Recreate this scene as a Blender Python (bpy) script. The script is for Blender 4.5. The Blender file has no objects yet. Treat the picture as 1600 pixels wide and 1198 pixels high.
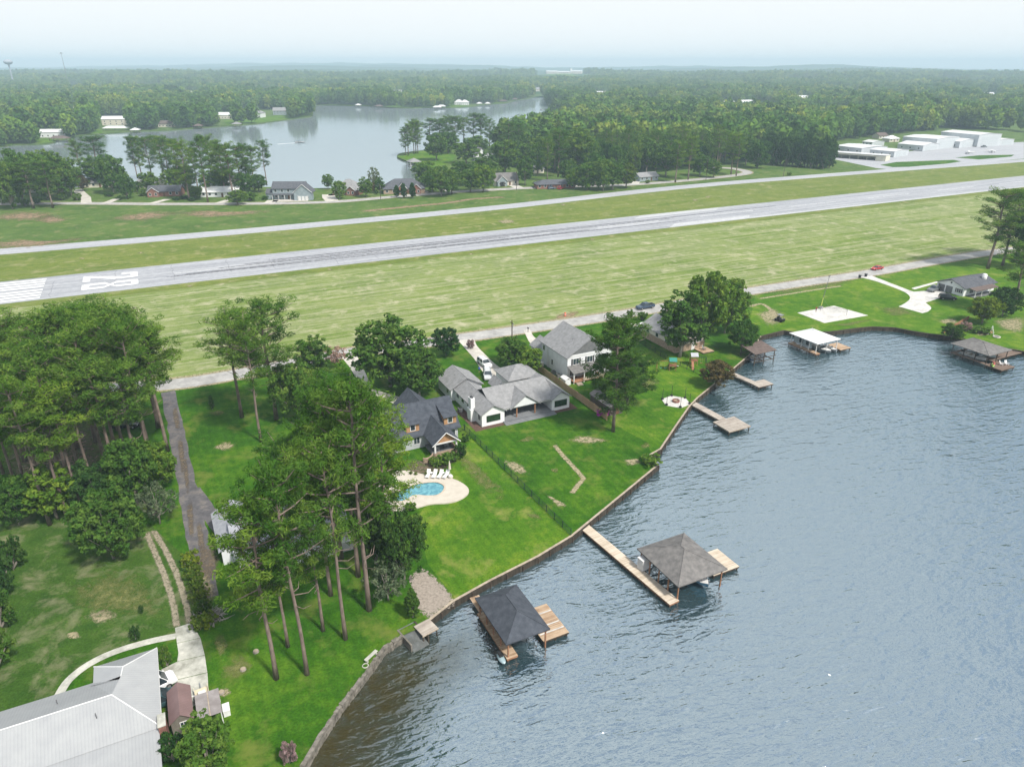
import bpy, bisect, math, random
import numpy as np
from mathutils import Vector, Matrix, noise
from mathutils.geometry import delaunay_2d_cdt, intersect_point_line

sc = bpy.context.scene
C = sc.collection
R = math.radians

# ------------------------------------------------------------------ camera, sky, sun, exposure
CAM_H, FPX, HORIZON = 66.0, 1120.0, 103.0           # metres above the lawn; focal length and horizon in photo pixels
PITCH = math.atan((599 - HORIZON) / FPX)
cam = bpy.data.cameras.new('camera')
cam.sensor_width = 36.0
cam.lens = 36.0 * FPX / 1600
cam.clip_start, cam.clip_end = 0.5, 60000
co = bpy.data.objects.new('camera', cam)
C.objects.link(co)
co.location = (0, 0, CAM_H)
co.rotation_euler = (R(90) - PITCH, 0, 0)
sc.camera = co

SUN_EL, SUN_AZ = R(52), R(134)                        # azimuth clockwise from +Y: to the right, behind thin cloud
world = bpy.data.worlds.new('World')
sc.world = world
world.use_nodes = True
wn, wl = world.node_tree.nodes, world.node_tree.links
wn.clear()
wo = wn.new('ShaderNodeOutputWorld')
bg = wn.new('ShaderNodeBackground')
bg.inputs['Strength'].default_value = 0.1
sky = wn.new('ShaderNodeTexSky')
sky.sky_type = 'NISHITA'
sky.sun_disc = False
sky.sun_elevation, sky.sun_rotation = SUN_EL, SUN_AZ
sky.altitude, sky.air_density, sky.dust_density, sky.ozone_density = 100, 1.0, 2.5, 1.5
tc = wn.new('ShaderNodeTexCoord')
mp = wn.new('ShaderNodeMapping')
mp.inputs['Scale'].default_value = (1.6, 1.6, 4.5)
nz = wn.new('ShaderNodeTexNoise')
nz.inputs['Scale'].default_value = 1.5
nz.inputs['Detail'].default_value = 6
nz.inputs['Roughness'].default_value = 0.55
rp = wn.new('ShaderNodeValToRGB')
rp.color_ramp.elements[0].position, rp.color_ramp.elements[0].color = 0.42, (0.22, 0.22, 0.22, 1)
rp.color_ramp.elements[1].position, rp.color_ramp.elements[1].color = 0.60, (1, 1, 1, 1)
mx = wn.new('ShaderNodeMix')
mx.data_type = 'RGBA'
mx.inputs['B'].default_value = (5.35, 5.5, 5.55, 1)
wl.new(tc.outputs['Generated'], mp.inputs['Vector'])
wl.new(mp.outputs['Vector'], nz.inputs['Vector'])
wl.new(nz.outputs['Fac'], rp.inputs['Fac'])
# the cloud veil is seen edge-on, so thicker, towards the horizon
sp = wn.new('ShaderNodeSeparateXYZ')
wl.new(tc.outputs['Generated'], sp.inputs['Vector'])
ve = wn.new('ShaderNodeMapRange')
ve.inputs['From Min'].default_value, ve.inputs['From Max'].default_value = 0.03, 0.48
ve.inputs['To Min'].default_value, ve.inputs['To Max'].default_value = 0.85, 0.0
wl.new(sp.outputs['Z'], ve.inputs['Value'])
vs_ = wn.new('ShaderNodeMath'); vs_.operation = 'ADD'; vs_.use_clamp = True
wl.new(rp.outputs['Color'], vs_.inputs[0]); wl.new(ve.outputs['Result'], vs_.inputs[1])
wl.new(vs_.outputs[0], mx.inputs['Factor'])
wl.new(sky.outputs['Color'], mx.inputs['A'])
wl.new(mx.outputs['Result'], bg.inputs['Color'])
wl.new(bg.outputs['Background'], wo.inputs['Surface'])

sun = bpy.data.lights.new('sun', 'SUN')
sun.energy = 2.9
sun.angle = R(6)
sun.color = (1.0, 0.95, 0.87)
so = bpy.data.objects.new('sun', sun)
C.objects.link(so)
sd = Vector((math.sin(SUN_AZ) * math.cos(SUN_EL), math.cos(SUN_AZ) * math.cos(SUN_EL), math.sin(SUN_EL)))
so.rotation_euler = sd.to_track_quat('Z', 'Y').to_euler()
so.location = (100, 100, 400)

sc.view_settings.view_transform = 'Standard'
sc.view_settings.look = 'None'
sc.view_settings.exposure = 0.92
sc.view_settings.gamma = 1.0
sc.view_settings.use_curve_mapping = False
sc.cycles.use_denoising = True
sc.cycles.max_bounces = 6
sc.cycles.diffuse_bounces = 2
sc.cycles.glossy_bounces = 3
sc.cycles.transparent_max_bounces = 12
sc.cycles.volume_bounces = 0
sc.cycles.caustics_reflective = False
sc.cycles.caustics_refractive = False

# ------------------------------------------------------------------ survey helpers
def G(px, py, z=0.0):
    """The point at height z that the photograph shows at pixel (px, py): used to survey the place."""
    dx, dy = (px - 800) / FPX, (599 - py) / FPX
    d = (dx, math.cos(PITCH) + dy * math.sin(PITCH), -math.sin(PITCH) + dy * math.cos(PITCH))
    t = (z - CAM_H) / d[2]
    return (d[0] * t, d[1] * t)

def height_at(bx, by, ty):
    """Height of an upright thing whose foot is at pixel (bx, by) and whose top is at row ty."""
    Y = G(bx, by)[1]
    k = (599 - ty) / FPX
    s, c = math.sin(PITCH), math.cos(PITCH)
    # (Y*s + w*c) / (Y*c - w*s) = k
    w = Y * (k * c - s) / (c + k * s)
    return CAM_H + w

ANG = R(26.5)                                        # the runway, the road and every lot line run at this heading
UX, UY = math.cos(ANG), math.sin(ANG)
def W(u, v):
    return (u * UX - v * UY, u * UY + v * UX)
def UV(x, y):
    return (x * UX + y * UY, -x * UY + y * UX)

# ------------------------------------------------------------------ mesh builder
class MB:
    def __init__(s):
        s.v, s.f, s.m = [], [], []
    def add(s, vs, fs, mi=0):
        b = len(s.v)
        s.v += [tuple(p) for p in vs]
        for f in fs:
            s.f.append(tuple(b + i for i in f)); s.m.append(mi)
        return s
    def box(s, x0, x1, y0, y1, z0, z1, mi=0):
        return s.add([(x0,y0,z0),(x1,y0,z0),(x1,y1,z0),(x0,y1,z0),(x0,y0,z1),(x1,y0,z1),(x1,y1,z1),(x0,y1,z1)],
                     [(0,3,2,1),(4,5,6,7),(0,1,5,4),(1,2,6,5),(2,3,7,6),(3,0,4,7)], mi)
    def cbox(s, x, y, z, w, d, h, mi=0):
        return s.box(x-w/2, x+w/2, y-d/2, y+d/2, z, z+h, mi)
    def prism(s, pts, z0, z1, mi=0, bottom=True):
        n = len(pts)
        a = sum(pts[i][0]*pts[(i+1)%n][1]-pts[(i+1)%n][0]*pts[i][1] for i in range(n))
        if a < 0: pts = pts[::-1]
        vs = [(p[0],p[1],z0) for p in pts] + [(p[0],p[1],z1) for p in pts]
        fs = [tuple(range(n,2*n))] + [(i,(i+1)%n,n+(i+1)%n,n+i) for i in range(n)]
        if bottom: fs.append(tuple(range(n-1,-1,-1)))
        return s.add(vs, fs, mi)
    def extr(s, prof, a0, a1, axis, mi=0):
        """profile of (horizontal, z) points extruded along axis 'x' or 'y' from a0 to a1"""
        n = len(prof)
        if axis == 'x':
            vs = [(a0,p,z) for p,z in prof] + [(a1,p,z) for p,z in prof]
        else:
            vs = [(p,a0,z) for p,z in prof] + [(p,a1,z) for p,z in prof]
        fs = [tuple(range(n)), tuple(range(2*n-1,n-1,-1))] + [(i,n+i,n+(i+1)%n,(i+1)%n) for i in range(n)]
        return s.add(vs, fs, mi)
    def gable(s, x0, x1, y0, y1, ze, zr, axis, ov=.4, th=.16, mi=0, rake=None):
        rake = ov if rake is None else rake
        if axis == 'x': p0, p1, a0, a1 = y0, y1, x0, x1
        else: p0, p1, a0, a1 = x0, x1, y0, y1
        m = (p0+p1)/2
        k = (zr-ze)/(m-p0)
        zo = ze-k*ov
        prof = [(p0-ov,zo),(m,zr),(p1+ov,zo),(p1+ov,zo+th),(m,zr+th),(p0-ov,zo+th)]
        return s.extr(prof, a0-rake, a1+rake, axis, mi)
    def shed(s, x0, x1, y0, y1, z0, z1, axis, th=.14, mi=0):
        """single slope: along axis 'x' constant, height z0 at y0 and z1 at y1 (axis 'y': z0 at x0, z1 at x1)"""
        if axis == 'x':
            return s.extr([(y0,z0),(y1,z1),(y1,z1+th),(y0,z0+th)], x0, x1, 'x', mi)
        return s.extr([(x0,z0),(x1,z1),(x1,z1+th),(x0,z0+th)], y0, y1, 'y', mi)
    def hip(s, x0, x1, y0, y1, ze, zr, ov=.4, th=.16, mi=0, r=None):
        x0, x1, y0, y1 = x0-ov, x1+ov, y0-ov, y1+ov
        w, d = x1-x0, y1-y0
        if w >= d:
            r = d/2 if r is None else r
            a, b = (x0+r,(y0+y1)/2), (x1-r,(y0+y1)/2)
            top = [(a[0],a[1],zr),(b[0],b[1],zr)]
            fs = [(4,5,9,8),(6,7,8,9),(5,6,9),(7,4,8)]
        else:
            r = w/2 if r is None else r
            a, b = ((x0+x1)/2,y0+r), ((x0+x1)/2,y1-r)
            top = [(a[0],a[1],zr),(b[0],b[1],zr)]
            fs = [(4,5,8),(5,6,9,8),(6,7,9),(7,4,8,9)]
        vs = [(x0,y0,ze-th),(x1,y0,ze-th),(x1,y1,ze-th),(x0,y1,ze-th),(x0,y0,ze),(x1,y0,ze),(x1,y1,ze),(x0,y1,ze)] + top
        return s.add(vs, fs + [(0,3,2,1),(0,1,5,4),(1,2,6,5),(2,3,7,6),(3,0,4,7)], mi)
    def tube(s, pts, rad, n=6, mi=0, cap=True):
        pts = [Vector(p) for p in pts]
        rings, b = [], len(s.v)
        for i, p in enumerate(pts):
            t = (pts[min(i+1,len(pts)-1)]-pts[max(i-1,0)])
            t = t.normalized() if t.length > 1e-9 else Vector((0,0,1))
            a = t.cross(Vector((0.31,0.95,0.02)))
            if a.length < 1e-3: a = t.cross(Vector((1,0,0)))
            a.normalize(); c = t.cross(a)
            r = rad[i] if isinstance(rad,(list,tuple)) else rad
            for k in range(n):
                q = p + (a*math.cos(2*math.pi*k/n)+c*math.sin(2*math.pi*k/n))*r
                s.v.append(tuple(q))
        for i in range(len(pts)-1):
            for k in range(n):
                s.f.append((b+i*n+k, b+i*n+(k+1)%n, b+(i+1)*n+(k+1)%n, b+(i+1)*n+k)); s.m.append(mi)
        if cap:
            s.f.append(tuple(b+k for k in range(n-1,-1,-1))); s.m.append(mi)
            e = b+(len(pts)-1)*n
            s.f.append(tuple(e+k for k in range(n))); s.m.append(mi)
        return s
    def blob(s, c, r, seed=0, amp=.18, seg=10, rings=7, mi=0, zmin=None):
        vs, fs = [], []
        for i in range(rings+1):
            th = math.pi*i/rings
            for k in range(seg):
                ph = 2*math.pi*k/seg
                d = Vector((math.sin(th)*math.cos(ph), math.sin(th)*math.sin(ph), math.cos(th)))
                q = 1+amp*noise.noise(d*2.2+Vector((seed,seed*.7,3)))
                z = c[2]+d.z*r[2]*q
                if zmin is not None: z = max(z,zmin)
                vs.append((c[0]+d.x*r[0]*q, c[1]+d.y*r[1]*q, z))
        for i in range(rings):
            for k in range(seg):
                fs.append((i*seg+k,(i+1)*seg+k,(i+1)*seg+(k+1)%seg,i*seg+(k+1)%seg))
        return s.add(vs, fs, mi)
    def mesh(s, name, mats):
        me = bpy.data.meshes.new(name)
        me.from_pydata(s.v, [], s.f)
        for m in (mats if isinstance(mats,(list,tuple)) else [mats]): me.materials.append(m)
        if any(s.m): me.polygons.foreach_set('material_index', s.m)
        return me
    def build(s, name, mats, parent=None, loc=(0,0,0), rot=0, smooth=False):
        me = s.mesh(name, mats)
        if smooth: me.polygons.foreach_set('use_smooth', [True]*len(me.polygons))
        return link(name, me, parent, loc, rot)

def link(name, data, parent=None, loc=(0,0,0), rot=0):
    o = bpy.data.objects.new(name, data)
    C.objects.link(o)
    o.parent = parent
    o.location = loc
    o.rotation_euler = (0,0,rot)
    return o

def tag(o, label=None, cat=None, group=None, kind=None):
    if label: o['label'] = label
    if cat: o['category'] = cat
    if group: o['group'] = group
    if kind: o['kind'] = kind
    return o

def thing(name, label, cat, x, y, rot=ANG, z=0.0, group=None):
    return tag(link(name, None, None, (x,y,z), rot), label, cat, group)

def copy_tree(o, parent=None):
    c = o.copy(); C.objects.link(c); c.parent = parent
    for ch in list(o.children): copy_tree(ch, c)
    return c

def in_poly(x, y, P):
    r = False; n = len(P); j = n-1
    for i in range(n):
        if (P[i][1] > y) != (P[j][1] > y) and x < (P[j][0]-P[i][0])*(y-P[i][1])/(P[j][1]-P[i][1])+P[i][0]: r = not r
        j = i
    return r

def smooth_line(pts, k=6):
    out = []
    n = len(pts)
    for i in range(n-1):
        p0, p1, p2, p3 = pts[max(i-1,0)], pts[i], pts[i+1], pts[min(i+2,n-1)]
        for j in range(k):
            t = j/k
            out.append(tuple(.5*((2*p1[a])+(-p0[a]+p2[a])*t+(2*p0[a]-5*p1[a]+4*p2[a]-p3[a])*t*t+(-p0[a]+3*p1[a]-3*p2[a]+p3[a])*t**3) for a in (0,1)))
    out.append(tuple(pts[-1]))
    return out

def strip(pts, w, z=0.0, wob=0.0):
    """a flat ribbon of width w (number or list) along pts"""
    m = MB(); vs = []
    n = len(pts)
    for i,p in enumerate(pts):
        a, b = pts[max(i-1,0)], pts[min(i+1,n-1)]
        dx, dy = b[0]-a[0], b[1]-a[1]
        l = math.hypot(dx,dy) or 1
        ww = (w[i] if isinstance(w,(list,tuple)) else w)/2
        e1 = ww*(1+wob*noise.noise(Vector((p[0]*.4,p[1]*.4,1)))); e2 = ww*(1+wob*noise.noise(Vector((p[0]*.4,p[1]*.4,9))))
        vs += [(p[0]-dy/l*e1, p[1]+dx/l*e1, z), (p[0]+dy/l*e2, p[1]-dx/l*e2, z)]
    m.add(vs, [(2*i+1,2*i+3,2*i+2,2*i) for i in range(n-1)])
    return m

def cdt_sheet(outer, holes, z):
    pts, edges = [], []
    for ring in [outer]+holes:
        b = len(pts); pts += [Vector(p) for p in ring]
        edges += [(b+i, b+(i+1)%len(ring)) for i in range(len(ring))]
    vs, es, fs, *_ = delaunay_2d_cdt(pts, edges, [], 0, 1e-5)
    m = MB(); keep = []
    for f in fs:
        cx = sum(vs[i].x for i in f)/len(f); cy = sum(vs[i].y for i in f)/len(f)
        if in_poly(cx,cy,outer) and not any(in_poly(cx,cy,h) for h in holes): keep.append(tuple(f))
    m.add([(p.x,p.y,z) for p in vs], keep)
    return m

# ------------------------------------------------------------------ materials
MATS = {}
def nodes(name):
    m = bpy.data.materials.new(name); m.use_nodes = True
    MATS[name] = m
    nt = m.node_tree
    return m, nt.nodes, nt.links, nt.nodes['Principled BSDF']

def ramp(n, stops):
    r = n.new('ShaderNodeValToRGB')
    el = r.color_ramp.elements
    while len(el) < len(stops): el.new(.5)
    for e,(p,c) in zip(el, stops):
        e.position = p; e.color = (*c,1) if len(c)==3 else c
    return r

def noise_node(n, l, vec, scale, detail=4, rough=.55, dist=0):
    t = n.new('ShaderNodeTexNoise')
    t.inputs['Scale'].default_value = scale; t.inputs['Detail'].default_value = detail
    t.inputs['Roughness'].default_value = rough; t.inputs['Distortion'].default_value = dist
    l.new(vec, t.inputs['Vector'])
    return t

def mixc(n, l, a, b, fac, mode='MIX'):
    x = n.new('ShaderNodeMix'); x.data_type = 'RGBA'; x.blend_type = mode
    for s,v in (('A',a),('B',b),('Factor',fac)):
        if isinstance(v,(int,float)): x.inputs[s].default_value = v
        elif isinstance(v,tuple): x.inputs[s].default_value = (*v,1)
        else: l.new(v, x.inputs[s])
    return x.outputs['Result']

def bump(n, l, h, b, strength=.3, dist=.05):
    u = n.new('ShaderNodeBump'); u.inputs['Strength'].default_value = strength; u.inputs['Distance'].default_value = dist
    l.new(h, u.inputs['Height']); l.new(u.outputs['Normal'], b.inputs['Normal'])

def mapped(n, l, out, scale=(1,1,1), rot=0):
    m = n.new('ShaderNodeMapping'); m.inputs['Scale'].default_value = scale; m.inputs['Rotation'].default_value = (0,0,rot)
    l.new(out, m.inputs['Vector'])
    return m.outputs['Vector']

def pm(name, c1, c2=None, scale=2.0, rough=.8, spec=.25, bmp=0, stretch=(1,1,1), metal=0, lo=.35, hi=.65, coords='Object', detail=5):
    if name in MATS: return MATS[name]
    m, n, l, b = nodes(name)
    b.inputs['Roughness'].default_value = rough; b.inputs['Metallic'].default_value = metal
    b.inputs['Specular IOR Level'].default_value = spec
    c2 = c2 or tuple(x*.82 for x in c1)
    t = n.new('ShaderNodeTexCoord')
    vec = mapped(n, l, t.outputs['Object'], stretch)
    z = noise_node(n, l, vec, scale, detail, .6)
    r = ramp(n, [(lo,c2),(hi,c1)])
    l.new(z.outputs['Fac'], r.inputs['Fac'])
    l.new(r.outputs['Color'], b.inputs['Base Color'])
    if bmp: bump(n, l, z.outputs['Fac'], b, .5, bmp)
    return m

def world_pos(n):
    return n.new('ShaderNodeNewGeometry').outputs['Position']

def grass_mat(name, dark, mid, light, dry=(.30,.27,.14), dry_amt=.08, streak=0.0, fine=3.2, mow=0):
    m, n, l, b = nodes(name)
    b.inputs['Roughness'].default_value = .95; b.inputs['Specular IOR Level'].default_value = .08
    p = world_pos(n)
    big = noise_node(n, l, p, .055, 4, .6, .6)
    med = noise_node(n, l, p, .45, 5, .65)
    fin = noise_node(n, l, p, fine, 4, .7)
    r1 = ramp(n, [(.34,dark),(.5,mid),(.66,light)])
    s = n.new('ShaderNodeMath'); s.operation = 'MULTIPLY_ADD'; s.inputs[1].default_value = .5
    l.new(big.outputs['Fac'], s.inputs[0])
    s2 = n.new('ShaderNodeMath'); s2.operation = 'MULTIPLY'; s2.inputs[1].default_value = .5
    l.new(med.outputs['Fac'], s2.inputs[0]); l.new(s2.outputs[0], s.inputs[2])
    l.new(s.outputs[0], r1.inputs['Fac'])
    col = r1.outputs['Color']
    rf = ramp(n, [(.3,(.62,.62,.62)),(.7,(1.28,1.28,1.28))])
    l.new(fin.outputs['Fac'], rf.inputs['Fac'])
    col = mixc(n, l, col, rf.outputs['Color'], 1.0, 'MULTIPLY')
    if mow:
        wv = n.new('ShaderNodeTexWave'); wv.bands_direction = 'X'; wv.inputs['Scale'].default_value = .314/mow; wv.inputs['Distortion'].default_value = 1.2; wv.inputs['Detail Scale'].default_value = .3
        l.new(mapped(n, l, p, (1,1,1), -ANG), wv.inputs['Vector'])
        rm = ramp(n, [(.25,(.94,.95,.94)),(.75,(1.05,1.04,1.05))]); l.new(wv.outputs['Fac'], rm.inputs['Fac'])
        col = mixc(n, l, col, rm.outputs['Color'], 1.0, 'MULTIPLY')
    dn = noise_node(n, l, p, .16, 7, .68, .3)
    rd = ramp(n, [(.60-dry_amt,(0,0,0)),(.76-dry_amt,(1,1,1))])
    l.new(dn.outputs['Fac'], rd.inputs['Fac'])
    k = n.new('ShaderNodeMath'); k.operation = 'MULTIPLY'; k.inputs[1].default_value = .75
    l.new(rd.outputs['Color'], k.inputs[0])
    col = mixc(n, l, col, dry, k.outputs[0])
    if streak:
        v = mapped(n, l, p, (1,1,1), -ANG)
        v = mapped(n, l, v, (.010,.60,1))
        st = noise_node(n, l, v, 1.0, 7, .72)
        rs = ramp(n, [(.42,(0,0,0)),(.58,(1,1,1))])
        l.new(st.outputs['Fac'], rs.inputs['Fac'])
        v2 = mapped(n, l, mapped(n, l, p, (1,1,1), -ANG), (.30,1.3,1))
        st2 = noise_node(n, l, v2, 1.0, 8, .85)
        rs2 = ramp(n, [(.36,(0,0,0)),(.58,(1,1,1))])
        l.new(st2.outputs['Fac'], rs2.inputs['Fac'])
        k2 = n.new('ShaderNodeMath'); k2.operation = 'MULTIPLY'
        l.new(rs.outputs['Color'], k2.inputs[0]); l.new(rs2.outputs['Color'], k2.inputs[1])
        k3 = n.new('ShaderNodeMath'); k3.operation = 'MULTIPLY'; k3.inputs[1].default_value = streak
        l.new(k2.outputs[0], k3.inputs[0])
        col = mixc(n, l, col, dry, k3.outputs[0])
    l.new(col, b.inputs['Base Color'])
    bump(n, l, fin.outputs['Fac'], b, .6, .12)
    return m

GROUND = grass_mat('meadow grass', (.040,.088,.016), (.075,.132,.026), (.118,.170,.042), dry=(.20,.19,.09), dry_amt=.07)
LAWN = grass_mat('lawn grass', (.015,.064,.003), (.034,.106,.005), (.088,.172,.011), dry=(.14,.165,.035), dry_amt=.08, mow=1.3)
LAWN_Y = grass_mat('yellow green lawn grass', (.030,.100,.005), (.065,.150,.008), (.145,.215,.018), dry=(.22,.23,.06), dry_amt=.06, mow=1.2)  # lots with a yellower green grass
LAWN_OLD = grass_mat('worn lawn grass', (.022,.062,.007), (.042,.092,.012), (.074,.120,.024), dry=(.21,.20,.12), dry_amt=.10)
AIRF = grass_mat('airfield grass', (.070,.128,.016), (.120,.184,.028), (.175,.228,.052), dry=(.42,.39,.27), dry_amt=.07, streak=.62)
AIRF2 = grass_mat('runway verge grass', (.062,.115,.010), (.105,.155,.018), (.160,.192,.034), dry=(.30,.27,.15), dry_amt=.06, streak=.35)

def pave_mat(name, c1, c2, c3, sc1=.12, sc2=1.4, aligned=False, lines=0):
    m, n, l, b = nodes(name)
    b.inputs['Roughness'].default_value = .9; b.inputs['Specular IOR Level'].default_value = .2
    p = world_pos(n)
    if aligned:
        p = mapped(n, l, mapped(n, l, p, (1,1,1), -ANG), (.04,1,1))
    a = noise_node(n, l, p, sc1, 5, .6); d = noise_node(n, l, world_pos(n), sc2, 6, .7)
    r = ramp(n, [(.32,c1),(.5,c2),(.68,c3)]); l.new(a.outputs['Fac'], r.inputs['Fac'])
    rf = ramp(n, [(.3,(.82,.82,.82)),(.7,(1.12,1.12,1.12))]); l.new(d.outputs['Fac'], rf.inputs['Fac'])
    l.new(mixc(n, l, r.outputs['Color'], rf.outputs['Color'], 1.0, 'MULTIPLY'), b.inputs['Base Color'])
    return m

RUNWAY = pave_mat('runway asphalt', (.25,.26,.28), (.32,.33,.35), (.40,.41,.43), .45, .5, True)
ROAD = pave_mat('road asphalt', (.27,.265,.255), (.34,.335,.32), (.42,.41,.39), .3, .9)
TAXI = pave_mat('taxiway asphalt', (.29,.30,.32), (.35,.36,.38), (.42,.42,.43), .4, .6, True)
OLD_ASPH = pave_mat('old dark asphalt', (.075,.075,.08), (.11,.105,.11), (.17,.155,.14), .5, 2.0)
CONC = pave_mat('pale concrete', (.40,.38,.34), (.48,.455,.405), (.55,.52,.46), .35, 1.6)
CONC_W = pave_mat('white concrete', (.42,.41,.39), (.52,.51,.48), (.60,.585,.55), .3, 1.2)
CONC_OLD = pave_mat('stained concrete', (.26,.26,.22), (.42,.42,.37), (.55,.54,.48), .5, 2.2)
PAINT = pave_mat('white runway paint', (.52,.53,.53), (.66,.66,.66), (.76,.76,.75), .5, 2.0)
PATCHW = pave_mat('pale runway overlay', (.38,.39,.40), (.43,.44,.45), (.48,.48,.49), .3, .6, True)

def patch_mat(name, c1, c2, thr=.5, soft=.16, sc1=.9):
    """bare earth with a ragged, see-through edge; attribute edge: 1 in the middle, 0 at the rim"""
    m, n, l, b = nodes(name)
    b.inputs['Roughness'].default_value = .95; b.inputs['Specular IOR Level'].default_value = .1
    p = world_pos(n)
    a = n.new('ShaderNodeAttribute'); a.attribute_name = 'edge'
    z = noise_node(n, l, p, sc1, 8, .75); z2 = noise_node(n, l, p, 2.5, 5, .7)
    r = ramp(n, [(.3,c1),(.7,c2)]); l.new(z2.outputs['Fac'], r.inputs['Fac'])
    l.new(r.outputs['Color'], b.inputs['Base Color'])
    s = n.new('ShaderNodeMath'); s.operation = 'MULTIPLY_ADD'; s.inputs[1].default_value = .36
    l.new(a.outputs['Fac'], s.inputs[0]); l.new(z.outputs['Fac'], s.inputs[2])
    rr = ramp(n, [(thr,(0,0,0)),(thr+soft,(.92,.92,.92))]); l.new(s.outputs[0], rr.inputs['Fac'])
    l.new(rr.outputs['Color'], b.inputs['Alpha'])
    return m
DIRT = patch_mat('bare pale soil', (.24,.21,.12), (.40,.35,.23), .66, .24, 1.3)
DIRT_O = patch_mat('orange clay soil', (.22,.155,.10), (.34,.24,.16), .63, .3, .35)
STRAW = patch_mat('pine straw', (.10,.078,.055), (.19,.155,.11), .66, .25, 1.0)
GRAVEL = patch_mat('pebbly gravel', (.20,.17,.14), (.40,.35,.30), .50, .10, 2.0)
WORN = patch_mat('thin worn grass', (.11,.13,.035), (.20,.20,.08), .68, .3, .8)
TRACK = patch_mat('sandy wheel track', (.22,.19,.13), (.36,.32,.24), .62, .28, 1.6)
RUBBER = patch_mat('tyre rubber stain', (.10,.10,.11), (.16,.16,.17), .66, .5, .7)
FOAM = patch_mat('wake foam', (.7,.75,.78), (.8,.84,.86), .6, .2, .8)

def water_mat(name, deep, f0, waves, rough):
    m, n, l, b = nodes(name)
    n.remove(b)
    out = n['Material Output']
    p = world_pos(n)
    df = n.new('ShaderNodeBsdfDiffuse'); df.inputs['Color'].default_value = (*deep,1)
    gl = n.new('ShaderNodeBsdfGlossy'); gl.inputs['Roughness'].default_value = rough; gl.inputs['Color'].default_value = (.86,.95,1,1)
    fr = n.new('ShaderNodeFresnel'); fr.inputs['IOR'].default_value = f0
    mixs = n.new('ShaderNodeMixShader')
    h = None
    for scale, stretch, rot, amp, det in waves:
        v = mapped(n, l, mapped(n, l, p, (1,1,1), rot), stretch)
        t = noise_node(n, l, v, scale, det, .55, .35)
        k = n.new('ShaderNodeMath'); k.operation = 'MULTIPLY_ADD'; k.inputs[1].default_value = amp
        l.new(t.outputs['Fac'], k.inputs[0])
        if h is None: k.inputs[2].default_value = 0
        else: l.new(h, k.inputs[2])
        h = k.outputs[0]
    # gusts: calmer and rougher patches
    gu = noise_node(n, l, mapped(n, l, p, (1,.45,1), -.5), .035, 3, .5)
    rg = ramp(n, [(.32,(.5,.5,.5)),(.62,(1,1,1))]); l.new(gu.outputs['Fac'], rg.inputs['Fac'])
    u = n.new('ShaderNodeBump'); u.inputs['Distance'].default_value = 1.0
    l.new(rg.outputs['Color'], u.inputs['Strength']); l.new(h, u.inputs['Height'])
    for s in (gl, fr, df): l.new(u.outputs['Normal'], s.inputs['Normal'])
    # murky shallows with a dark tree reflection painted in along one shore: attribute shallow is 1 at that wall, 0 in open water
    sa = n.new('ShaderNodeAttribute'); sa.attribute_name = 'shallow_tree_reflection'
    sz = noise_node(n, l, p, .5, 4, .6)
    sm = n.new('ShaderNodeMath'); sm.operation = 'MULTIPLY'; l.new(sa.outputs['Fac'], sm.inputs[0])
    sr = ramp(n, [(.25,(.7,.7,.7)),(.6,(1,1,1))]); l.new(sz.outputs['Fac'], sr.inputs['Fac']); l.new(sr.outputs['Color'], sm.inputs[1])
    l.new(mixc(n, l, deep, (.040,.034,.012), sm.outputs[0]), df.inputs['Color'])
    f1 = n.new('ShaderNodeMath'); f1.operation = 'MULTIPLY_ADD'; f1.inputs[1].default_value = -.82; f1.inputs[2].default_value = 1.0; l.new(sm.outputs[0], f1.inputs[0])  # sky mirror weakened where the dark reflection is painted
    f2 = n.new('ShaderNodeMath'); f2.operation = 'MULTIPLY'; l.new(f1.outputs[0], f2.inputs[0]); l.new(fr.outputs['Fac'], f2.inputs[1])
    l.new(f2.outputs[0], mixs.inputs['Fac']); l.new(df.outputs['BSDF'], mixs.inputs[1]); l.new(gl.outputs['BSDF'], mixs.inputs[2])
    l.new(mixs.outputs['Shader'], out.inputs['Surface'])
    return m
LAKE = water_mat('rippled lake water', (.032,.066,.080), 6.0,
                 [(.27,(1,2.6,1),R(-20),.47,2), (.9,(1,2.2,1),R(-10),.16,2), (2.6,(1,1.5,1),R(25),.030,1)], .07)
LAKE_FAR = water_mat('calm lake water', (.16,.19,.20), 12.0, [(.25,(1,2.5,1),0,.03,3), (1.2,(1,2,1),.3,.008,2)], .05)

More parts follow.
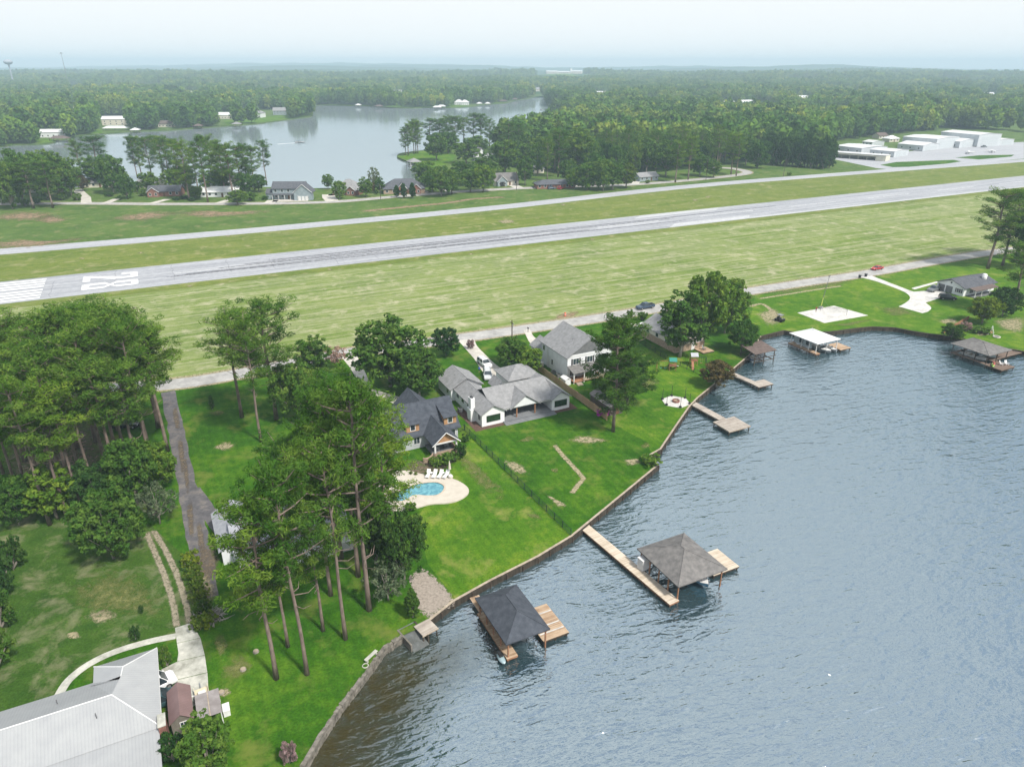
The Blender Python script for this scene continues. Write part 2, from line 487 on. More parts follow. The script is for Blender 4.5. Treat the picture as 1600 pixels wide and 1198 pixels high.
def leaf_mat(name, c1, c2, c3, trans=.3, stand=0):
    m, n, l, b = nodes(name)
    n.remove(b); out = n['Material Output']
    a = n.new('ShaderNodeAttribute'); a.attribute_name = 'tint'
    oi = n.new('ShaderNodeObjectInfo')
    r = ramp(n, [(0,c1),(.5,c2),(1,c3)]); l.new(a.outputs['Fac'], r.inputs['Fac'])
    rr = ramp(n, [(0,(.62,.76,.74)),(.45,(1,1,1)),(.8,(1.15,1.10,.92)),(1,(1.42,1.26,.9))]); l.new(oi.outputs['Random'], rr.inputs['Fac'])
    col = mixc(n, l, r.outputs['Color'], rr.outputs['Color'], 1.0, 'MULTIPLY')
    if stand:       # stands of one age and kind: the colour changes from stand to stand
        sn = noise_node(n, l, oi.outputs['Location'], stand, 3, .6)
        rs = ramp(n, [(.32,(.44,.58,.60)),(.46,(.78,.88,.92)),(.56,(1.02,1.06,1.0)),(.70,(1.45,1.36,1.05))]); l.new(sn.outputs['Fac'], rs.inputs['Fac'])
        col = mixc(n, l, col, rs.outputs['Color'], 1.0, 'MULTIPLY')
    d = n.new('ShaderNodeBsdfDiffuse'); t = n.new('ShaderNodeBsdfTranslucent'); x = n.new('ShaderNodeMixShader')
    x.inputs['Fac'].default_value = trans
    l.new(col, d.inputs['Color']); l.new(col, t.inputs['Color'])
    l.new(d.outputs['BSDF'], x.inputs[1]); l.new(t.outputs['BSDF'], x.inputs[2]); l.new(x.outputs['Shader'], out.inputs['Surface'])
    return m
NEEDLE = leaf_mat('pine needles', (.045,.110,.015), (.085,.172,.024), (.165,.250,.042))
LEAF = leaf_mat('broad leaves', (.046,.115,.019), (.084,.168,.029), (.150,.232,.043))
NEEDLE_D = leaf_mat('deep green needles', (.026,.072,.014), (.048,.112,.020), (.090,.165,.032))
FAR_N = leaf_mat('far pine canopy', (.050,.118,.022), (.085,.165,.030), (.140,.225,.045), .3, .011)
FAR_L = leaf_mat('far leafy canopy', (.060,.135,.024), (.100,.185,.034), (.165,.250,.050), .3, .009)
FAR_Y = leaf_mat('far light canopy', (.095,.155,.028), (.145,.205,.038), (.215,.265,.055), .3, .009)
LEAF_Y = leaf_mat('yellow green leaves', (.065,.125,.016), (.105,.165,.024), (.165,.215,.036))
LEAF_D = leaf_mat('dark evergreen leaves', (.024,.068,.018), (.042,.098,.025), (.070,.136,.033))
LEAF_R = leaf_mat('bronze leaves', (.06,.065,.025), (.11,.09,.04), (.16,.12,.06))
LEAF_P = leaf_mat('pink blossom leaves', (.12,.12,.08), (.30,.20,.20), (.45,.30,.31))
LEAF_G = leaf_mat('grey green leaves', (.07,.10,.055), (.11,.15,.08), (.17,.20,.11))
LEAF_M = leaf_mat('magenta blossom', (.32,.02,.26), (.45,.04,.38), (.55,.08,.48))
BARK = pm('pine bark', (.24,.19,.16), (.13,.10,.085), 3, .95, .1, .03, (1,1,.3))
BARK_G = pm('grey bark', (.30,.27,.24), (.17,.15,.13), 3, .95, .1, .03, (1,1,.4))

# ------------------------------------------------------------------ terrain, lakes
WATER_Z = -1.0
HAZE = 2.3e-4
SHORE_PX = [(472,1198),(500,1150),(530,1105),(565,1060),(600,1012),(630,992),(650,983),(668,972),(708,940),(765,908),(840,870),(893,838),
            (960,783),(1028,727),(1016,711),(1032,702),(1058,663),(1077.5,635),(1090,622),(1116,600.5),(1144,578),(1171,555),(1188.5,526),
            (1224.5,517),(1241,520),(1295,519),(1352,512),(1364,511),(1398,512.5),(1432,519),(1466,524),(1503,529),(1540,540),(1585,547),(1601,550)]
SHORE = [G(*p) for p in SHORE_PX]
NEAR_LAKE = [(-26,40),(-29,20),(-33,-40),(-40,-280),(600,-280),(600,40),(420,60),(260,115),(190,138),(150,155)][::-1] + []
NEAR_LAKE = [(-40,-280),(-33,-40),(-29,20),(-26,40)] + SHORE + [(150,155),(190,138),(260,115),(420,60),(600,40),(600,-280)]
FAR_PX = [(-260,300),(-60,296),(0,294),(120,293),(260,292),(400,292),(470,294),(500,294),(560,293),(600,290),(640,284),(672,272),(668,262),(655,258),(640,253),
          (622,246),(621,242),(628,239),(650,236),(690,232),(740,229),(772,226),(800,212),(830,195),(850,184),(857,176),(856,166),(852,157),(848,151),
          (838,151),(826,154),(806,157),(790,161),(762,163),(730,167),(700,168),(668,168),(640,169),(610,168),(580,166),(550,165),(505,164),(488,166),(489,180),
          (470,184),(430,189),(400,193),(360,196),(320,199),(280,202),(240,204),(205,205),(180,207),(150,209),(122,212),(112,216),(90,219),(84,222),(60,225),(20,226),(0,229),(-120,238),(-300,246)]
FAR_LAKE = [G(p[0], p[1], 0) for p in FAR_PX]
FAR_LAKE = smooth_line(FAR_LAKE, 3)
FAR_LAKE += [(-1400, FAR_LAKE[-1][1]), (-1400, FAR_LAKE[0][1])]
BIG = 9800
ground = cdt_sheet([(-BIG,-290),(BIG,-290),(BIG,BIG),(-BIG,BIG)], [NEAR_LAKE, FAR_LAKE], 0)
for ring in (FAR_LAKE,):
    for i in range(len(ring)):
        a, b = ring[i], ring[(i+1)%len(ring)]
        ground.add([(a[0],a[1],0),(b[0],b[1],0),(b[0],b[1],-3),(a[0],a[1],-3)], [(0,1,2,3)])
tag(ground.build('ground', GROUND), kind='structure')
gx = [-60]+[-45+3*i for i in range(22)]+[40,640]
gy = [-285,-100,0]+[20+3*i for i in range(24)]+[110,215]
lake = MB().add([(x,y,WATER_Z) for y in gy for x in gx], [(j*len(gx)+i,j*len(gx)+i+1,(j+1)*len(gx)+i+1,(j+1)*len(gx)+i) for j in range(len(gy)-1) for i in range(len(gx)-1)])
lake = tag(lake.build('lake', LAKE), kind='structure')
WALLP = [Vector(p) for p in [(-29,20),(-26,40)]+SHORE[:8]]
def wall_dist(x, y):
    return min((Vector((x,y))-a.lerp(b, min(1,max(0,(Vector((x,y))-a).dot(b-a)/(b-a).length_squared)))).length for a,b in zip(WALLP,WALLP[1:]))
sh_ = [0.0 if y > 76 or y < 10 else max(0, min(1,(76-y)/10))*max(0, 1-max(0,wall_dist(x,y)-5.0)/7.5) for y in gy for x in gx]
lake.data.attributes.new('shallow_tree_reflection','FLOAT','POINT').data.foreach_set('value', sh_)  # murky shallows and painted tree reflection, fading out from the wall
lake = MB().add([(-1450,440,WATER_Z),(110,440,WATER_Z),(260,1900,WATER_Z),(-1450,1900,WATER_Z)], [(0,1,2,3)])
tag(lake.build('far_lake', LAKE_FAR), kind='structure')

# rows of hills on the horizon
HILL = pm('far wooded hills', (.035,.085,.022), (.020,.055,.016), .004, 1, 0)
def hill(dist, zmax, seed, depth, x0, x1):
    vs, fs = [], []
    nx = 150
    for j,(f,dd) in enumerate(((-.3,-depth),(.55,-depth*.4),(1,0),(.6,depth*.5),(-.3,depth))):
        for i in range(nx+1):
            x = (x0+(x1-x0)*i/nx)
            h = .62+.38*noise.noise(Vector((x/1700+seed, seed, j*.12)))+.10*noise.noise(Vector((x/260+seed, seed*2, j*.3)))+.05*noise.noise(Vector((x/70+seed, seed*2, j*.5)))
            edge = min(1, 3.2*min(i,nx-i)/nx)
            vs.append((x, dist+dd+140*noise.noise(Vector((x/900,seed,5))), max(zmax*h*edge,2)*f if f>0 else -6))
    for j in range(4):
        for i in range(nx):
            a = j*(nx+1)+i
            fs.append((a,a+1,a+nx+2,a+nx+1))
    return tag(MB().add(vs, fs).build('hills', HILL, smooth=True), kind='structure')
hill(4900, 58, 1.3, 500, -4400, 4600)
hill(5700, 88, 7.1, 500, -5000, 5200)
hill(6900, 104, 3.7, 600, -6200, 2600)
hill(7300, 90, 5.9, 600, -2500, 6400)
hill(8300, 116, 9.4, 600, -7400, 3500)

# ------------------------------------------------------------------ lots, airfield, roads
def sheet(name, pts, z, mat, **kw):
    m = cdt_sheet(pts, [], z)
    return tag(m.build(name, mat), kind='structure')

ROAD_PX = [(-60,627),(60,614),(150,608),(270,600),(345,589),(440,571),(540,551.5),(630,540),(720,528),(830,512.5),(1000,486.5),(1170,455),(1350,428),(1500,401.5),(1600,388),(1760,367)]
ROAD_L = smooth_line([G(*p) for p in ROAD_PX], 5)
near_lots = [(-26.5,38),(-150,38),(-170,140)] + [(p[0]+.6*UY, p[1]-.6*UX) for p in ROAD_L] + [(205,215),(190,150),(150,155.3)] + SHORE[::-1]
sheet('lawn', near_lots, .010, LAWN)
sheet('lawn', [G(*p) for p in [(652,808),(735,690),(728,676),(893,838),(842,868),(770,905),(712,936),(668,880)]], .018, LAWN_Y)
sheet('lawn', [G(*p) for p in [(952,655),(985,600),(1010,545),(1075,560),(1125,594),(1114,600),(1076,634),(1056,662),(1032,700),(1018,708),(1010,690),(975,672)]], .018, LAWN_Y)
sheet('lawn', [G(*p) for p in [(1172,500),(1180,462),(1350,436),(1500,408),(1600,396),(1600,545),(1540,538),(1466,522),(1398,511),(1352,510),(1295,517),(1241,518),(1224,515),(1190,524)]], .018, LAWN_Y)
sheet('lawn', [G(*p) for p in [(-80,1190),(-120,800),(0,770),(130,790),(235,820),(290,870),(310,985),(275,990),(180,1013),(110,1055),(85,1090),(0,1130)]], .018, LAWN_OLD)

AIR_V0, RW0, RW1, TX = 0, 255.4, 284.6, 336
af = [(p[0]-2.6*UY, p[1]+2.6*UX) for p in ROAD_L] + [W(1100,245), W(1100,RW0-6), W(-260,RW0-6), W(-200,190)]
sheet('airfield', af, .010, AIRF)
TAXI_L = [W(-400,336.5)] + smooth_line([G(0,393.5), G(270,371), G(540,347), G(800,322), G(1060,293), G(1330,271), G(1600,251)], 4) + [W(1200,338)]
sheet('airfield', [W(-260,RW0-6.2), W(1100,RW0-6.2)] + [(p[0],p[1]) for p in TAXI_L[::-1]][:-1] + [W(-260,336.5)], .010, AIRF2)
tag(strip(ROAD_L, 6.6, .03, .06).build('road', ROAD), kind='structure')
tag(strip(TAXI_L, 11.5, .03, .05).build('taxiway', TAXI), kind='structure')
FROAD_PX = [(-200,324),(0,319),(130,318),(260,319),(420,318),(520,315.5),(600,309),(700,301),(800,295),(900,291.5),(1000,288),(1100,279.5),(1150,274),(1167,270.5),(1163,267),(1140,263),(1110,262)]
FROAD_L = smooth_line([G(*p) for p in FROAD_PX], 4)
tag(strip(FROAD_L, 7.0, .05, .05).build('road', ROAD), kind='structure')

rw = MB().add([(*W(-260,RW0),.03),(*W(1100,RW0),.03),(*W(1100,RW1),.03),(*W(-260,RW1),.03)], [(0,1,2,3)])
runway = tag(rw.build('runway', RUNWAY), kind='structure')
# painted markings, each a part of the runway
RWC = (RW0+RW1)/2
u0 = UV(*G(73,436))[0]; u0b = UV(*G(60,470))[0]
thr_end = (u0+u0b)/2
def mark(name, pts, z=.045):
    return cdt_sheet(pts, [], z).build(name, PAINT, runway)
for k in range(4):
    for s in (-1,1):
        v = RWC + s*(2.2+k*3.2)
        mark('threshold_stripe', [W(thr_end-46,v-.85), W(thr_end,v-.85), W(thr_end,v+.85), W(thr_end-46,v+.85)])
# numerals 2 and 8: drawn upright in a 6 x 18.3 m cell (x to the right, y up); up is along the runway
un0 = UV(*G(128,446))[0]; un1 = UV(*G(216,439))[0]
def numeral(polys, vc):
    m = MB()
    for P in polys:
        Q = [W(un0+(un1-un0)*y, vc-x*7.2) for x,y in P]
        n = len(Q)
        m.add([(q[0],q[1],.045) for q in Q], [tuple(range(n))])
    return m
two = [[(-.5,0),(.5,0),(.5,.13),(-.5,.13)], [(-.5,.13),(-.18,.13),(.5,.56),(.5,.72),(.18,.72)], [(.2,.72),(.5,.72),(.5,.93),(.42,1),(.2,.87)],
       [(-.42,1),(.42,1),(.2,.87),(-.2,.87)], [(-.42,1),(-.2,.87),(-.2,.70),(-.5,.70),(-.5,.93)]]
eight = [[(-.42,0),(.42,0),(.2,.13),(-.2,.13)], [(.42,0),(.5,.08),(.5,.4),(.2,.4),(.2,.13)], [(-.42,0),(-.2,.13),(-.2,.4),(-.5,.4),(-.5,.08)],
         [(-.5,.4),(-.2,.4),(.5,.6),(.2,.6)], [(.2,.4),(.5,.4),(-.2,.6),(-.5,.6)],
         [(.2,.6),(.5,.6),(.5,.92),(.42,1),(.2,.87)], [(-.2,.6),(-.5,.6),(-.5,.92),(-.42,1),(-.2,.87)], [(-.42,1),(.42,1),(.2,.87),(-.2,.87)]]
numeral(two, RWC+5.3).build('runway_numeral', PAINT, runway)
mm = numeral(eight, RWC-5.3)
mm.v = [(x,y,.045+.0007*(i//4)) for i,(x,y,z) in enumerate(mm.v)]
mm.build('runway_numeral', PAINT, runway)
ud = UV(*G(272,427))[0]
for k in range(13):
    a = ud+k*58.0
    mark('centre_stripe', [W(a,RWC-.3), W(a+33.5,RWC-.3), W(a+33.5,RWC+.3), W(a,RWC+.3)])
for (ua,ub,va,vb) in ((UV(*G(1000,345))[0],UV(*G(1110,326))[0],RW1-5.2,RW1-.25), (UV(*G(1040,354))[0],UV(*G(1165,340))[0],RW0+.25,RW0+6.5), (UV(*G(1160,341))[0],1000,RW0+.25,RW0+2.2)):
    cdt_sheet([W(ua,va),W(ub,va),W(ub+6,vb),W(ua+8,vb)], [], .04).build('overlay_patch', PATCHW, runway)

# apron of the airfield
sheet('apron', [G(*p) for p in [(1298,248),(1370,263),(1400,266),(1600,248),(1600,222),(1480,228),(1400,240),(1340,238),(1300,238)]], .022, TAXI)
sheet('apron_grass', [G(*p) for p in [(1375,258),(1400,253.5),(1490,250),(1502,252.5),(1480,256),(1420,261),(1395,261.5)]], .045, LAWN)
sheet('apron_grass', [G(*p) for p in [(1492,246.5),(1530,243),(1585,242),(1580,245),(1530,249.5)]], .045, LAWN)

# ------------------------------------------------------------------ bare patches, tracks
def patch(px_pts, mat, z=.035, grow=1.25, name='bare_patch'):
    P = [Vector(G(*p)) for p in px_pts]
    c = sum(P, Vector((0,0)))/len(P)
    ring = smooth_line([tuple(p) for p in P]+[tuple(P[0])], 3)[:-1]
    n = len(ring)
    vs = [(c.x,c.y,z)]; ed = [1.0]
    for f,e in ((.55,.9),(grow,0)):
        for p in ring:
            vs.append((c.x+(p[0]-c.x)*f, c.y+(p[1]-c.y)*f, z)); ed.append(e)
    fs = [(0,1+i,1+(i+1)%n) for i in range(n)] + [(1+i,1+n+i,1+n+(i+1)%n,1+(i+1)%n) for i in range(n)]
    o = MB().add(vs, fs).build(name, mat)
    a = o.data.attributes.new('edge','FLOAT','POINT'); a.data.foreach_set('value', ed)
    return tag(o, kind='structure')

def track(px_pts, w, mat, z=.03, name='wheel_track', world=False):
    L = smooth_line([p if world else G(*p) for p in px_pts], 5)
    vs, ed, n = [], [], len(L)
    for i,p in enumerate(L):
        a, b = L[max(i-1,0)], L[min(i+1,n-1)]
        dx, dy = b[0]-a[0], b[1]-a[1]; l = math.hypot(dx,dy) or 1
        for f,e in ((-.62,0),(-.3,1),(.3,1),(.62,0)):
            vs.append((p[0]-dy/l*w*f, p[1]+dx/l*w*f, z)); ed.append(e if 0<i<n-1 else 0)
    fs = [(4*i+k+1,4*i+k,4*i+4+k,4*i+5+k) for i in range(n-1) for k in range(3)]
    o = MB().add(vs, fs).build(name, mat)
    a = o.data.attributes.new('edge','FLOAT','POINT'); a.data.foreach_set('value', ed)
    return tag(o, kind='structure')

for s_,ln in ((-4.2,230),(-2.6,170),(2.4,200),(4.6,260),(.4,120)):
    tk = track([W(thr_end+50+s_*4+k*ln/6,RWC+s_+.3*math.sin(k*1.7+s_)) for k in range(7)], 1.5, RUBBER, .052, 'tyre_mark', True)
    tk.parent = runway; del tk['kind']
ck = MB(); rc = random.Random(8)
for k in range(46):
    u = thr_end-30+k*17+rc.uniform(-6,6); a0 = rc.uniform(RW0+.4,RW0+8); a1 = rc.uniform(RW1-9,RW1-.4)
    zz = [(u+rc.uniform(-.5,.5), a0+(a1-a0)*j/6) for j in range(7)]
    for (ua,va),(ub,vb) in zip(zz,zz[1:]):
        ck.add([(*W(ua-.05,va),.049),(*W(ua+.05,va),.049),(*W(ub+.05,vb),.049),(*W(ub-.05,vb),.049)],[(0,1,2,3)])
for v in (RWC-7.6,RWC+7.6,RWC+.1):
    ck.add([(*W(-200,v-.05),.0505),(*W(900,v-.05),.0505),(*W(900,v+.05),.0505),(*W(-200,v+.05),.0505)],[(0,1,2,3)])
q_ = ck.build('crack_seal', pm('crack sealant', (.15,.15,.16)), runway); q_['kind'] = 'stuff'
track([(865,694),(880,712),(895,728),(908,743),(911,748),(903,758),(893,772)], 1.1, DIRT, name='worn_path')
patch([(885,687),(905,680),(930,683),(953,688),(930,693),(900,692)], DIRT)
patch([(785,717),(808,722),(828,738),(815,742),(795,733)], DIRT)
patch([(805,690),(830,680),(838,686),(815,692)], WORN)
patch([(850,770),(870,780),(888,790),(872,792)], DIRT)
patch([(815,800),(840,803),(850,813),(830,812)], WORN)
patch([(975,718),(1000,715),(1000,725),(980,727)], DIRT)
patch([(860,733),(872,730),(873,738),(863,738)], WORN)
patch([(985,595),(1020,590),(1035,600),(1005,607)], WORN)
patch([(1000,695),(1012,688),(1018,698),(1006,702)], WORN)
patch([(700,690),(740,720),(790,770),(770,775),(720,730)], WORN, grow=1.5)
patch([(640,905),(660,892),(680,905),(708,938),(690,952),(672,962),(655,950),(650,930)], GRAVEL, name='gravel_bed', grow=1.12)
patch([(100,925),(180,890),(240,920),(250,960),(190,960),(130,950)], WORN, grow=1.5)
patch([(130,960),(170,950),(185,965),(150,975)], DIRT)
patch([(100,990),(120,985),(128,995),(108,998)], DIRT)
patch([(340,1040),(375,1020),(400,1040),(380,1060),(350,1062)], WORN)
patch([(338,1078),(355,1072),(362,1083),(345,1090)], DIRT)
patch([(330,1000),(345,985),(360,1010),(345,1030)], WORN)
patch([(0,640),(150,640),(190,760),(60,790),(0,780)], STRAW, grow=1.3)
patch([(330,700),(350,690),(370,695),(350,705)], DIRT)
patch([(322,645),(345,640),(355,646),(335,650)], WORN)
patch([(600,745),(640,715),(700,735),(720,720),(745,690),(700,735),(650,760)], STRAW, name='mulch_bed', grow=1.05)
patch([(1190,455),(1300,440),(1340,436),(1330,443),(1250,455),(1200,463)], WORN)
patch([(1180,490),(1210,480),(1230,500),(1200,510)], DIRT)
track([(1170,480),(1190,475),(1205,485),(1215,497)], 1.6, DIRT)
track([(1180,468),(1260,455),(1320,446)], 1.4, DIRT)
patch([(1280,510),(1320,505),(1350,500),(1370,498),(1330,510)], WORN)
patch([(1370,480),(1410,478),(1430,490),(1390,495)], WORN)
patch([(1465,500),(1490,497),(1500,505),(1475,507)], DIRT)
patch([(1520,520),(1548,515),(1552,522),(1530,526)], DIRT)
patch([(1550,500),(1600,495),(1600,520),(1565,515)], DIRT)
patch([(860,499),(880,488),(905,487),(900,494),(878,499)], DIRT_O)
patch([(530,552),(600,540),(660,535),(600,545)], WORN, name='road_verge')
# orange clay on the far side of the airfield
patch([(-20,342),(30,332),(80,335),(60,343)], DIRT_O, grow=1.8)
patch([(50,345),(80,337),(105,342),(85,349)], DIRT_O, grow=1.4)
patch([(175,341),(230,332),(275,334),(220,344)], DIRT_O, grow=1.7)
patch([(270,334),(310,329),(355,331),(420,329),(400,334),(340,339),(295,338)], DIRT_O, grow=1.4)
patch([(-20,380),(30,375),(80,377),(130,372),(80,383),(0,388)], DIRT_O, grow=1.5)
track([(560,331),(640,323),(700,317),(740,311),(790,308)], 5, DIRT_O)
patch([(775,345),(800,343),(805,348),(785,350)], DIRT)
for q in ((220,395),(356,369),(128,404),(880,320),(296,447),(515,421),(1106,308),(925,374),(736,397),(1086,313)):
    patch([(q[0]-5,q[1]),(q[0],q[1]-1.4),(q[0]+5,q[1]),(q[0],q[1]+1.4)], DIRT, z=.04, grow=1.5)
# wheel tracks and the old drive at lower left
track([(228,830),(243,865),(259,905),(271,945),(277,982)], .95, TRACK)
track([(238,826),(262,866),(279,905),(291,945),(297,976)], .95, TRACK)
OLD_L = smooth_line([G(*p) for p in [(262,612),(270,650),(279,695),(288,735),(298,790),(309,845),(318,890),(322,935)]], 5)
tag(strip(OLD_L, 2.9, .026, .35).build('driveway', OLD_ASPH), kind='structure')
tag(strip(smooth_line([G(*p) for p in [(300,765),(318,790),(335,812),(352,832)]], 4), 2.6, .03, .15).build('driveway', OLD_ASPH), kind='structure')
patch([(284,720),(291,710),(297,760),(292,775)], STRAW, z=.036, name='straw_litter')
patch([(306,820),(314,810),(322,860),(313,875)], STRAW, z=.036, name='straw_litter')
patch([(268,640),(276,632),(282,665),(275,675)], STRAW, z=.036, name='straw_litter')
patch([(290,790),(300,780),(304,830),(297,850)], STRAW, z=.037, name='straw_litter')
patch([(276,690),(285,680),(290,730),(284,745)], STRAW, z=.037, name='straw_litter')
patch([(300,870),(320,850),(345,860),(340,905),(310,915)], STRAW, z=.038)
patch([(300,905),(325,895),(340,930),(315,950)], DIRT, z=.039)

# concrete drives near the houses
def slab(px, mat, name='driveway', z=.06, parent=None):
    P = [G(*p) for p in px]
    m = cdt_sheet(P, [], z)
    n = len(P)
    for i in range(n):
        a, b = P[i], P[(i+1)%n]
        m.add([(a[0],a[1],z),(b[0],b[1],z),(b[0],b[1],-.1),(a[0],a[1],-.1)], [(0,1,2,3)])
    o = m.build(name, mat, parent)
    return o if parent else tag(o, kind='structure')
def curve_px(p, k=4): return smooth_line(p, k)
slab([(716,532)]+curve_px([(730,548),(742,562),(752,578),(764,592),(775,612)])[1:]+[(800,614),(822,600)]+curve_px([(800,586),(775,570),(757,553),(745,540),(741,529)]), CONC)
slab([(818,516)]+curve_px([(826,533),(836,545),(845,556)])+[(862,553),(858,545)]+curve_px([(846,534),(834,526),(828,514.5)]), CONC)
slab([(532,556)]+curve_px([(545,572),(556,590),(566,612)])+[(640,640),(640,625)]+curve_px([(582,608),(572,585),(562,565),(556,552)]), CONC)
slab([(1344,433)]+curve_px([(1370,440),(1398,450),(1416,458),(1422,466),(1414,474),(1404,479)])+[(1441,489.5)]+curve_px([(1450,487),(1455,481),(1446,473)])+[(1468,466),(1478,457),(1466,453),(1428,456)]+curve_px([(1424,455),(1390,442),(1362,431)]), CONC_W)
slab([(1424,450.5),(1429,452.5),(1467,441.5),(1463,440)], CONC_W, 'path')
court = slab([(1246,489),(1303,478),(1356,493),(1288,505)], CONC_W, 'sports_court', .09)
S1 = [(273.6,981),(299,973),(313,996),(276.5,1004.5)]
apron = slab(S1, CONC_OLD, 'driveway')
for S in ([(276.7,1005.3),(313.3,996.8),(320,1023),(277,1033),(279,1020)], [(276.5,1033.9),(320.2,1023.9),(324,1050),(266,1064),(252,1046),(266,1039)], [(266.2,1065),(324.3,1051),(326,1082),(300,1105),(290,1068)]):
    slab(S, CONC_OLD, 'concrete_slab', .06, apron)
tag(strip(smooth_line([G(*p) for p in [(92,1086),(108,1062),(140,1037),(180,1018),(230,1003),(275,993.5)]], 5), 1.05, .05, .05).build('path', CONC_OLD), kind='structure')
# drives of the far houses
for pts,w in (([(420,318),(427,313)],6),([(427,313.5),(452,313),(482,312)],9),([(520,315),(514,309),(513,304)],7),([(513,305),(548,303.5)],5),([(655,305),(662,300),(655,298)],6),
              ([(700,301),(697,297),(690,296)],5),([(812,294),(800,289),(786,288)],6),([(135,318),(134,309),(124,300),(122,296)],5),([(165,318),(182,311)],4),([(235,318.5),(262,311.5)],4),
              ([(340,318),(362,311)],4),([(905,291),(870,293),(850,291)],5),([(990,288),(993,283),(998,281)],6)):
    tag(strip([G(*p) for p in pts], w, .06).build('driveway', CONC), kind='structure')

# ragged sandy edges of the roads
for L_,off,wd in ((ROAD_L,3.5,1.5),(ROAD_L,-3.5,1.2),(FROAD_L,3.7,1.3),(FROAD_L,-3.7,1.3)):
    P_ = []
    for i in range(0,len(L_),3):
        a, b = L_[max(i-1,0)], L_[min(i+1,len(L_)-1)]
        dx, dy = b[0]-a[0], b[1]-a[1]; q = math.hypot(dx,dy) or 1
        P_.append((L_[i][0]-dy/q*off, L_[i][1]+dx/q*off))
    track(P_, wd, DIRT, .055, 'road_edge', True)

def rise(x, y):
    t = min(max((y-1800)/1100,0),1)
    if t <= 0: return 0.0
    v = 17*noise.noise(Vector((x/760+3.1,y/520,1)))+7*noise.noise(Vector((x/240,y/190,4)))+15
    g = 9*math.exp(-(((x-SCHOOL[0])/190)**2+((y-SCHOOL[1])/230)**2))
    return max(0,v)*t*t+g
SCHOOL = G(878,128)
vs, fs, nx, ny = [], [], 120, 60
for j in range(ny+1):
    for i in range(nx+1):
        x, y = -4600+9200*i/nx, 1780+3200*j/ny
        vs.append((x,y,rise(x,y)*min(1,(ny-j)/6)-.4))
for j in range(ny):
    for i in range(nx):
        a = j*(nx+1)+i; fs.append((a,a+1,a+nx+2,a+nx+1))
tag(MB().add(vs,fs).build('hills', HILL, smooth=True), kind='structure')

# ------------------------------------------------------------------ seawalls
def board_mat(name, c1, c2, c3, axis, width=.155):
    m, n, l, b = nodes(name)
    b.inputs['Roughness'].default_value = .85; b.inputs['Specular IOR Level'].default_value = .15
    t = n.new('ShaderNodeTexCoord')
    s = n.new('ShaderNodeSeparateXYZ'); l.new(t.outputs['Object'], s.inputs['Vector'])
    d = n.new('ShaderNodeMath'); d.operation = 'DIVIDE'; d.inputs[1].default_value = width; l.new(s.outputs['XYZ'.index(axis)], d.inputs[0])
    f = n.new('ShaderNodeMath'); f.operation = 'FLOOR'; l.new(d.outputs[0], f.inputs[0])
    w = n.new('ShaderNodeTexWhiteNoise'); w.noise_dimensions = '1D'; l.new(f.outputs[0], w.inputs['W'])
    z = noise_node(n, l, t.outputs['Object'], .8, 4, .6)
    a = n.new('ShaderNodeMath'); a.operation = 'MULTIPLY_ADD'; a.inputs[1].default_value = .5; l.new(z.outputs['Fac'], a.inputs[2])
    l.new(w.outputs['Value'], a.inputs[0])
    h = n.new('ShaderNodeMath'); h.operation = 'MULTIPLY'; h.inputs[1].default_value = .8; l.new(a.outputs[0], h.inputs[0])
    r = ramp(n, [(.25,c1),(.5,c2),(.75,c3)]); l.new(h.outputs[0], r.inputs['Fac'])
    l.new(r.outputs['Color'], b.inputs['Base Color'])
    return m
DECK_X = board_mat('tan deck boards', (.20,.13,.08), (.33,.23,.15), (.44,.33,.23), 'Y')
DECK_Y = board_mat('tan deck planks', (.20,.13,.08), (.33,.23,.15), (.44,.33,.23), 'X')
DECKP = board_mat('pale deck boards', (.36,.30,.23), (.47,.40,.31), (.56,.49,.40), 'Y')
DECKG = board_mat('grey deck boards', (.24,.21,.18), (.33,.29,.25), (.42,.38,.33), 'Y')
DECKB = board_mat('brown deck boards', (.10,.07,.055), (.15,.11,.085), (.20,.15,.12), 'Y')
DECKGR = board_mat('slate grey porch boards', (.13,.14,.15), (.17,.18,.19), (.21,.22,.23), 'Y')
TIMBER = pm('weathered timber', (.10,.075,.055), (.045,.035,.03), 2, .9, .15, .02)
CAPW = pm('timber cap', (.42,.36,.28), (.28,.23,.18), 1.5, .9, .1)
POSTW = pm('stained post', (.36,.19,.11), (.24,.12,.07), 2, .8, .2)
STONEW = pm('rough stone wall', (.23,.21,.18), (.10,.095,.08), 1.6, .95, .1, .1)
RETAIN = pm('dark seawall boards', (.07,.058,.045), (.03,.026,.02), 1.5, .9, .15, .02, (1,1,.3))

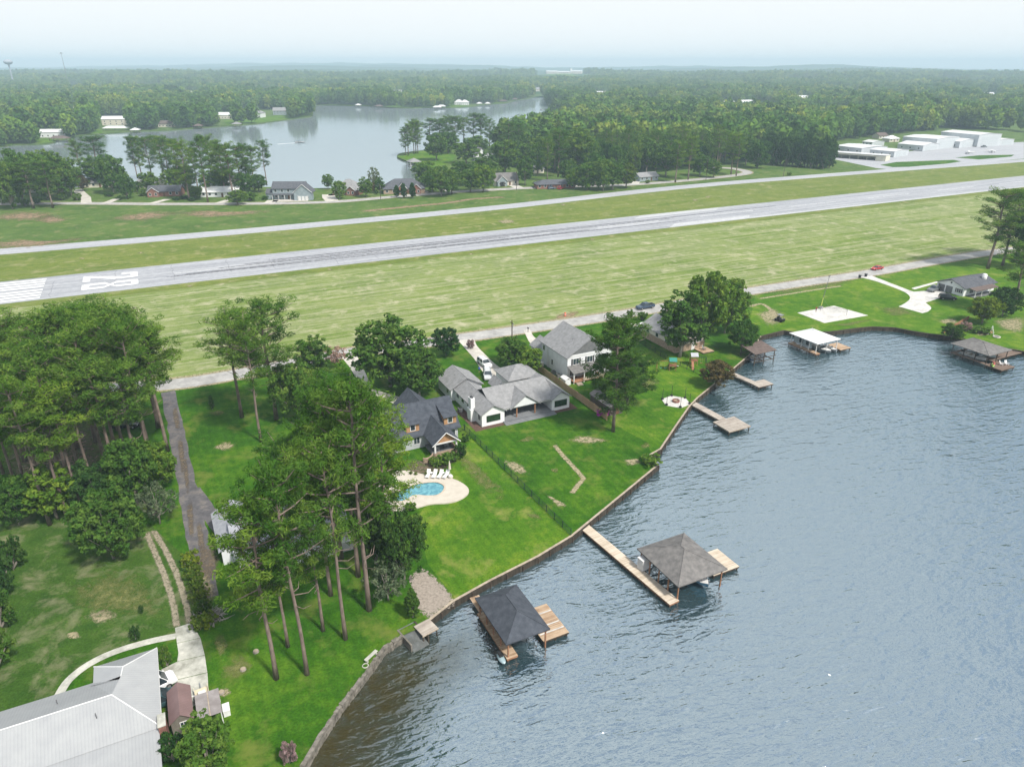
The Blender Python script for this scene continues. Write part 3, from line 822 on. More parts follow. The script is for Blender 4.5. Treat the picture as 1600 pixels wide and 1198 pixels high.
def seawall(name, label, pts, wall_mat, cap_mat, top=.12, wcap=.32, panel=2.6, rough=0, cat='seawall'):
    o = thing(name, label, cat, pts[0][0], pts[0][1], 0)
    ox, oy = pts[0]
    for i in range(len(pts)-1):
        a, b = Vector(pts[i]), Vector(pts[i+1])
        L = (b-a).length
        k = max(1, round(L/panel)); d = (b-a)/L; nrm = Vector((-d.y,d.x))
        for j in range(k):
            p, q = a+d*L*j/k, a+d*L*(j+1)/k
            m = MB(); h = .16
            g = .012 if j < k-1 else 0
            pp, qq = p-Vector((ox,oy)), q-d*g-Vector((ox,oy))
            m.prism([tuple(pp+nrm*h), tuple(pp-nrm*h), tuple(qq-nrm*h), tuple(qq+nrm*h)], -3.0, top)
            if rough:
                m = MB(); s = 7
                for r in range(s):
                    f0, f1 = pp+(qq-pp)*r/s, pp+(qq-pp)*(r+1)/s
                    for row in range(4):
                        e = rough*(random.random()-.5)
                        zz = -1.7+row*.46
                        hh = .22+e
                        m.prism([tuple(f0+nrm*hh), tuple(f0-nrm*hh), tuple(f1*.97+f0*.03-nrm*hh), tuple(f1*.97+f0*.03+nrm*hh)], zz, zz+.43+(e*.8 if row==3 else 0))
                w = m.build('stone_panel', wall_mat, o); w['kind'] = 'stuff'
                continue
            m.build('wall_panel', wall_mat, o)
            e1, e2 = pp+nrm*(h+.02-wcap), qq+nrm*(h+.02-wcap)
            MB().prism([tuple(pp+nrm*(h+.04)), tuple(e1), tuple(e2), tuple(qq+nrm*(h+.04))], top+.003, top+.06).build('cap_board', cap_mat, o)
            pl = pp-nrm*(h+.07)
            MB().tube([(pl.x,pl.y,-2.5),(pl.x,pl.y,top-.15)], .1, 6).build('pile', TIMBER, o)
    return o
random.seed(5)
bl = [(-29,20),(-26,40)]
i0 = SHORE_PX.index((668,972)); i1 = SHORE_PX.index((1028,727)); i2 = SHORE_PX.index((1188.5,526))
ramp_i = SHORE_PX.index((630,992))
seawall('stone_seawall', 'curving rough grey stone seawall at the bottom edge below the pine lawn', [(-26,40)]+SHORE[:ramp_i+1], STONEW, CAPW, rough=.14)
seawall('timber_seawall', 'dark timber seawall with pale cap below the pool lawn and the bare-patched lawn', SHORE[i0:i1+1], RETAIN, CAPW)
seawall('timber_seawall', 'pale-capped timber seawall below the fire pit lawn and the two small docks', SHORE[i1:i2+1], RETAIN, CAPW)
seawall('timber_seawall', 'dark seawall rounding the cove beside the white sports court', SHORE[i2:]+[(150,155)], RETAIN, TIMBER)

# boat ramp and its little landing
p0, p1 = Vector(SHORE[ramp_i]), Vector(SHORE[i0])
d = (p1-p0).normalized(); nn = Vector((d.y,-d.x))
bl_ = (p1-p0).length
o = thing('boat_ramp', 'dark wet concrete boat ramp cut into the stone seawall', 'boat ramp', p0.x, p0.y, math.atan2(d.y,d.x))
RAMPM = pm('wet dark concrete', (.13,.14,.14), (.07,.075,.07), 1.2, .5, .4)
MB().add([(0,1.2,.05),(bl_*.62,1.2,.05),(bl_*.62,-3.4,-1.25),(0,-3.4,-1.25),(0,1.2,-2),(bl_*.62,1.2,-2),(bl_*.62,-3.4,-2),(0,-3.4,-2)],
         [(3,2,1,0),(4,5,6,7),(0,1,5,4),(1,2,6,5),(2,3,7,6),(3,0,4,7)]).build('ramp_slab', RAMPM, o)
MB().box(bl_*.62+.02, bl_*.62+.22, -2.2, 1.2, -2, .1).build('side_wall', RETAIN, o)
MB().box(-.22, -.02, -2.2, 1.2, -2, .1).build('side_wall', STONEW, o)
o = thing('landing', 'small square grey landing platform beside the boat ramp', 'landing', p1.x, p1.y, math.atan2(d.y,d.x))
MB().box(-1.9, .4, -1.9, .3, .16, .24).build('deck', DECKG, o)
for x in (-1.75,.25):
    for y in (-1.75,.1):
        MB().tube([(x,y,-2.2),(x,y,.16)], .08, 6).build('post', TIMBER, o)
MB().box(-1.95,.45,-1.95,-1.85,.02,.158).build('fascia', CAPW, o)

# ------------------------------------------------------------------ docks and boathouses
def boards(parent, x0, x1, y0, y1, z, mat, along='x', w=.155, name='deck_boards'):
    m = MB()
    if along == 'x':
        k = max(1, round((y1-y0)/w)); s = (y1-y0)/k
        for i in range(k): m.box(x0, x1, y0+i*s+.008, y0+(i+1)*s-.008, z-.04, z+random.uniform(-.006,.006))
    else:
        k = max(1, round((x1-x0)/w)); s = (x1-x0)/k
        for i in range(k): m.box(x0+i*s+.008, x0+(i+1)*s-.008, y0, y1, z-.04, z+random.uniform(-.006,.006))
    o = m.build(name, mat, parent); o['kind'] = 'stuff'
    return o
def frame_under(parent, x0, x1, y0, y1, z, mat, nx=2, ny=4, base=-3):
    MB().box(x0,x1,y0,y0+.08,z-.28,z-.045).build('rim_joist', mat, parent)
    MB().box(x0,x1,y1-.08,y1,z-.28,z-.045).build('rim_joist', mat, parent)
    MB().box(x0,x0+.08,y0+.083,y1-.083,z-.28,z-.045).build('rim_joist', mat, parent)
    MB().box(x1-.08,x1,y0+.083,y1-.083,z-.28,z-.045).build('rim_joist', mat, parent)
    pm_ = MB().tube([(0,0,base),(0,0,z-.05)], .11, 8).mesh('pile', TIMBER)
    for i in range(nx):
        for j in range(ny):
            x = x0+.22+(x1-x0-.44)*i/max(nx-1,1); y = y0+.22+(y1-y0-.44)*j/max(ny-1,1)
            link('pile', pm_, parent, (x,y,0))
SHING = lambda nm,a,b: pm(nm, a, b, 1.3, .95, .12, .015, (1,1,1), lo=.3, hi=.7, detail=9)
R_NAVY = SHING('slate blue shingles', (.078,.088,.105), (.042,.048,.060))
R_GREY = SHING('grey brown shingles', (.20,.192,.185), (.105,.102,.10))
R_GREY2 = SHING('warm grey shingles', (.28,.282,.285), (.18,.182,.185))
R_DARK = SHING('charcoal shingles', (.115,.12,.135), (.065,.07,.08))
R_BROWN = SHING('brown shingles', (.16,.125,.11), (.09,.07,.065))
R_WHITE = pm('white metal roof', (.66,.67,.67), (.58,.59,.59), 1.0, .45, .4, .01)
WHITE = pm('white paint', (.68,.68,.67), (.60,.60,.59), 1.2, .6, .3)
DARK = pm('dark void', (.02,.02,.02), (.012,.012,.012), 1, .8, .2)
METAL = pm('grey metal', (.45,.46,.47), (.35,.36,.37), 2, .4, .5, metal=.6)
BLACKM = pm('black metal', (.025,.026,.028), (.015,.015,.016), 2, .5, .4)
GLASS = pm('window glass', (.035,.05,.06), (.02,.03,.036), .6, .12, .7)
GLASS_G = pm('green reflecting glass', (.02,.05,.025), (.012,.03,.014), .6, .12, .7)

def ridge_caps(parent, roof_pts, mat):
    for a,b in roof_pts:
        MB().tube([a,b], .07, 5).build('ridge_cap', mat, parent)

def hip_lines(x0,x1,y0,y1,ze,zr,ov,r=None):
    x0,x1,y0,y1 = x0-ov,x1+ov,y0-ov,y1+ov
    if x1-x0 >= y1-y0:
        r = (y1-y0)/2 if r is None else r
        A,B = (x0+r,(y0+y1)/2,zr),(x1-r,(y0+y1)/2,zr)
        return [(A,B),((x0,y0,ze),A),((x0,y1,ze),A),((x1,y0,ze),B),((x1,y1,ze),B)]
    r = (x1-x0)/2 if r is None else r
    A,B = ((x0+x1)/2,y0+r,zr),((x0+x1)/2,y1-r,zr)
    return [(A,B),((x0,y0,ze),A),((x1,y0,ze),A),((x0,y1,ze),B),((x1,y1,ze),B)]

def boat(name, label, x, y, rot, L=6.0, w=2.2, hull=None, z=WATER_Z, canopy=None, motor=True, seats=True, group=None):
    o = thing(name, label, 'boat', x, y, rot, z, group)
    m = MB(); st = []
    prof = [(-.5,.92,.0),(-.2,1,.0),(.15,.96,.05),(.38,.6,.16),(.5,.06,.34)]
    for f,ww,lift in prof:
        h = w/2*ww
        st.append([(f*L,-h,.75+lift*.6),(f*L,-h*.8,.18+lift),(f*L,0,-.12+lift*1.4),(f*L,h*.8,.18+lift),(f*L,h,.75+lift*.6)])
    vs = [p for s in st for p in s]
    fs = [(5*i+k,5*i+5+k,5*i+6+k,5*i+1+k) for i in range(len(st)-1) for k in range(4)]+[(0,1,2,3,4)]
    m.add(vs, fs); m.build('hull', hull or WHITE, o, smooth=True)
    d = MB(); dv = []
    for s in st: dv += [(s[0][0],s[0][1]*.97,s[0][2]-.05),(s[4][0],s[4][1]*.97,s[4][2]-.05)]
    d.add(dv,[(2*i,2*i+2,2*i+3,2*i+1) for i in range(len(st)-1)]); d.build('deck', WHITE, o)
    MB().box(-L*.36,L*.08,-w*.33,w*.33,.72,.74).build('cockpit_floor', pm('tan upholstery',(.45,.38,.28)), o)
    if seats:
        for sx in (-.3,-.05):
            MB().box(L*sx,L*sx+.5,-w*.3,w*.3,.745,1.05).build('seat', WHITE, o)
    MB().add([(L*.10,-w*.34,.75),(L*.10,w*.34,.75),(L*.04,w*.3,1.2),(L*.04,-w*.3,1.2)],[(0,1,2,3)]).build('windshield', GLASS, o)
    if motor: MB().box(-L*.5-.45,-L*.5+.02,-.2,.2,.2,1.1).build('outboard_motor', BLACKM, o)
    if canopy:
        MB().extr([(-w*.45,1.95),(0,2.08),(w*.45,1.95),(w*.45,1.99),(0,2.13),(-w*.45,1.99)], -L*.32, L*.1, 'x').build('canopy', canopy, o)
        for sx in (-.3,.08):
            for sy in (-1,1): MB().tube([(L*sx,sy*w*.42,.7),(L*sx,sy*w*.42,1.97)], .025, 5).build('canopy_pole', METAL, o)
    return o

def posts(parent, pts, z0, z1, mat, s=.16):
    me = MB().box(-s/2,s/2,-s/2,s/2,z0,z1).mesh('post', mat)
    for x,y in pts: link('post', me, parent, (x,y,0))

DZ = -.32
# navy boathouse in front of the pool lawn
bx, by = G(806,1003,2.2)
o = thing('boathouse', 'boathouse with slate blue hip roof and side platform below the pool lawn', 'boathouse', bx, by)
MB().hip(-.9,4.5,.5,9.1,2.2,3.85,.35,.18).build('roof', R_NAVY, o)
ridge_caps(o, hip_lines(-.9,4.5,.5,9.1,2.2,3.85,.35), R_NAVY)
boards(o, -1.05,.45,.3,9.3,DZ,DECK_X); frame_under(o,-1.05,.45,.3,9.3,DZ,POSTW,2,5)
boards(o, 4.35,8.1,.9,6.9,DZ,DECK_X); frame_under(o,4.35,8.1,.9,6.9,DZ,TIMBER,3,3)
for yy in (2.0,3.2,5.4): MB().box(4.5,8.0,yy,yy+.2,DZ+.007,DZ+.02).build('bleached_board', CONC_W, o)
boards(o, .5,4.3,8.2,9.3,DZ,DECK_X)
boards(o, -.8,.6,9.35,12.4,DZ+.12,DECK_Y,'y',name='gangway_boards')
posts(o, [(-.75,.6),(-.75,2.7),(-.75,4.8),(-.75,6.9),(-.75,9.0),(4.45,.6),(4.45,3.4),(4.45,6.2),(4.45,9.0)], -3, 2.1, POSTW)
MB().box(-.85,-.65,.5,9.1,1.85,2.05).build('beam', POSTW, o); MB().box(4.35,4.55,.5,9.1,1.85,2.05).build('beam', POSTW, o)
for y in (1.5,6.5): MB().tube([(.5,y,1.7),(4.3,y,1.7)], .06, 6).build('lift_beam', METAL, o)
bw = W(2.4,4.6); boat('motor_boat', 'grey motor boat under the slate blue boathouse roof', bx+bw[0], by+bw[1], ANG-R(90), 5.6, 2.1, METAL, WATER_Z+.25)
bw = W(-1.55,.9); o2 = thing('jet_ski', 'dusty blue personal watercraft at the slate blue boathouse walkway', 'jet ski', bx+bw[0], by+bw[1], ANG-R(90), WATER_Z+.3)
MB().blob((0,0,.22),(1.0,.42,.26),2,.05,12,8).build('hull', pm('dusty blue gelcoat',(.30,.40,.43),None,1,.3,.5), o2, smooth=True)
MB().box(-.9,.1,-.2,.2,.5,.75).build('seat', BLACKM, o2); MB().tube([(.35,-.4,.9),(.3,0,.95),(.35,.4,.9)],.04,5).build('handlebar', BLACKM, o2)

# grey boathouse with the long walkway
bx, by = G(1073,914,2.2)
o = thing('boathouse', 'boathouse with grey brown hip roof at the end of the long walkway', 'boathouse', bx, by)
MB().hip(-.85,6.9,.6,9.2,2.2,4.1,.4,.18).build('roof', R_GREY, o)
ridge_caps(o, hip_lines(-.85,6.9,.6,9.2,2.2,4.1,.4), R_GREY)
wk = link('walkway', None, o, (-1.55,.25,0), R(4.6))
boards(wk, -.85,.85,0,20.6,DZ,DECKP); frame_under(wk,-.85,.85,0,20.6,DZ,POSTW,2,9)
boards(o, 6.95,11.7,2.2,6.9,DZ,DECKP); frame_under(o,6.95,11.7,2.2,6.9,DZ,TIMBER,3,3)
boards(o, -.6,6.9,8.3,9.3,DZ-.02,DECKP)
posts(o, [(-.75,.7),(-.75,2.8),(-.75,4.9),(-.75,7.0),(-.75,9.1),(6.8,.7),(6.8,3.4),(6.8,6.2),(6.8,9.1)], -3, 2.1, POSTW)
MB().box(-.85,-.65,.6,9.2,1.85,2.05).build('beam', POSTW, o); MB().box(6.7,6.9,.6,9.2,1.85,2.05).build('beam', POSTW, o)
for y in (1.6,6.5): MB().tube([(-.6,y,1.7),(6.7,y,1.7)], .06, 6).build('lift_beam', METAL, o)
o2 = thing('dock_cabinet', 'tall white storage cabinet on the long walkway', 'cabinet', bx+W(-1.1,8.1)[0], by+W(-1.1,8.1)[1], ANG+R(4), DZ)
MB().box(-.6,.6,-.55,.55,.01,1.75).build('body', WHITE, o2); MB().box(-.66,.66,-.6,.6,1.752,1.82).build('lid', WHITE, o2); MB().box(-.58,.58,-.57,-.553,.1,1.7).build('door', WHITE, o2)
bw = W(4.6,4.0); boat('motor_boat', 'blue and white motor boat under the grey brown boathouse roof', bx+bw[0], by+bw[1], ANG-R(90), 6.6, 2.3, pm('blue gelcoat',(.12,.30,.45),None,1,.3,.5), WATER_Z+.3)

# white-roofed boathouse in the cove
bx, by = G(1277,537,2.4)
o = thing('boathouse', 'boathouse with bright white hip roof in the cove below the sports court', 'boathouse', bx, by)
MB().hip(.2,7.7,.2,8.6,2.4,3.75,.4,.15).build('roof', R_WHITE, o)
ridge_caps(o, hip_lines(.2,7.7,.2,8.6,2.4,3.75,.4), WHITE)
boards(o, -.3,1.1,-.5,8.8,-.2,DECK_X); frame_under(o,-.3,1.1,-.5,8.8,-.2,POSTW,2,4)
boards(o, 7.6,11.4,-1.2,3.2,-.2,DECK_X); frame_under(o,7.6,11.4,-1.2,3.2,-.2,TIMBER,2,2)
boards(o, 1.15,7.5,7.6,8.8,-.2,DECK_X)
posts(o, [(.3,.3),(.3,2.6),(.3,5),(.3,8.4),(7.6,.3),(7.6,4.3),(7.6,8.4),(4,.3)], -3, 2.3, WHITE)
MB().box(1.4,1.5,2.8,8.5,-.15,2.2).build('storage_wall', pm('pale blue panel',(.50,.58,.62)), o)
for y in (3.4,5.6): MB().box(1.38,1.398,y,y+1.2,.4,1.7).build('window', GLASS, o)
bw = W(4.4,2.2); boat('pontoon_boat', 'small boat with white bimini inside the white-roofed boathouse', bx+bw[0], by+bw[1], ANG-R(90), 6.4, 2.3, METAL, WATER_Z+.2, WHITE)
bw = W(6.6,1.2); boat('rowing_boat', 'low grey boat beside the tan platform of the white-roofed boathouse', bx+bw[0], by+bw[1], ANG-R(90), 4.4, 1.5, METAL, WATER_Z+.1, None, False)

# grey boathouse at the right edge
bx, by = G(1545,555,2.2)
o = thing('boathouse', 'grey-roofed boathouse with dark brown decks at the right edge', 'boathouse', bx, by)
MB().hip(.1,8.3,.2,9.0,2.2,3.5,.5,.15).build('roof', R_GREY, o)
ridge_caps(o, hip_lines(.1,8.3,.2,9.0,2.2,3.5,.5), R_GREY)
boards(o, -.4,4.8,-4.0,.1,-.2,DECKB); frame_under(o,-.4,4.8,-4.0,.1,-.2,TIMBER,3,3)
boards(o, 5.0,16.5,.9,3.2,-.2,DECKB,'y'); frame_under(o,5.0,16.5,.9,3.2,-.2,TIMBER,5,2)
boards(o, 3.4,4.95,.15,3.2,-.2,DECKB)
boards(o, -.4,.9,.15,9.2,-.2,DECKB)
boards(o, 1,8.2,8.2,9.2,-.2,DECKB)
posts(o, [(.2,.3),(.2,3.1),(.2,6),(.2,8.9),(8.2,.3),(8.2,4.5),(8.2,8.9),(4.2,.3)], -3, 2.1, TIMBER)
bw = W(2.4,4.4); boat('motor_boat', 'white motor boat on the near lift of the right edge boathouse', bx+bw[0], by+bw[1], ANG-R(90), 6.0, 2.1, WHITE, WATER_Z+.5)
bw = W(6.2,4.6); boat('motor_boat', 'pale blue motor boat on the far lift of the right edge boathouse', bx+bw[0], by+bw[1], ANG-R(90), 6.0, 2.1, pm('pale blue gelcoat',(.55,.68,.70)), WATER_Z+.5)
def kayak(x, y, rot, mat, label, z):
    k = thing('kayak', label, 'kayak', x, y, rot, z)
    m = MB(); st = []
    for f,ww in ((-.5,.04),(-.3,.7),(0,1),(.3,.7),(.5,.04)):
        h = .36*ww; st += [(f*2.6,-h,.28),(f*2.6,0,.02),(f*2.6,h,.28),(f*2.6,0,.34)]
    m.add(st,[(4*i+k_,4*i+4+k_,4*i+4+(k_+1)%4,4*i+(k_+1)%4) for i in range(4) for k_ in range(4)]); m.build('hull', mat, k, smooth=True)
    MB().cbox(0,0,.30,.8,.34,.06).build('cockpit', BLACKM, k)
q = W(.4,-1.3); kayak(bx+q[0], by+q[1], ANG+R(35), pm('lime plastic',(.35,.62,.12),None,1,.4,.4), 'lime green kayak lying on the dark brown deck', -.19)
q = W(1.7,-.7); kayak(bx+q[0], by+q[1], ANG+R(30), pm('red plastic',(.60,.12,.09),None,1,.4,.4), 'red kayak lying on the dark brown deck', -.19)
def adirondack(x, y, rot, label, group, z=0, mat=WHITE):
    k = thing('deck_chair', label, 'chair', x, y, rot, z, group)
    MB().add([(-.28,-.3,.36),(.28,-.3,.36),(.28,.25,.28),(-.28,.25,.28),(-.28,-.3,.40),(.28,-.3,.40),(.28,.25,.32),(-.28,.25,.32)],[(0,3,2,1),(4,5,6,7),(0,1,5,4),(1,2,6,5),(2,3,7,6),(3,0,4,7)]).build('seat', mat, k)
    MB().add([(-.3,.25,.28),(.3,.25,.28),(.32,.6,1.05),(-.32,.6,1.05),(-.3,.29,.28),(.3,.29,.28),(.32,.64,1.05),(-.32,.64,1.05)],[(3,2,1,0),(4,5,6,7),(0,1,5,4),(1,2,6,5),(2,3,7,6),(3,0,4,7)]).build('backrest', mat, k)
    for s in (-1,1):
        MB().cbox(s*.34,0,.52,.1,.7,.04).build('armrest', mat, k)
        for yy in (-.3,.3): MB().cbox(s*.34,yy,0,.06,.08,.515).build('leg', mat, k)
q = W(2.9,-1.9); adirondack(bx+q[0], by+q[1], ANG+R(20), 'white deck chair nearer the lime kayak on the dark brown deck', 'chairs on the brown deck', -.19)
q = W(4.0,-2.4); adirondack(bx+q[0], by+q[1], ANG-R(20), 'white deck chair nearest the outer corner of the dark brown deck', 'chairs on the brown deck', -.19)

# brown open boat shelter
bx, by = G(1198,547,2.2)
o = thing('boat_shelter', 'small open boat shelter with brown lean-to roof and dark posts', 'boat shelter', bx, by)
MB().shed(-4.6,2.4,-.9,4.4,2.05,2.75,'x').build('roof', R_BROWN, o)
posts(o, [(-4.2,-.6),(-1.2,-.6),(2.1,-.6),(-4.2,4.1),(-1.2,4.1),(2.1,4.1)], -3, 2.0, TIMBER)
for z in (-.2,.6):
    MB().box(-4.6,2.6,-.72,-.62,z,z+.16).build('rail', TIMBER, o); MB().box(-4.6,2.6,4.12,4.22,z,z+.16).build('rail', TIMBER, o)
boards(o, -6.4,-3.4,1.4,4.2,0,DECKB)
for f in (-1.5,1.5): MB().box(f,f+.2,-.6,4.1,-.25,-.05).build('cross_beam', TIMBER, o)
bw = W(-.9,1.8); boat('motor_boat', 'dark blue motor boat hanging in the brown boat shelter', bx+bw[0], by+bw[1], ANG, 5.4, 2.0, pm('dark blue gelcoat',(.05,.09,.16),None,1,.3,.5), WATER_Z+.4)

# L-shaped grey docks
bx, by = G(1078,632)
o = thing('dock', 'weathered grey dock with a narrow walkway and wide end platform near the fire pit', 'dock', bx, by)
wk = link('walkway', None, o, (1.2,.8,0), R(3))
boards(wk, -.9,.9,-9.0,0,-.1,DECKG); frame_under(wk,-.9,.9,-9.0,0,-.1,CAPW,2,4)
boards(o, -1.0,4.6,-13.2,-8.4,-.06,DECKG,'y'); frame_under(o,-1.0,4.6,-13.2,-8.4,-.06,CAPW,3,3)
bx, by = G(1143,585)
o = thing('dock', 'low weathered dock with bent end beside the weeping shrub', 'dock', bx, by)
wk = link('walkway', None, o, (.9,.6,0), R(6))
boards(wk, -.8,.8,-6.2,0,-.15,DECKG); frame_under(wk,-.8,.8,-6.2,0,-.15,CAPW,2,3)
boards(o, .6,5.0,-8.2,-5.2,-.12,DECKG); frame_under(o,.6,5.0,-8.2,-5.2,-.12,TIMBER,3,2)

# ------------------------------------------------------------------ trees
rng = np.random.default_rng(11)

def crown_mesh(name, mat, P, N, S, T, aspect):
    """one triangle pair per leaf: P centre, N facing, S size, T tint; aspect < 1 gives narrow blades"""
    n = len(P)
    r = rng.normal(size=(n,3))
    t = np.cross(N, r); t /= np.linalg.norm(t,axis=1)[:,None]+1e-9
    b = np.cross(N, t)
    S_ = S[:,None]
    v = np.empty((n,3,3))
    v[:,0] = P - t*S_*.5*aspect - b*S_*.45
    v[:,1] = P + t*S_*.5*aspect - b*S_*.45
    v[:,2] = P + b*S_*.75
    me = bpy.data.meshes.new(name)
    me.vertices.add(n*3); me.vertices.foreach_set('co', v.reshape(-1))
    me.loops.add(n*3); me.loops.foreach_set('vertex_index', np.arange(n*3))
    me.polygons.add(n); me.polygons.foreach_set('loop_start', np.arange(n)*3); me.polygons.foreach_set('loop_total', np.full(n,3))
    me.update(calc_edges=True)
    a = me.attributes.new('tint','FLOAT','POINT'); a.data.foreach_set('value', np.repeat(T,3).astype(np.float32))
    me.materials.append(mat)
    return me

def tuft_crown(name, mat, clumps, per, size, aspect, outward=.6, up=.3, fill=.75):
    """clumps: list of (x,y,z,rx,rz)"""
    c = np.array([k[:3] for k in clumps]); rr = np.array([(k[3],k[3],k[4]) for k in clumps])
    ct = rng.random(len(c))
    d = rng.normal(size=(len(c),per,3)); d /= np.linalg.norm(d,axis=2)[...,None]
    rad = (fill+(1-fill)*rng.random((len(c),per,1)))*np.where(rng.random((len(c),per,1))<.25, .6, 1)
    P = (c[:,None]+d*rr[:,None]*rad).reshape(-1,3)
    N = d*outward+rng.normal(size=d.shape)*.45+np.array([0,0,up])
    N = (N/np.linalg.norm(N,axis=2)[...,None]).reshape(-1,3)
    S = size*(.7+.6*rng.random(len(P)))
    T = np.clip(np.repeat(ct,per)*.75+rng.random(len(P))*.25,0,1)
    return crown_mesh(name, mat, P, N, S, T, aspect)

def pine(seed, H=26.0, crown=.5, rad=4.3, limbs=44, per=46, top_round=.6, mat=NEEDLE, lean=0, size=.50):
    rnd = random.Random(seed)
    tr = MB(); cl = []
    bend = [(math.sin(i*.9+seed)*.16*i/6+lean*(i/8)**2, math.cos(i*1.1+seed*2)*.16*i/6, H*.985*i/8) for i in range(9)]
    r0 = H*.0105
    tr.tube(bend, [r0*1.25]+[r0*(1-.085*i) for i in range(1,9)], 8)
    def axis(z):
        f = min(max(z/(H*.985)*8,0),7.999); i = int(f); t = f-i
        return Vector(bend[i]).lerp(Vector(bend[i+1]), t)
    for k in range(limbs):
        f = (k+.5)/limbs
        z = H*(1-crown)+H*crown*min(1,max(0,f+rnd.uniform(-.04,.04)))*.97
        s = math.sin(math.pi*min(1,(.10+f*.95))**.9) if f < .62 else math.sqrt(max(0.02,1-((f-.5)/.56)**2))
        L = rad*max(.25,s)*rnd.uniform(.65,1.15)
        if rnd.random() < .16 and f < .75: continue
        az = k*2.399+rnd.uniform(-.5,.5)
        p0 = axis(z-L*.12)
        rise = rnd.uniform(-.05,.5)+.5*f
        dirv = Vector((math.cos(az),math.sin(az),0))
        pts = [p0, p0+dirv*L*.5+Vector((0,0,L*rise*.35)), p0+dirv*L+Vector((0,0,L*rise))]
        tr.tube(pts, [.11,.075,.03], 4, cap=False)
        nc = max(3, int(L*1.3))
        for j in range(nc):
            t = .38+.66*(j+rnd.random()*.8)/nc
            q = p0.lerp(pts[2], t)+Vector((rnd.uniform(-.5,.5),rnd.uniform(-.5,.5),rnd.uniform(-.05,.5)))*(.5+.6*t)
            side = Vector((-dirv.y,dirv.x,0))*rnd.uniform(-1,1)*L*.28*t
            q += side
            R_ = rnd.uniform(.62,1.05)
            cl.append((q.x,q.y,q.z+.15,R_*.92,R_*.85))
    for j in range(7):
        t = axis(H*.97); cl.append((t.x+rnd.uniform(-.9,.9),t.y+rnd.uniform(-.9,.9),H*rnd.uniform(.94,1.0)-.2,.8,.6))
    for j in range(4):      # bare dead limbs below the crown
        z = H*(1-crown)*rnd.uniform(.72,.98); az = rnd.uniform(0,6.28); p0 = axis(z); L = rnd.uniform(1.2,3.0)
        tr.tube([p0,p0+Vector((math.cos(az)*L*.6,math.sin(az)*L*.6,.1)),p0+Vector((math.cos(az+.3)*L,math.sin(az+.3)*L,.5))],[.07,.05,.02],4,cap=False)
    cm = tuft_crown('pine_crown', mat, cl, per, size, .26, .6, .3)
    tm = tr.mesh('pine_trunk', BARK)
    tm.polygons.foreach_set('use_smooth',[True]*len(tm.polygons))
    return (tm, cm, H, rad)

def broad(seed, H=14.0, rad=6.0, trunk=.22, lobes=16, per=24, mat=LEAF, size=.55, flat=1.0, cone=0.0, bark=BARK_G, dens=1.0):
    rnd = random.Random(seed)
    tr = MB(); cl = []
    zc = H*(trunk+(1-trunk)*.5); rz = H*(1-trunk)*.5*flat
    tr.tube([(0,0,-.1),(.1,.05,H*trunk*.6),(.15,-.1,H*(trunk+.25)),(0,0,H*.8)], [H*.024,H*.019,H*.013,.05], 8)
    for k in range(lobes):
        f = (k+.5)/lobes
        zz = 1-2*f; az = k*2.399+rnd.uniform(-.4,.4)
        s = math.sqrt(max(0,1-zz*zz))
        wd = 1-cone*(zz*.5+.5)
        lr = rnd.uniform(.26,.42)*(1-.35*cone)
        d = Vector((s*math.cos(az)*wd, s*math.sin(az)*wd, zz))*rnd.uniform(.60,.78)
        c = Vector((d.x*rad, d.y*rad, zc+d.z*rz))
        tr.tube([(0,0,H*trunk*rnd.uniform(.8,1.3)), c*.5+Vector((0,0,H*trunk*.4)), c], [.13,.09,.03], 4, cap=False)
        n = int(13*dens)
        for j in range(n):
            e = Vector((rnd.gauss(0,1),rnd.gauss(0,1),rnd.gauss(0,1)+.35)).normalized()
            q = c+Vector((e.x*rad*lr, e.y*rad*lr, e.z*rz*lr*1.05))*rnd.uniform(.7,1.05)
            R_ = rad*rnd.uniform(.10,.16)
            cl.append((q.x,q.y,max(q.z,.35),R_,R_*.8))
    for j in range(int(22*dens)):
        e = Vector((rnd.gauss(0,1),rnd.gauss(0,1),rnd.gauss(0,1))).normalized()*rnd.uniform(.3,.85)
        cl.append((e.x*rad*.8,e.y*rad*.8,max(zc+e.z*rz*.85,.35),rad*.14,rad*.11))
    cm = tuft_crown('tree_crown', mat, cl, per, size, .85, .6, .25)
    tm = tr.mesh('tree_trunk', bark)
    tm.polygons.foreach_set('use_smooth',[True]*len(tm.polygons))
    return (tm, cm, H, rad)

def remat(proto, mat):
    cm = proto[1].copy(); cm.materials.clear(); cm.materials.append(mat)
    return (proto[0], cm, proto[2], proto[3])

PINES = [pine(1,crown=.54,limbs=42), pine(2,crown=.46,rad=4.0,limbs=35), pine(3,crown=.60,rad=4.7,limbs=46), pine(4,crown=.50,rad=4.4,lean=.8,limbs=38), pine(5,crown=.66,rad=4.2,limbs=50)]
PINES_GROVE = [pine(61,crown=.44,rad=3.9,limbs=34), pine(62,crown=.38,rad=3.7,limbs=30), pine(63,crown=.48,rad=4.2,limbs=36), pine(64,crown=.42,rad=3.6,limbs=32,lean=.7)]
PINES_FAR = [pine(6,crown=.64,rad=4.2,limbs=46), pine(7,crown=.55,rad=4.0,limbs=38), pine(8,crown=.72,rad=4.4,limbs=50), pine(9,crown=.60,rad=3.6,limbs=38,lean=-.6)]
OAKS = [broad(21,trunk=.15,lobes=18), broad(22,H=13,rad=6.5,lobes=19,trunk=.12), broad(23,H=15,rad=5.2,lobes=18,trunk=.17), broad(24,H=14,rad=6,lobes=20,trunk=.09)]
OAKS_Y = [remat(OAKS[0],LEAF_Y), remat(OAKS[2],LEAF_Y)]
OAKS_D = [remat(OAKS[1],LEAF_D), remat(OAKS[3],LEAF_D)]
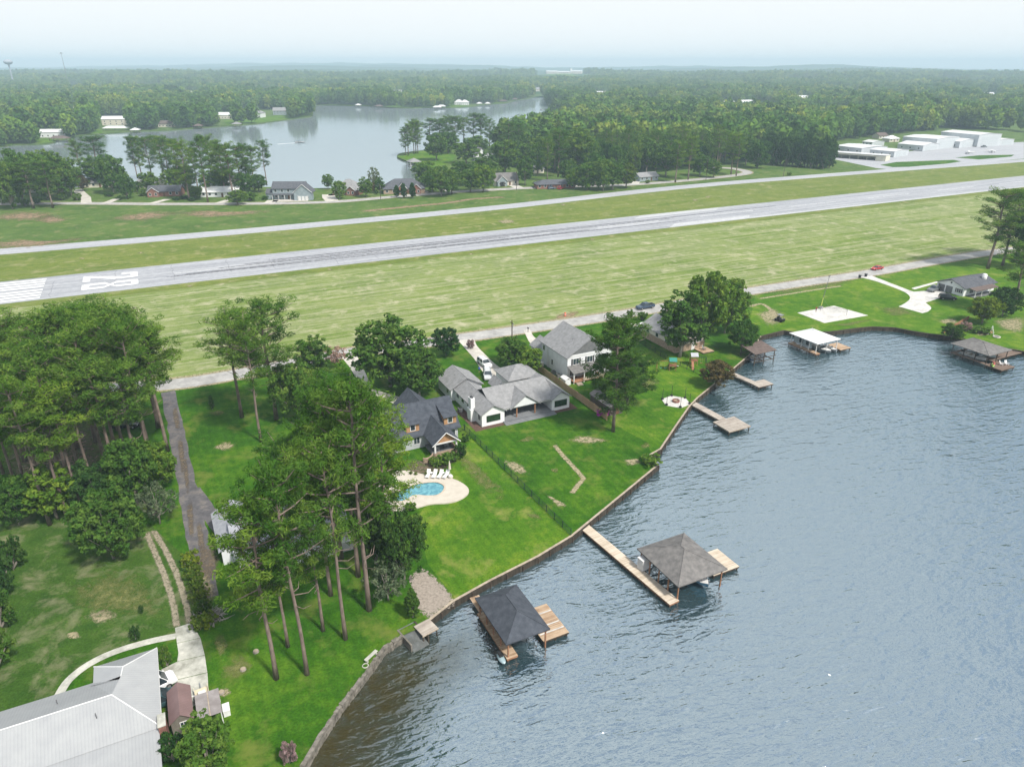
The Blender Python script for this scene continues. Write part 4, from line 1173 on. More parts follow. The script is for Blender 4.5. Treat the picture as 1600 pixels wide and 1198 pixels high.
CONES = [broad(31,H=8,rad=2.2,trunk=.06,lobes=18,cone=.75,mat=LEAF_D,size=.34,per=20), broad(32,H=14,rad=4.2,trunk=.02,lobes=24,cone=.35,mat=LEAF_D,size=.5)]
SHRUBS = [broad(41,H=2.2,rad=1.5,trunk=.06,lobes=9,size=.24,per=16,dens=.8), broad(42,H=3,rad=2.1,trunk=.06,lobes=10,size=.26,per=18,dens=.9)]
SHRUB_D, SHRUB_Y, SHRUB_P = [remat(SHRUBS[1],LEAF_D)], [remat(SHRUBS[0],LEAF_Y)], [remat(SHRUBS[1],LEAF_P)]
OPEN = [broad(51,H=7,rad=3.2,trunk=.18,lobes=11,size=.34,per=12,dens=.8,mat=LEAF_G)]
PINE_LONE = [pine(71,crown=.80,rad=4.4,limbs=72,per=62,mat=NEEDLE_D)]
KIND = dict(p=PINES, l=PINE_LONE, q=PINES_FAR, t=PINES_GROVE, b=OAKS, y=OAKS_Y, d=OAKS_D, c=[CONES[0]], e=[CONES[1]], s=SHRUBS, sd=SHRUB_D, sy=SHRUB_Y, sp=SHRUB_P, r=[remat(OAKS[0],LEAF_R)], g=OPEN, k=[remat(OPEN[0],LEAF_P)])
TREE_NAME = dict(p='pine_tree', l='pine_tree', q='pine_tree', t='pine_tree', b='broadleaf_tree', y='broadleaf_tree', d='evergreen_tree', c='conifer', e='evergreen_tree', s='shrub', sd='shrub', sy='shrub', sp='flowering_shrub', r='broadleaf_tree', g='small_tree', k='flowering_tree')
tree_n = [0]
TREE_SPOTS = []
def tree(kind, x, y, h, r, label, group=None, var=None, cat=None):
    L = KIND[kind]; i = tree_n[0] if var is None else var
    tree_n[0] += 1
    tm, cm, H, rad = L[i % len(L)]
    nm = TREE_NAME[kind]
    o = link(nm, None, None, (x,y,0), random.uniform(0,6.28))
    tag(o, label, cat or ('shrub' if 'shrub' in nm else 'tree'), group)
    o.scale = (r/rad, r/rad, h/H)
    link('trunk', tm, o); link('crown', cm, o)
    TREE_SPOTS.append((x,y))
    return o
def tree_px(kind, bx, by, ty, wpx, label, group=None, var=None):
    if kind == 'p' and by < 340: kind = 'q'
    x, y = G(bx,by)
    h = max(height_at(bx,by,ty), .8)
    d = math.hypot(y*math.cos(PITCH)+(CAM_H-h*.6)*math.sin(PITCH), x*.0)
    return tree(kind, x, y, h, wpx/2*d/FPX, label, group, var)
ORD = ['first','second','third','fourth','fifth','sixth','seventh','eighth','ninth','tenth','eleventh','twelfth','thirteenth','fourteenth','fifteenth','sixteenth','seventeenth','eighteenth','nineteenth','twentieth',
       'twenty-first','twenty-second','twenty-third','twenty-fourth','twenty-fifth','twenty-sixth','twenty-seventh','twenty-eighth','twenty-ninth','thirtieth','thirty-first','thirty-second','thirty-third','thirty-fourth','thirty-fifth','thirty-sixth','thirty-seventh','thirty-eighth']
def row(spots, what, group):
    """spots of one stand; each label counts the trunks from the left"""
    for i,s in enumerate(sorted(spots, key=lambda s: s[1])):
        tree_px(*s, f'{what}, {ORD[i]} trunk from the left', group)
random.seed(3)
# foreground pines on the lakeside lawn
for s,lab in [
    (('p',432,1060,788,125,0),'nearest pine with thick bare trunk on the lower lawn'),
    (('p',480,1053,735,120,3),'pine with slim grey trunk just right of the nearest pine'),
    (('p',540,998,700,100,1),'slender bare-trunked pine on the lower lawn nearest the stone seawall bend'),
    (('p',577,953,598,130,4),'tall pine whose trunk stands left of the gnarled small tree'),
    (('p',505,985,770,95,2),'pine between the slim grey trunk and the slender trunk on the lower lawn'),
    (('p',450,1010,800,90,0),'pine behind the nearest pine in front of the white cottage'),
    (('p',607,880,655,120,2),'pine standing at the edge of the pool patio'),
    (('p',517,930,690,105,3),'pine close to the right end of the white cottage'),
    (('p',560,900,612,120,0),'tall pine between the white cottage and the pool'),
    (('p',533,872,600,120,4),'tallest crowned pine behind the white cottage'),
    (('p',462,850,690,105,1),'pine at the back left of the white cottage'),
    (('p',590,838,622,110,3),'pine just left of the pool water'),
    (('d',632,905,800,80,0),'dense dark evergreen beside the gravel bed'),
    (('e',588,880,745,70,0),'tall dark evergreen under the pool pines'),
    (('g',607,937,882,68,0),'small gnarled tree with pale limbs near the gravel bed'),
    (('c',645,964,917,32,0),'small upright dark conifer beside the gravel bed'),
    (('t',378,652,492,78,0),'pine leftmost of the three standing on the drive lawn'),
    (('p',408,690,498,74,3),'pine with leaning trunk, nearest of the three on the drive lawn'),
    (('p',432,655,476,110,2),'tall pine, rightmost of three on the drive lawn'),
    (('b',468,655,565,85,1),'round broadleaf tree right of the drive lawn pines'),
    (('b',493,600,528,60,2),'broadleaf tree between the drive lawn pines and the pink myrtle'),
    (('k',526,575,541,38,0),'pink flowering myrtle beside the curved concrete drive'),
    (('b',610,604,497,112,3),'large round oak beside the curved concrete drive'),
    (('b',656,620,546,78,0),'lighter green tree in front of the large round oak'),
    (('d',697,556,512,46,0),'dark magnolia on a round mulch bed by the road'),
    (('b',798,572,527,52,1),'rounded dark green tree beside the grey ranch garage, left of two'),
    (('b',826,582,543,46,3),'smaller rounded tree beside the grey ranch garage, right of two'),
    (('l',958,674,498,90,0),'tall dark pine standing alone by the wooden fence'),
    (('l',980,634,552,86,0),'shorter pine just behind the tall lone pine'),
    (('b',1062,558,460,82,2),'large oak with pale trunk behind the play set lawn'),
    (('b',1098,540,424,80,0),'tallest oak of the clump hiding the brick house'),
    (('b',1132,520,432,70,3),'oak at the right of the clump hiding the brick house'),
    (('b',1158,550,500,50,1),'small spreading tree behind the brown boat shelter'),
    (('r',1118,604,565,54,0),'weeping bronze-tipped shrub tree at the seawall dock'),
    (('b',178,872,770,105,1),'yellowish broadleaf tree beside the sandy wheel tracks'),
    (('g',250,818,757,62,0),'grey green small tree behind the sandy wheel tracks'),
    (('b',330,1215,1128,84,2),'broadleaf tree at the bottom edge below the maroon shed'),
    (('q',1543,420,298,72,0),'tall pine with dark trunk by the road at the right edge'),
    (('q',1566,415,300,66,2),'pine second from the road bend at the right edge'),
    (('q',1588,405,298,74,2),'pine third from the road bend at the right edge'),
    (('b',1600,420,315,60,2),'broad dark tree cut by the right edge of the picture'),
    (('p',1581,490,385,74,3),'thick-trunked pine right of the white house with the black roof'),
    (('y',1534,505,464,50,0),'rounded light green tree before the white house porch'),
    (('d',1566,494,448,46,0),'dark tree between the thick-trunked pine and the white house'),
    (('d',1487,530,506,34,1),'dark green bush on the cove seawall'),
    (('c',332,640,616,12,0),'tiny lone conifer sapling on the drive lawn')]:
    kind,bx_,by_,ty_,w_,v_ = s
    tree_px(kind,bx_,by_,ty_,w_,lab,None,v_)
# pine grove on the left
grove = [(12,690,500),(40,720,505),(78,820,590),(112,765,560),(120,700,497),(150,690,486),(170,745,520),(185,672,480),(205,660,478),(222,668,486),(240,742,505),(262,705,520),(232,700,500),(198,720,500),(60,668,498),
         (92,655,500),(140,640,483),(165,648,482),(28,770,560),(5,740,540),(130,800,610),(95,740,540),(148,770,580),(215,640,495),(50,790,600),(180,700,495),(22,640,520),(75,690,520),(248,668,520),(8,800,620),(60,745,555),(125,740,530),(190,770,570),(105,810,640),(225,765,575)]
row([('t',x,y,t,random.uniform(72,92)) for x,y,t in grove], 'tall pine in the dense left grove', 'pines of the left grove')
row([('b',215,790,690,86),('d',160,800,720,76),('b',90,810,730,80),('b',250,765,690,66),('b',30,820,745,70)], 'low broadleaf tree under the left pine grove', 'understorey trees of the left grove')
row([('sd',8,930,868,50),('s',2,985,925,55),('sd',22,890,840,44),('s',-5,1050,985,60)], 'rounded shrub on the left edge lawn', 'shrubs on the left edge lawn')
row([('sy',300+i*5.0,885+i*19,862+i*19,30) for i in range(6)]+[('sy',312,985,962,26)], 'yellow green hedge shrub beside the dark drive', 'hedge shrubs by the dark drive')
for s,lab in [(('sd',272,1188,1148,46,0),'clipped round bush below the maroon shed'),(('s',258,1028,1008,16,0),'small round shrub in front of the white metal roof, upper'),(('s',262,1040,1020,18,0),'small round shrub beside the white van bonnet'),
              (('sd',222,958,945,9,0),'tiny dark sapling on the worn lawn near the wheel tracks'),(('sd',214,1000,978,18,0),'dark small shrub beside the curved path'),
              (('sp',453,1192,1160,30,0),'pinkish shrub near the bottom of the stone seawall'),
              (('sd',720,715,693,22,0),'clipped ball shrub at the corner of the stone porch'),(('s',700,722,708,30,0),'low hedge in front of the stone porch wall'),(('s',682,728,714,24,0),'spreading shrub at the foot of the stone porch'),
              (('s',728,690,678,14,0),'small shrub behind the stone porch corner'),(('sp',735,545,530,14,0),'pink shrub at the mouth of the ranch driveway'),
              (('s',1018,725,712,34,0),'leafy vine clump on the seawall jog'),(('s',640,797,786,22,0),'low planting at the pool deck edge'),
              (('s',1003,500,487,18,0),'small shrub beside the white boat trailer'),(('s',985,496,484,12,0),'little shrub by the mailbox near the pickup'),
              (('sp',1508,517,503,20,0),'pale pink flowering shrub behind the cove bush'),(('s',1530,520,510,30,0),'low green bed near the right edge fence'),
              (('sy',642,742,738,6,0),'small yellow flower clump on the mulch, left'),(('sy',650,743,739,6,0),'small yellow flower clump on the mulch, middle'),(('sy',666,744,739,6,0),'small yellow flower clump on the mulch, right'),
              (('s',575,640,626,30,0),'dark shrub at the corner of the curved drive')]:
    tree_px(*s[:5], lab, None, s[5])
# trees along the far road and the far lake
row([('p',53,326,255,52),('p',83,325,252,46),('b',20,327,250,46),('b',38,320,233,52),('b',75,312,234,52),('b',100,312,240,46),('b',112,306,246,36),('b',4,318,255,46),('b',60,305,240,46),('b',92,300,243,46)],
    'tree in the far left stand beyond the taxiway', 'far left stand')
row([('p',130,286,221,26),('p',158,286,214,44),('b',150,292,246,44),('b',178,303,240,44),('b',199,311,272,26),('p',215,279,214,26),('p',222,278,215,30),('p',240,291,215,36),('p',258,286,214,36),('b',120,292,262,30),('b',215,300,283,16),('b',235,300,268,30),('b',190,296,262,30),('b',168,292,258,30)],
    'lakeside tree left of the far brick house', 'lakeside trees left of the brick house')
row([('p',268,296,216,34),('p',283,300,218,36),('p',296,313,222,46),('p',325,316,215,36),('p',335,300,213,30),('p',345,292,220,36),('p',352,302,228,42),('p',365,310,225,42),('p',378,302,228,42),('p',388,299,226,32),('p',398,296,230,30),('p',417,290,222,28),('p',310,300,232,34),('b',305,310,290,26),('b',275,300,262,34),('b',330,304,268,36),('b',350,300,262,34),('b',385,304,270,36),('b',290,298,258,34),('b',405,300,272,30)],
    'tree in the clump left of the blue grey house', 'pines left of the blue grey house')
row([('s',97,313,300,16),('s',121,313,302,16),('s',171,307,300,16),('sd',188,313,305,8),('b',372,320,297,34),('s',392,314,300,22),('sd',276,313,309,14),('sd',288,311,306,16),('sd',300,314,309,14),('s',414,312,306,14),('s',224,306,298,18),('s',60,318,308,16),('s',40,322,311,14)],
    'garden shrub along the left far road', 'far road garden shrubs')
tree_px('r',130,299,275,20,'bronze-leaved tree by the curving far driveway')
row([('b',513,296,272,19),('b',531,311,282,24),('b',572,308,278,24),('g',586,299,260,20),('b',594,302,278,18),('r',583,302,285,10),('sd',588,304,296,6)], 'garden tree between the far hip-roofed houses', 'garden trees of the grey hip-roofed houses')
row([('c',620,309,288,13),('c',631,310,285,15),('c',645,310,284,15)], 'pointed evergreen before the white-trimmed gables', 'pointed evergreens')
row([('p',634,243,200,22),('p',638,243,194,22),('p',647,241,190,24),('p',650,240,188,22),('p',653,240,190,24),('b',682,251,208,40),('p',672,236,186,30),('p',688,236,187,32),('p',700,234,183,30),('p',712,234,182,30),('p',725,232,185,32),('p',740,232,178,28),('p',752,232,180,28),('p',765,229,187,26),('b',700,240,205,34),('b',745,245,212,40),('b',728,256,218,46)],
    'tree on the wooded point in the far lake', 'trees on the lake point')
row([('b',665,291,252,38),('b',690,307,258,46),('b',706,303,270,36),('b',735,300,265,40),('b',755,300,256,42),('b',676,300,266,36),('b',722,290,252,40),('b',758,280,240,42)],
    'broadleaf tree screening the bend of the far road', 'screen trees by the far road bend')
row([('p',795,252,192,32),('p',810,250,195,32),('b',788,272,218,48),('b',820,290,246,28),('p',855,283,216,26),('p',872,277,203,34),('b',905,272,203,54),('b',840,275,225,36),('b',828,262,222,40),('b',885,285,250,30),('b',918,297,253,40),('b',942,298,247,38),('b',957,297,251,36),('y',978,294,256,34),('b',930,290,240,44),('b',898,296,262,30),('s',842,292,283,22)],
    'tree behind the low charcoal-roofed far house', 'trees behind the low dark-roofed house')
row([('p',1055,285,221,30),('p',1075,281,214,32),('b',1040,276,222,42),('b',1010,270,215,46),('b',1093,275,240,34),('b',1115,278,250,24),('p',1142,273,210,32),('p',1150,275,220,28),('b',1183,263,218,38),('b',1165,258,212,34),('p',1120,262,205,30),('s',1012,287,281,9),('s',1233,275,269,8)],
    'tree near the pale bungalow where the far road turns', 'trees where the far road turns')
row([('e',1200+i*9.5,256+i*.7+(i%2)*2,203+(i%3)*4+i*.8,26) for i in range(11)], 'dark evergreen in the screen beside the open hangars', 'evergreen screen by the hangars')

# the wood east of the far lake: the front rows as single trees, the rest as one mass
WOOD = [(772,240),(850,208),(930,186),(1000,180),(1190,188),(1240,196),(1296,215),(1290,240),(1200,250),(1150,256),(1100,262),(1040,268),(960,278),(880,272),(800,262)]
WOODW = [G(*p) for p in WOOD]
mass = []
cand = []
xs = [p[0] for p in WOODW]; ys = [p[1] for p in WOODW]
yy = min(ys)
while yy < max(ys):
    xx = min(xs)
    while xx < max(xs):
        x, y = xx+random.uniform(-4,4), yy+random.uniform(-4,4)
        if in_poly(x,y,WOODW) and not in_poly(x,y,FAR_LAKE) and all((x-t[0])**2+(y-t[1])**2 > 30 for t in TREE_SPOTS[-160:]): cand.append((x,y))
        xx += 10.5
    yy += 10.5
cand.sort(key=lambda p: p[1])
n_single = 110
for x,y in cand[:n_single]:
    k = random.choices(['p','b','d','y'], [.24,.60,.10,.06])[0]
    h = random.uniform(20,27) if k == 'p' else random.uniform(14,22)
    tree('q' if k=='p' else k, x, y, h, h*random.uniform(.17,.21) if k=='p' else h*random.uniform(.28,.38), {'p':'tall pine','b':'green broadleaf tree','d':'dark evergreen tree','y':'yellow green broadleaf tree'}[k]+' in the front rows of the wood right of the far lake', 'front rows of the lakeside wood')
mass += [(x,y,random.uniform(17,27),0) for x,y in cand[n_single:]]
print('single trees', tree_n[0], 'wood mass', len(mass))

# ------------------------------------------------------------------ far forest: one mass
CLEAR = [[(98,208),(128,208),(130,195),(122,160),(112,160),(110,190)], [(838,133),(912,133),(912,116),(838,116)], [(1298,262),(1600,262),(1600,205),(1480,202),(1300,222)],
         [(150,210),(205,210),(205,182),(155,182)], [(372,192),(452,192),(456,172),(375,172)], [(1150,196),(1212,196),(1206,166),(1160,166)], [(1465,205),(1480,205),(1478,190),(1468,190)]]
CLEARW = [[G(*p) for p in c] for c in CLEAR]
CLEARB = [(min(p[0] for p in c),max(p[0] for p in c),min(p[1] for p in c),max(p[1] for p in c)) for c in CLEARW]
HCLEAR = [(*G(a,b),w,d) for a,b,w,d in ((178,196,19,60),(397,184,17,90),(437,180,15,90),(80,215,14,50),(350,186,11,120),(258,199,11,60),(717,164,12,110),(726,164.5,12,110),(782,149,17,260),(838,144,22,300),(852,142,22,300),(1140,168,18,380),(1172,166,24,380),(1196,176,20,300),(1012,162,14,300),(6,208,14,90),(1255,158,16,360),(1330,150,20,420),(1420,160,18,360),(1545,152,20,420),(940,150,18,420),(300,150,18,420),(120,140,20,520),(420,146,16,420),(620,148,18,420),(1470,172,16,250),(878,128,120,420),(560,166.5,14,40),(592,168.5,16,40),(620,166,14,40),(690,168,20,60),(750,163,16,60),(786,160,14,60))]
def far_ok(x, y):
    if y < 1950 and (in_poly(x,y,FAR_LAKE) or in_poly(x,y,WOODW)): return False
    for hx_,hy_,hw_,dp_ in HCLEAR:
        if hy_-dp_ < y < hy_+10 and abs(x-hx_*y/hy_) < hw_: return False
    return not any(in_poly(x,y,c) for c,(x0,x1,y0,y1) in zip(CLEARW,CLEARB) if x0 < x < x1 and y0 < y < y1)
frontier_px = [(-900,246),(-300,246),(0,229),(80,223),(122,213),(200,206),(300,201),(400,194),(489,181),(488,166),(600,168),(700,169),(760,164),(826,155),(838,150),(850,151),(857,166),(858,178),(900,186),(1000,181),(1190,188),(1240,196),(1296,214),(1310,221),(1400,222),(1480,201),(1610,208),(2200,190)]
fr = [G(*p) for p in frontier_px]
fa = [p[0]/p[1] for p in fr]
forest = []
y = 560.0
HALF = math.tan(R(40))
while y < 4600:
    step = 7.8+max(0,(y-900))*.0042
    x = -y*HALF
    while x < y*HALF:
        px, py = x+random.uniform(-.5,.5)*step, y+random.uniform(-.5,.5)*step
        # beyond the frontier line?
        ok = False
        i = bisect.bisect_right(fa, px/py)-1
        if 0 <= i < len(fr)-1:
            a, b = fr[i], fr[i+1]
            ok = (b[0]-a[0])*(py-a[1])-(b[1]-a[1])*(px-a[0]) > 0
        if ok and noise.noise(Vector((px/140,py/200,2.5))) < .30 and far_ok(px,py):
            forest.append((px,py,(random.uniform(14,25)+min(4,(py-600)/500))*(1+.38*noise.noise(Vector((px/110,py/110,7)))),rise(px,py)))
        x += step
    y += step
forest += mass
print('forest points', len(forest))

def low_tree(seed, H, rad, pinelike):
    rnd = random.Random(seed); cl = []
    if pinelike:
        for k in range(15):
            f = k/14; z = H*(.30+.68*f); s = rad*math.sqrt(max(.06,1-((f-.42)/.62)**2))*.75
            a = k*2.399; cl.append((math.cos(a)*s,math.sin(a)*s,z,rad*.42,H*.055))
    else:
        for k in range(16):
            f = (k+.5)/16; zz = 1-2*f; a = k*2.399; s = math.sqrt(1-zz*zz)*.66
            cl.append((math.cos(a)*s*rad,math.sin(a)*s*rad,H*(.56+zz*.33),rad*.44,H*.13))
    cm = tuft_crown('far_crown', FAR_N if pinelike else FAR_L, cl, 15, 2.1 if pinelike else 2.4, .9, .8, .35, .85)
    return bpy.data.objects.new('far_tree_form', cm)
# the forms are data only, never linked to the scene; crowns keep a unit height of 20 m
FORMS = [low_tree(1,20,3.9,True), low_tree(2,20,4.4,True), low_tree(3,20,5.6,False), low_tree(4,20,6.4,False), low_tree(5,20,5.0,False)]
FORMS[4].data.materials.clear(); FORMS[4].data.materials.append(FAR_Y)

def mass_object(name, label, cat, pts):
    me = bpy.data.meshes.new(name)
    me.from_pydata([(p[0],p[1],p[3]-.3) for p in pts], [], [])
    n = len(pts)
    sc_ = np.array([p[2] for p in pts])/20.0
    kk = rng.choice([0,1,2,3,4], n, p=[.28,.22,.22,.14,.14])
    # patches of one kind: pine ridges and leafy hollows
    for i,p in enumerate(pts):
        q = noise.noise(Vector((p[0]/160,p[1]/160,0)))
        if q > .18 and kk[i] > 1: kk[i] = kk[i] % 2
        elif q < -.2 and kk[i] < 2: kk[i] = 2+kk[i]
    me.attributes.new('tree_scale','FLOAT','POINT').data.foreach_set('value', sc_.astype(np.float32))
    me.attributes.new('tree_turn','FLOAT','POINT').data.foreach_set('value', (rng.random(n)*6.28).astype(np.float32))
    me.attributes.new('tree_form','INT','POINT').data.foreach_set('value', kk.astype(np.int32))
    o = link(name, me)
    tag(o, label, cat, kind='stuff')
    ng = bpy.data.node_groups.new(name, 'GeometryNodeTree')
    ng.interface.new_socket('Geometry', in_out='INPUT', socket_type='NodeSocketGeometry')
    ng.interface.new_socket('Geometry', in_out='OUTPUT', socket_type='NodeSocketGeometry')
    N, Lk = ng.nodes, ng.links
    gi, go = N.new('NodeGroupInput'), N.new('NodeGroupOutput')
    ip = N.new('GeometryNodeInstanceOnPoints')
    jn = N.new('GeometryNodeJoinGeometry')
    for f in FORMS:
        oi = N.new('GeometryNodeObjectInfo'); oi.inputs['Object'].default_value = f
        oi.inputs['As Instance'].default_value = True
        Lk.new(oi.outputs['Geometry'], jn.inputs['Geometry'])
    def attr(nm, t):
        a = N.new('GeometryNodeInputNamedAttribute'); a.data_type = t; a.inputs['Name'].default_value = nm
        return a.outputs['Attribute']
    cx = N.new('ShaderNodeCombineXYZ'); Lk.new(attr('tree_turn','FLOAT'), cx.inputs['Z'])
    Lk.new(gi.outputs[0], ip.inputs['Points']); Lk.new(jn.outputs[0], ip.inputs['Instance'])
    ip.inputs['Pick Instance'].default_value = True
    Lk.new(attr('tree_form','INT'), ip.inputs['Instance Index'])
    Lk.new(cx.outputs[0], ip.inputs['Rotation']); Lk.new(attr('tree_scale','FLOAT'), ip.inputs['Scale'])
    Lk.new(ip.outputs[0], go.inputs[0])
    md = o.modifiers.new('trees','NODES'); md.node_group = ng
    return o
mass_object('far_forest', 'hazy forest mass stretching to the horizon beyond the far lake', 'forest', forest)
FLOOR = pm('forest floor', (.030,.055,.018), (.018,.035,.012), .05, 1, 0)
sheet('forest_floor', WOODW, .008, FLOOR)

# ------------------------------------------------------------------ houses near the lake
SIDING = pm('white siding', (.70,.715,.73), (.62,.635,.65), .8, .7, .2)
BRICKW = pm('white painted brick', (.76,.765,.77), (.68,.685,.69), 5, .8, .2, .01)
BRICKR = pm('red brown brick', (.27,.13,.10), (.17,.085,.07), 4, .9, .15, .01)
BRICKT = pm('mixed tan stone', (.40,.30,.22), (.22,.165,.125), 2.2, .9, .15, .03)
SHAKE = pm('tan cedar shake', (.42,.25,.13), (.30,.17,.09), 2, .85, .15)
GREYB = pm('blue grey siding', (.26,.31,.33), (.20,.245,.265), .8, .7, .2)
BEIGE = pm('beige siding', (.62,.58,.50), (.54,.50,.43), .8, .7, .2)
DGREY = pm('dark grey siding', (.17,.175,.18), (.12,.125,.13), 1, .8, .2)
FASCIA = pm('dark trim', (.035,.035,.04), (.02,.02,.024), 1, .6, .3)

def quad_on(face, a0, a1, z0, z1, d0, d1):
    """a thin box on a wall: face '-y' at y=d0.. etc.; a runs along the wall"""
    if face in ('-y','+y'): return (a0,a1,min(d0,d1),max(d0,d1),z0,z1)
    return (min(d0,d1),max(d0,d1),a0,a1,z0,z1)
def window(parent, face, at, a0, a1, z0, z1, frame=WHITE, pane=GLASS, bars=1, t=.08):
    s = -1 if face[0] == '-' else 1
    f = MB(); e = .05
    for A0,A1,Z0,Z1 in ((a0-t,a1+t,z1,z1+t),(a0-t,a1+t,z0-t,z0),(a0-t,a0,z0,z1),(a1,a1+t,z0,z1)):
        f.box(*quad_on(face,A0,A1,Z0,Z1,at,at+s*e))
    for b in range(1,bars):
        m_ = a0+(a1-a0)*b/bars; f.box(*quad_on(face,m_-.03,m_+.03,z0,z1,at,at+s*.04))
    w = f.build('window', frame, parent)
    MB().box(*quad_on(face,a0,a1,z0,z1,at+s*.004,at+s*.022)).build('pane', pane, w)
    return w
def door(parent, face, at, a0, a1, z0, z1, mat, name='door'):
    s = -1 if face[0] == '-' else 1
    d = MB().box(*quad_on(face,a0,a1,z0,z1,at+s*.003,at+s*.05)).build(name, mat, parent)
    if name == 'door':
        MB().box(*quad_on(face,a0+.08,a0+.16,z0+.95,z0+1.05,at+s*.052,at+s*.1)).build('handle', METAL, d)
    else:
        for k in range(1,4):
            z = z0+(z1-z0)*k/4
            MB().box(*quad_on(face,a0,a1,z-.015,z+.015,at+s*.052,at+s*.06)).build('panel_joint', DGREY, d)
    return d
def gwall(m, x0, x1, y0, y1, z0, ze, zr, axis, mi=0):
    """walls with gable ends"""
    if axis == 'y': return m.extr([(x0,z0),(x0,ze),((x0+x1)/2,zr),(x1,ze),(x1,z0)], y0, y1, 'y', mi)
    return m.extr([(y0,z0),(y0,ze),((y0+y1)/2,zr),(y1,ze),(y1,z0)], x0, x1, 'x', mi)
def gable_lines(x0,x1,y0,y1,zr,axis):
    return ((x0,(y0+y1)/2,zr),(x1,(y0+y1)/2,zr)) if axis=='x' else (((x0+x1)/2,y0,zr),((x0+x1)/2,y1,zr))

# --- long white ranch with grey roof
hx, hy = -6.0, 127.5
h = thing('ranch_house', 'long white ranch house with grey shingle roofs and a wide grey porch', 'house', hx, hy)
w = MB(); gwall(w,0,5,0,14,0,2.7,4.05,'y'); w.build('wall', BRICKW, h)
w = MB(); gwall(w,-.9,6.3,14.05,21.5,0,2.7,4.5,'y'); w.build('wall', SIDING, h)
w = MB(); gwall(w,16,20.2,0,10.5,0,2.7,3.95,'y'); w.build('wall', BRICKW, h)
MB().box(5.05,15.95,4.6,11,0,2.65).build('wall', SIDING, h)
MB().box(12.4,19.6,12.8,19.6,0,2.65).build('wall', SIDING, h)
def roof(h, x0,x1,y0,y1,ze,zr,axis,mat,ov=.4,name='roof'):
    r_ = MB().gable(x0,x1,y0,y1,ze,zr,axis,ov).build(name, mat, h)
    a,b = gable_lines(x0-ov,x1+ov,y0-ov,y1+ov,zr+.15,axis)
    MB().tube([a,b], .06, 5).build('ridge_cap', mat, r_)
    return r_
roof(h,0,5,0,14,2.8,4.3,'y',R_GREY2)
roof(h,-.9,6.3,14,21.5,2.8,4.75,'y',R_GREY2)
roof(h,3.0,16.9,.6,11.2,2.75,5.35,'x',R_GREY2,.3)
roof(h,6.6,12.9,.1,5.9,2.7,4.95,'y',R_GREY2,.35)
roof(h,16,20.2,0,10.5,2.8,4.2,'y',R_GREY2)
roof(h,8.3,10.7,11.0,14.3,2.6,3.9,'y',R_GREY2,.3)
MB().hip(12.4,19.6,12.8,19.6,2.75,4.75,.45).build('roof', R_GREY2, h)
MB().extr([(7.0,2.75),(9.75,4.75),(12.5,2.75)], .02, .12, 'y').build('gable_panel', SIDING, h)
MB().box(5.0,16.0,.35,.55,2.45,2.72).build('porch_beam', WHITE, h)
posts(h, [(8.0,.45),(12.2,.45)], .3, 2.44, POSTW, .22)
boards(h, 5.05,15.95,-.1,4.55,.3,DECKGR,name='porch_floor')
for k in range(4):
    MB().box(4.6,16.3,-.45-k*.42,-.1-k*.42,.0,.27-k*.07).build('step', DECKGR, h)
window(h,'-y',0,1.1,4.0,.85,2.15,FASCIA,GLASS_G); window(h,'-y',0,16.7,19.5,.85,2.15,FASCIA,GLASS_G)
for a0 in (5.6,8.3,11.3,13.9): window(h,'-y',4.6,a0,a0+1.7,.4,2.3,FASCIA,GLASS,2)
for y0 in (6.2,9.3,12): window(h,'-x',0,y0,y0+.9,1.4,2.2,FASCIA)
window(h,'-x',-.9,15.5,16.6,1.1,2.1,WHITE); window(h,'-x',0,1.0,1.6,1.2,2.1,FASCIA)
ch = MB().box(-1.1,-.01,3.0,4.9,0,2.6).box(-.9,-.02,3.3,4.6,2.601,5.0).build('chimney', BRICKW, h)
MB().box(-.75,-.2,3.5,4.3,5.002,5.2).build('chimney_pot', BLACKM, ch)
for q in ((2.2,9.5,4.15),(3.6,12,3.6),(1.6,17.5,4.2)): MB().tube([(q[0],q[1],q[2]-.4),(q[0],q[1],q[2]+.35)],.07,6).build('roof_vent', METAL, h)
slabm = pm('brown mulch', (.13,.08,.065), (.08,.05,.04), 3, .95, .1)
for pts in ([(-1.9,-1.3),(4.5,-1.3),(4.5,-.05),(-.1,-.05),(-.1,9),(-1.9,9)], [(16.4,-1.2),(21.6,-1.2),(21.6,4),(20.3,4),(20.3,-.05),(16.4,-.05)]):
    m = cdt_sheet([(hx+W(*p)[0],hy+W(*p)[1]) for p in pts], [], .05); tag(m.build('mulch_bed', slabm), kind='structure')
acm = MB().box(-.45,.45,-.45,.45,.02,.9)
def ac_unit(x, y, label, g=None):
    o = thing('air_conditioner', label, 'air conditioner', x, y, ANG, 0, g)
    MB().box(-.45,.45,-.45,.45,.02,.9).build('body', DGREY, o); MB().tube([(0,0,.902),(0,0,.94)],.36,12).build('fan_grille', BLACKM, o)
q = W(-1.2,8.3); ac_unit(hx+q[0],hy+q[1],'grey air conditioner beside the left wall of the white ranch')

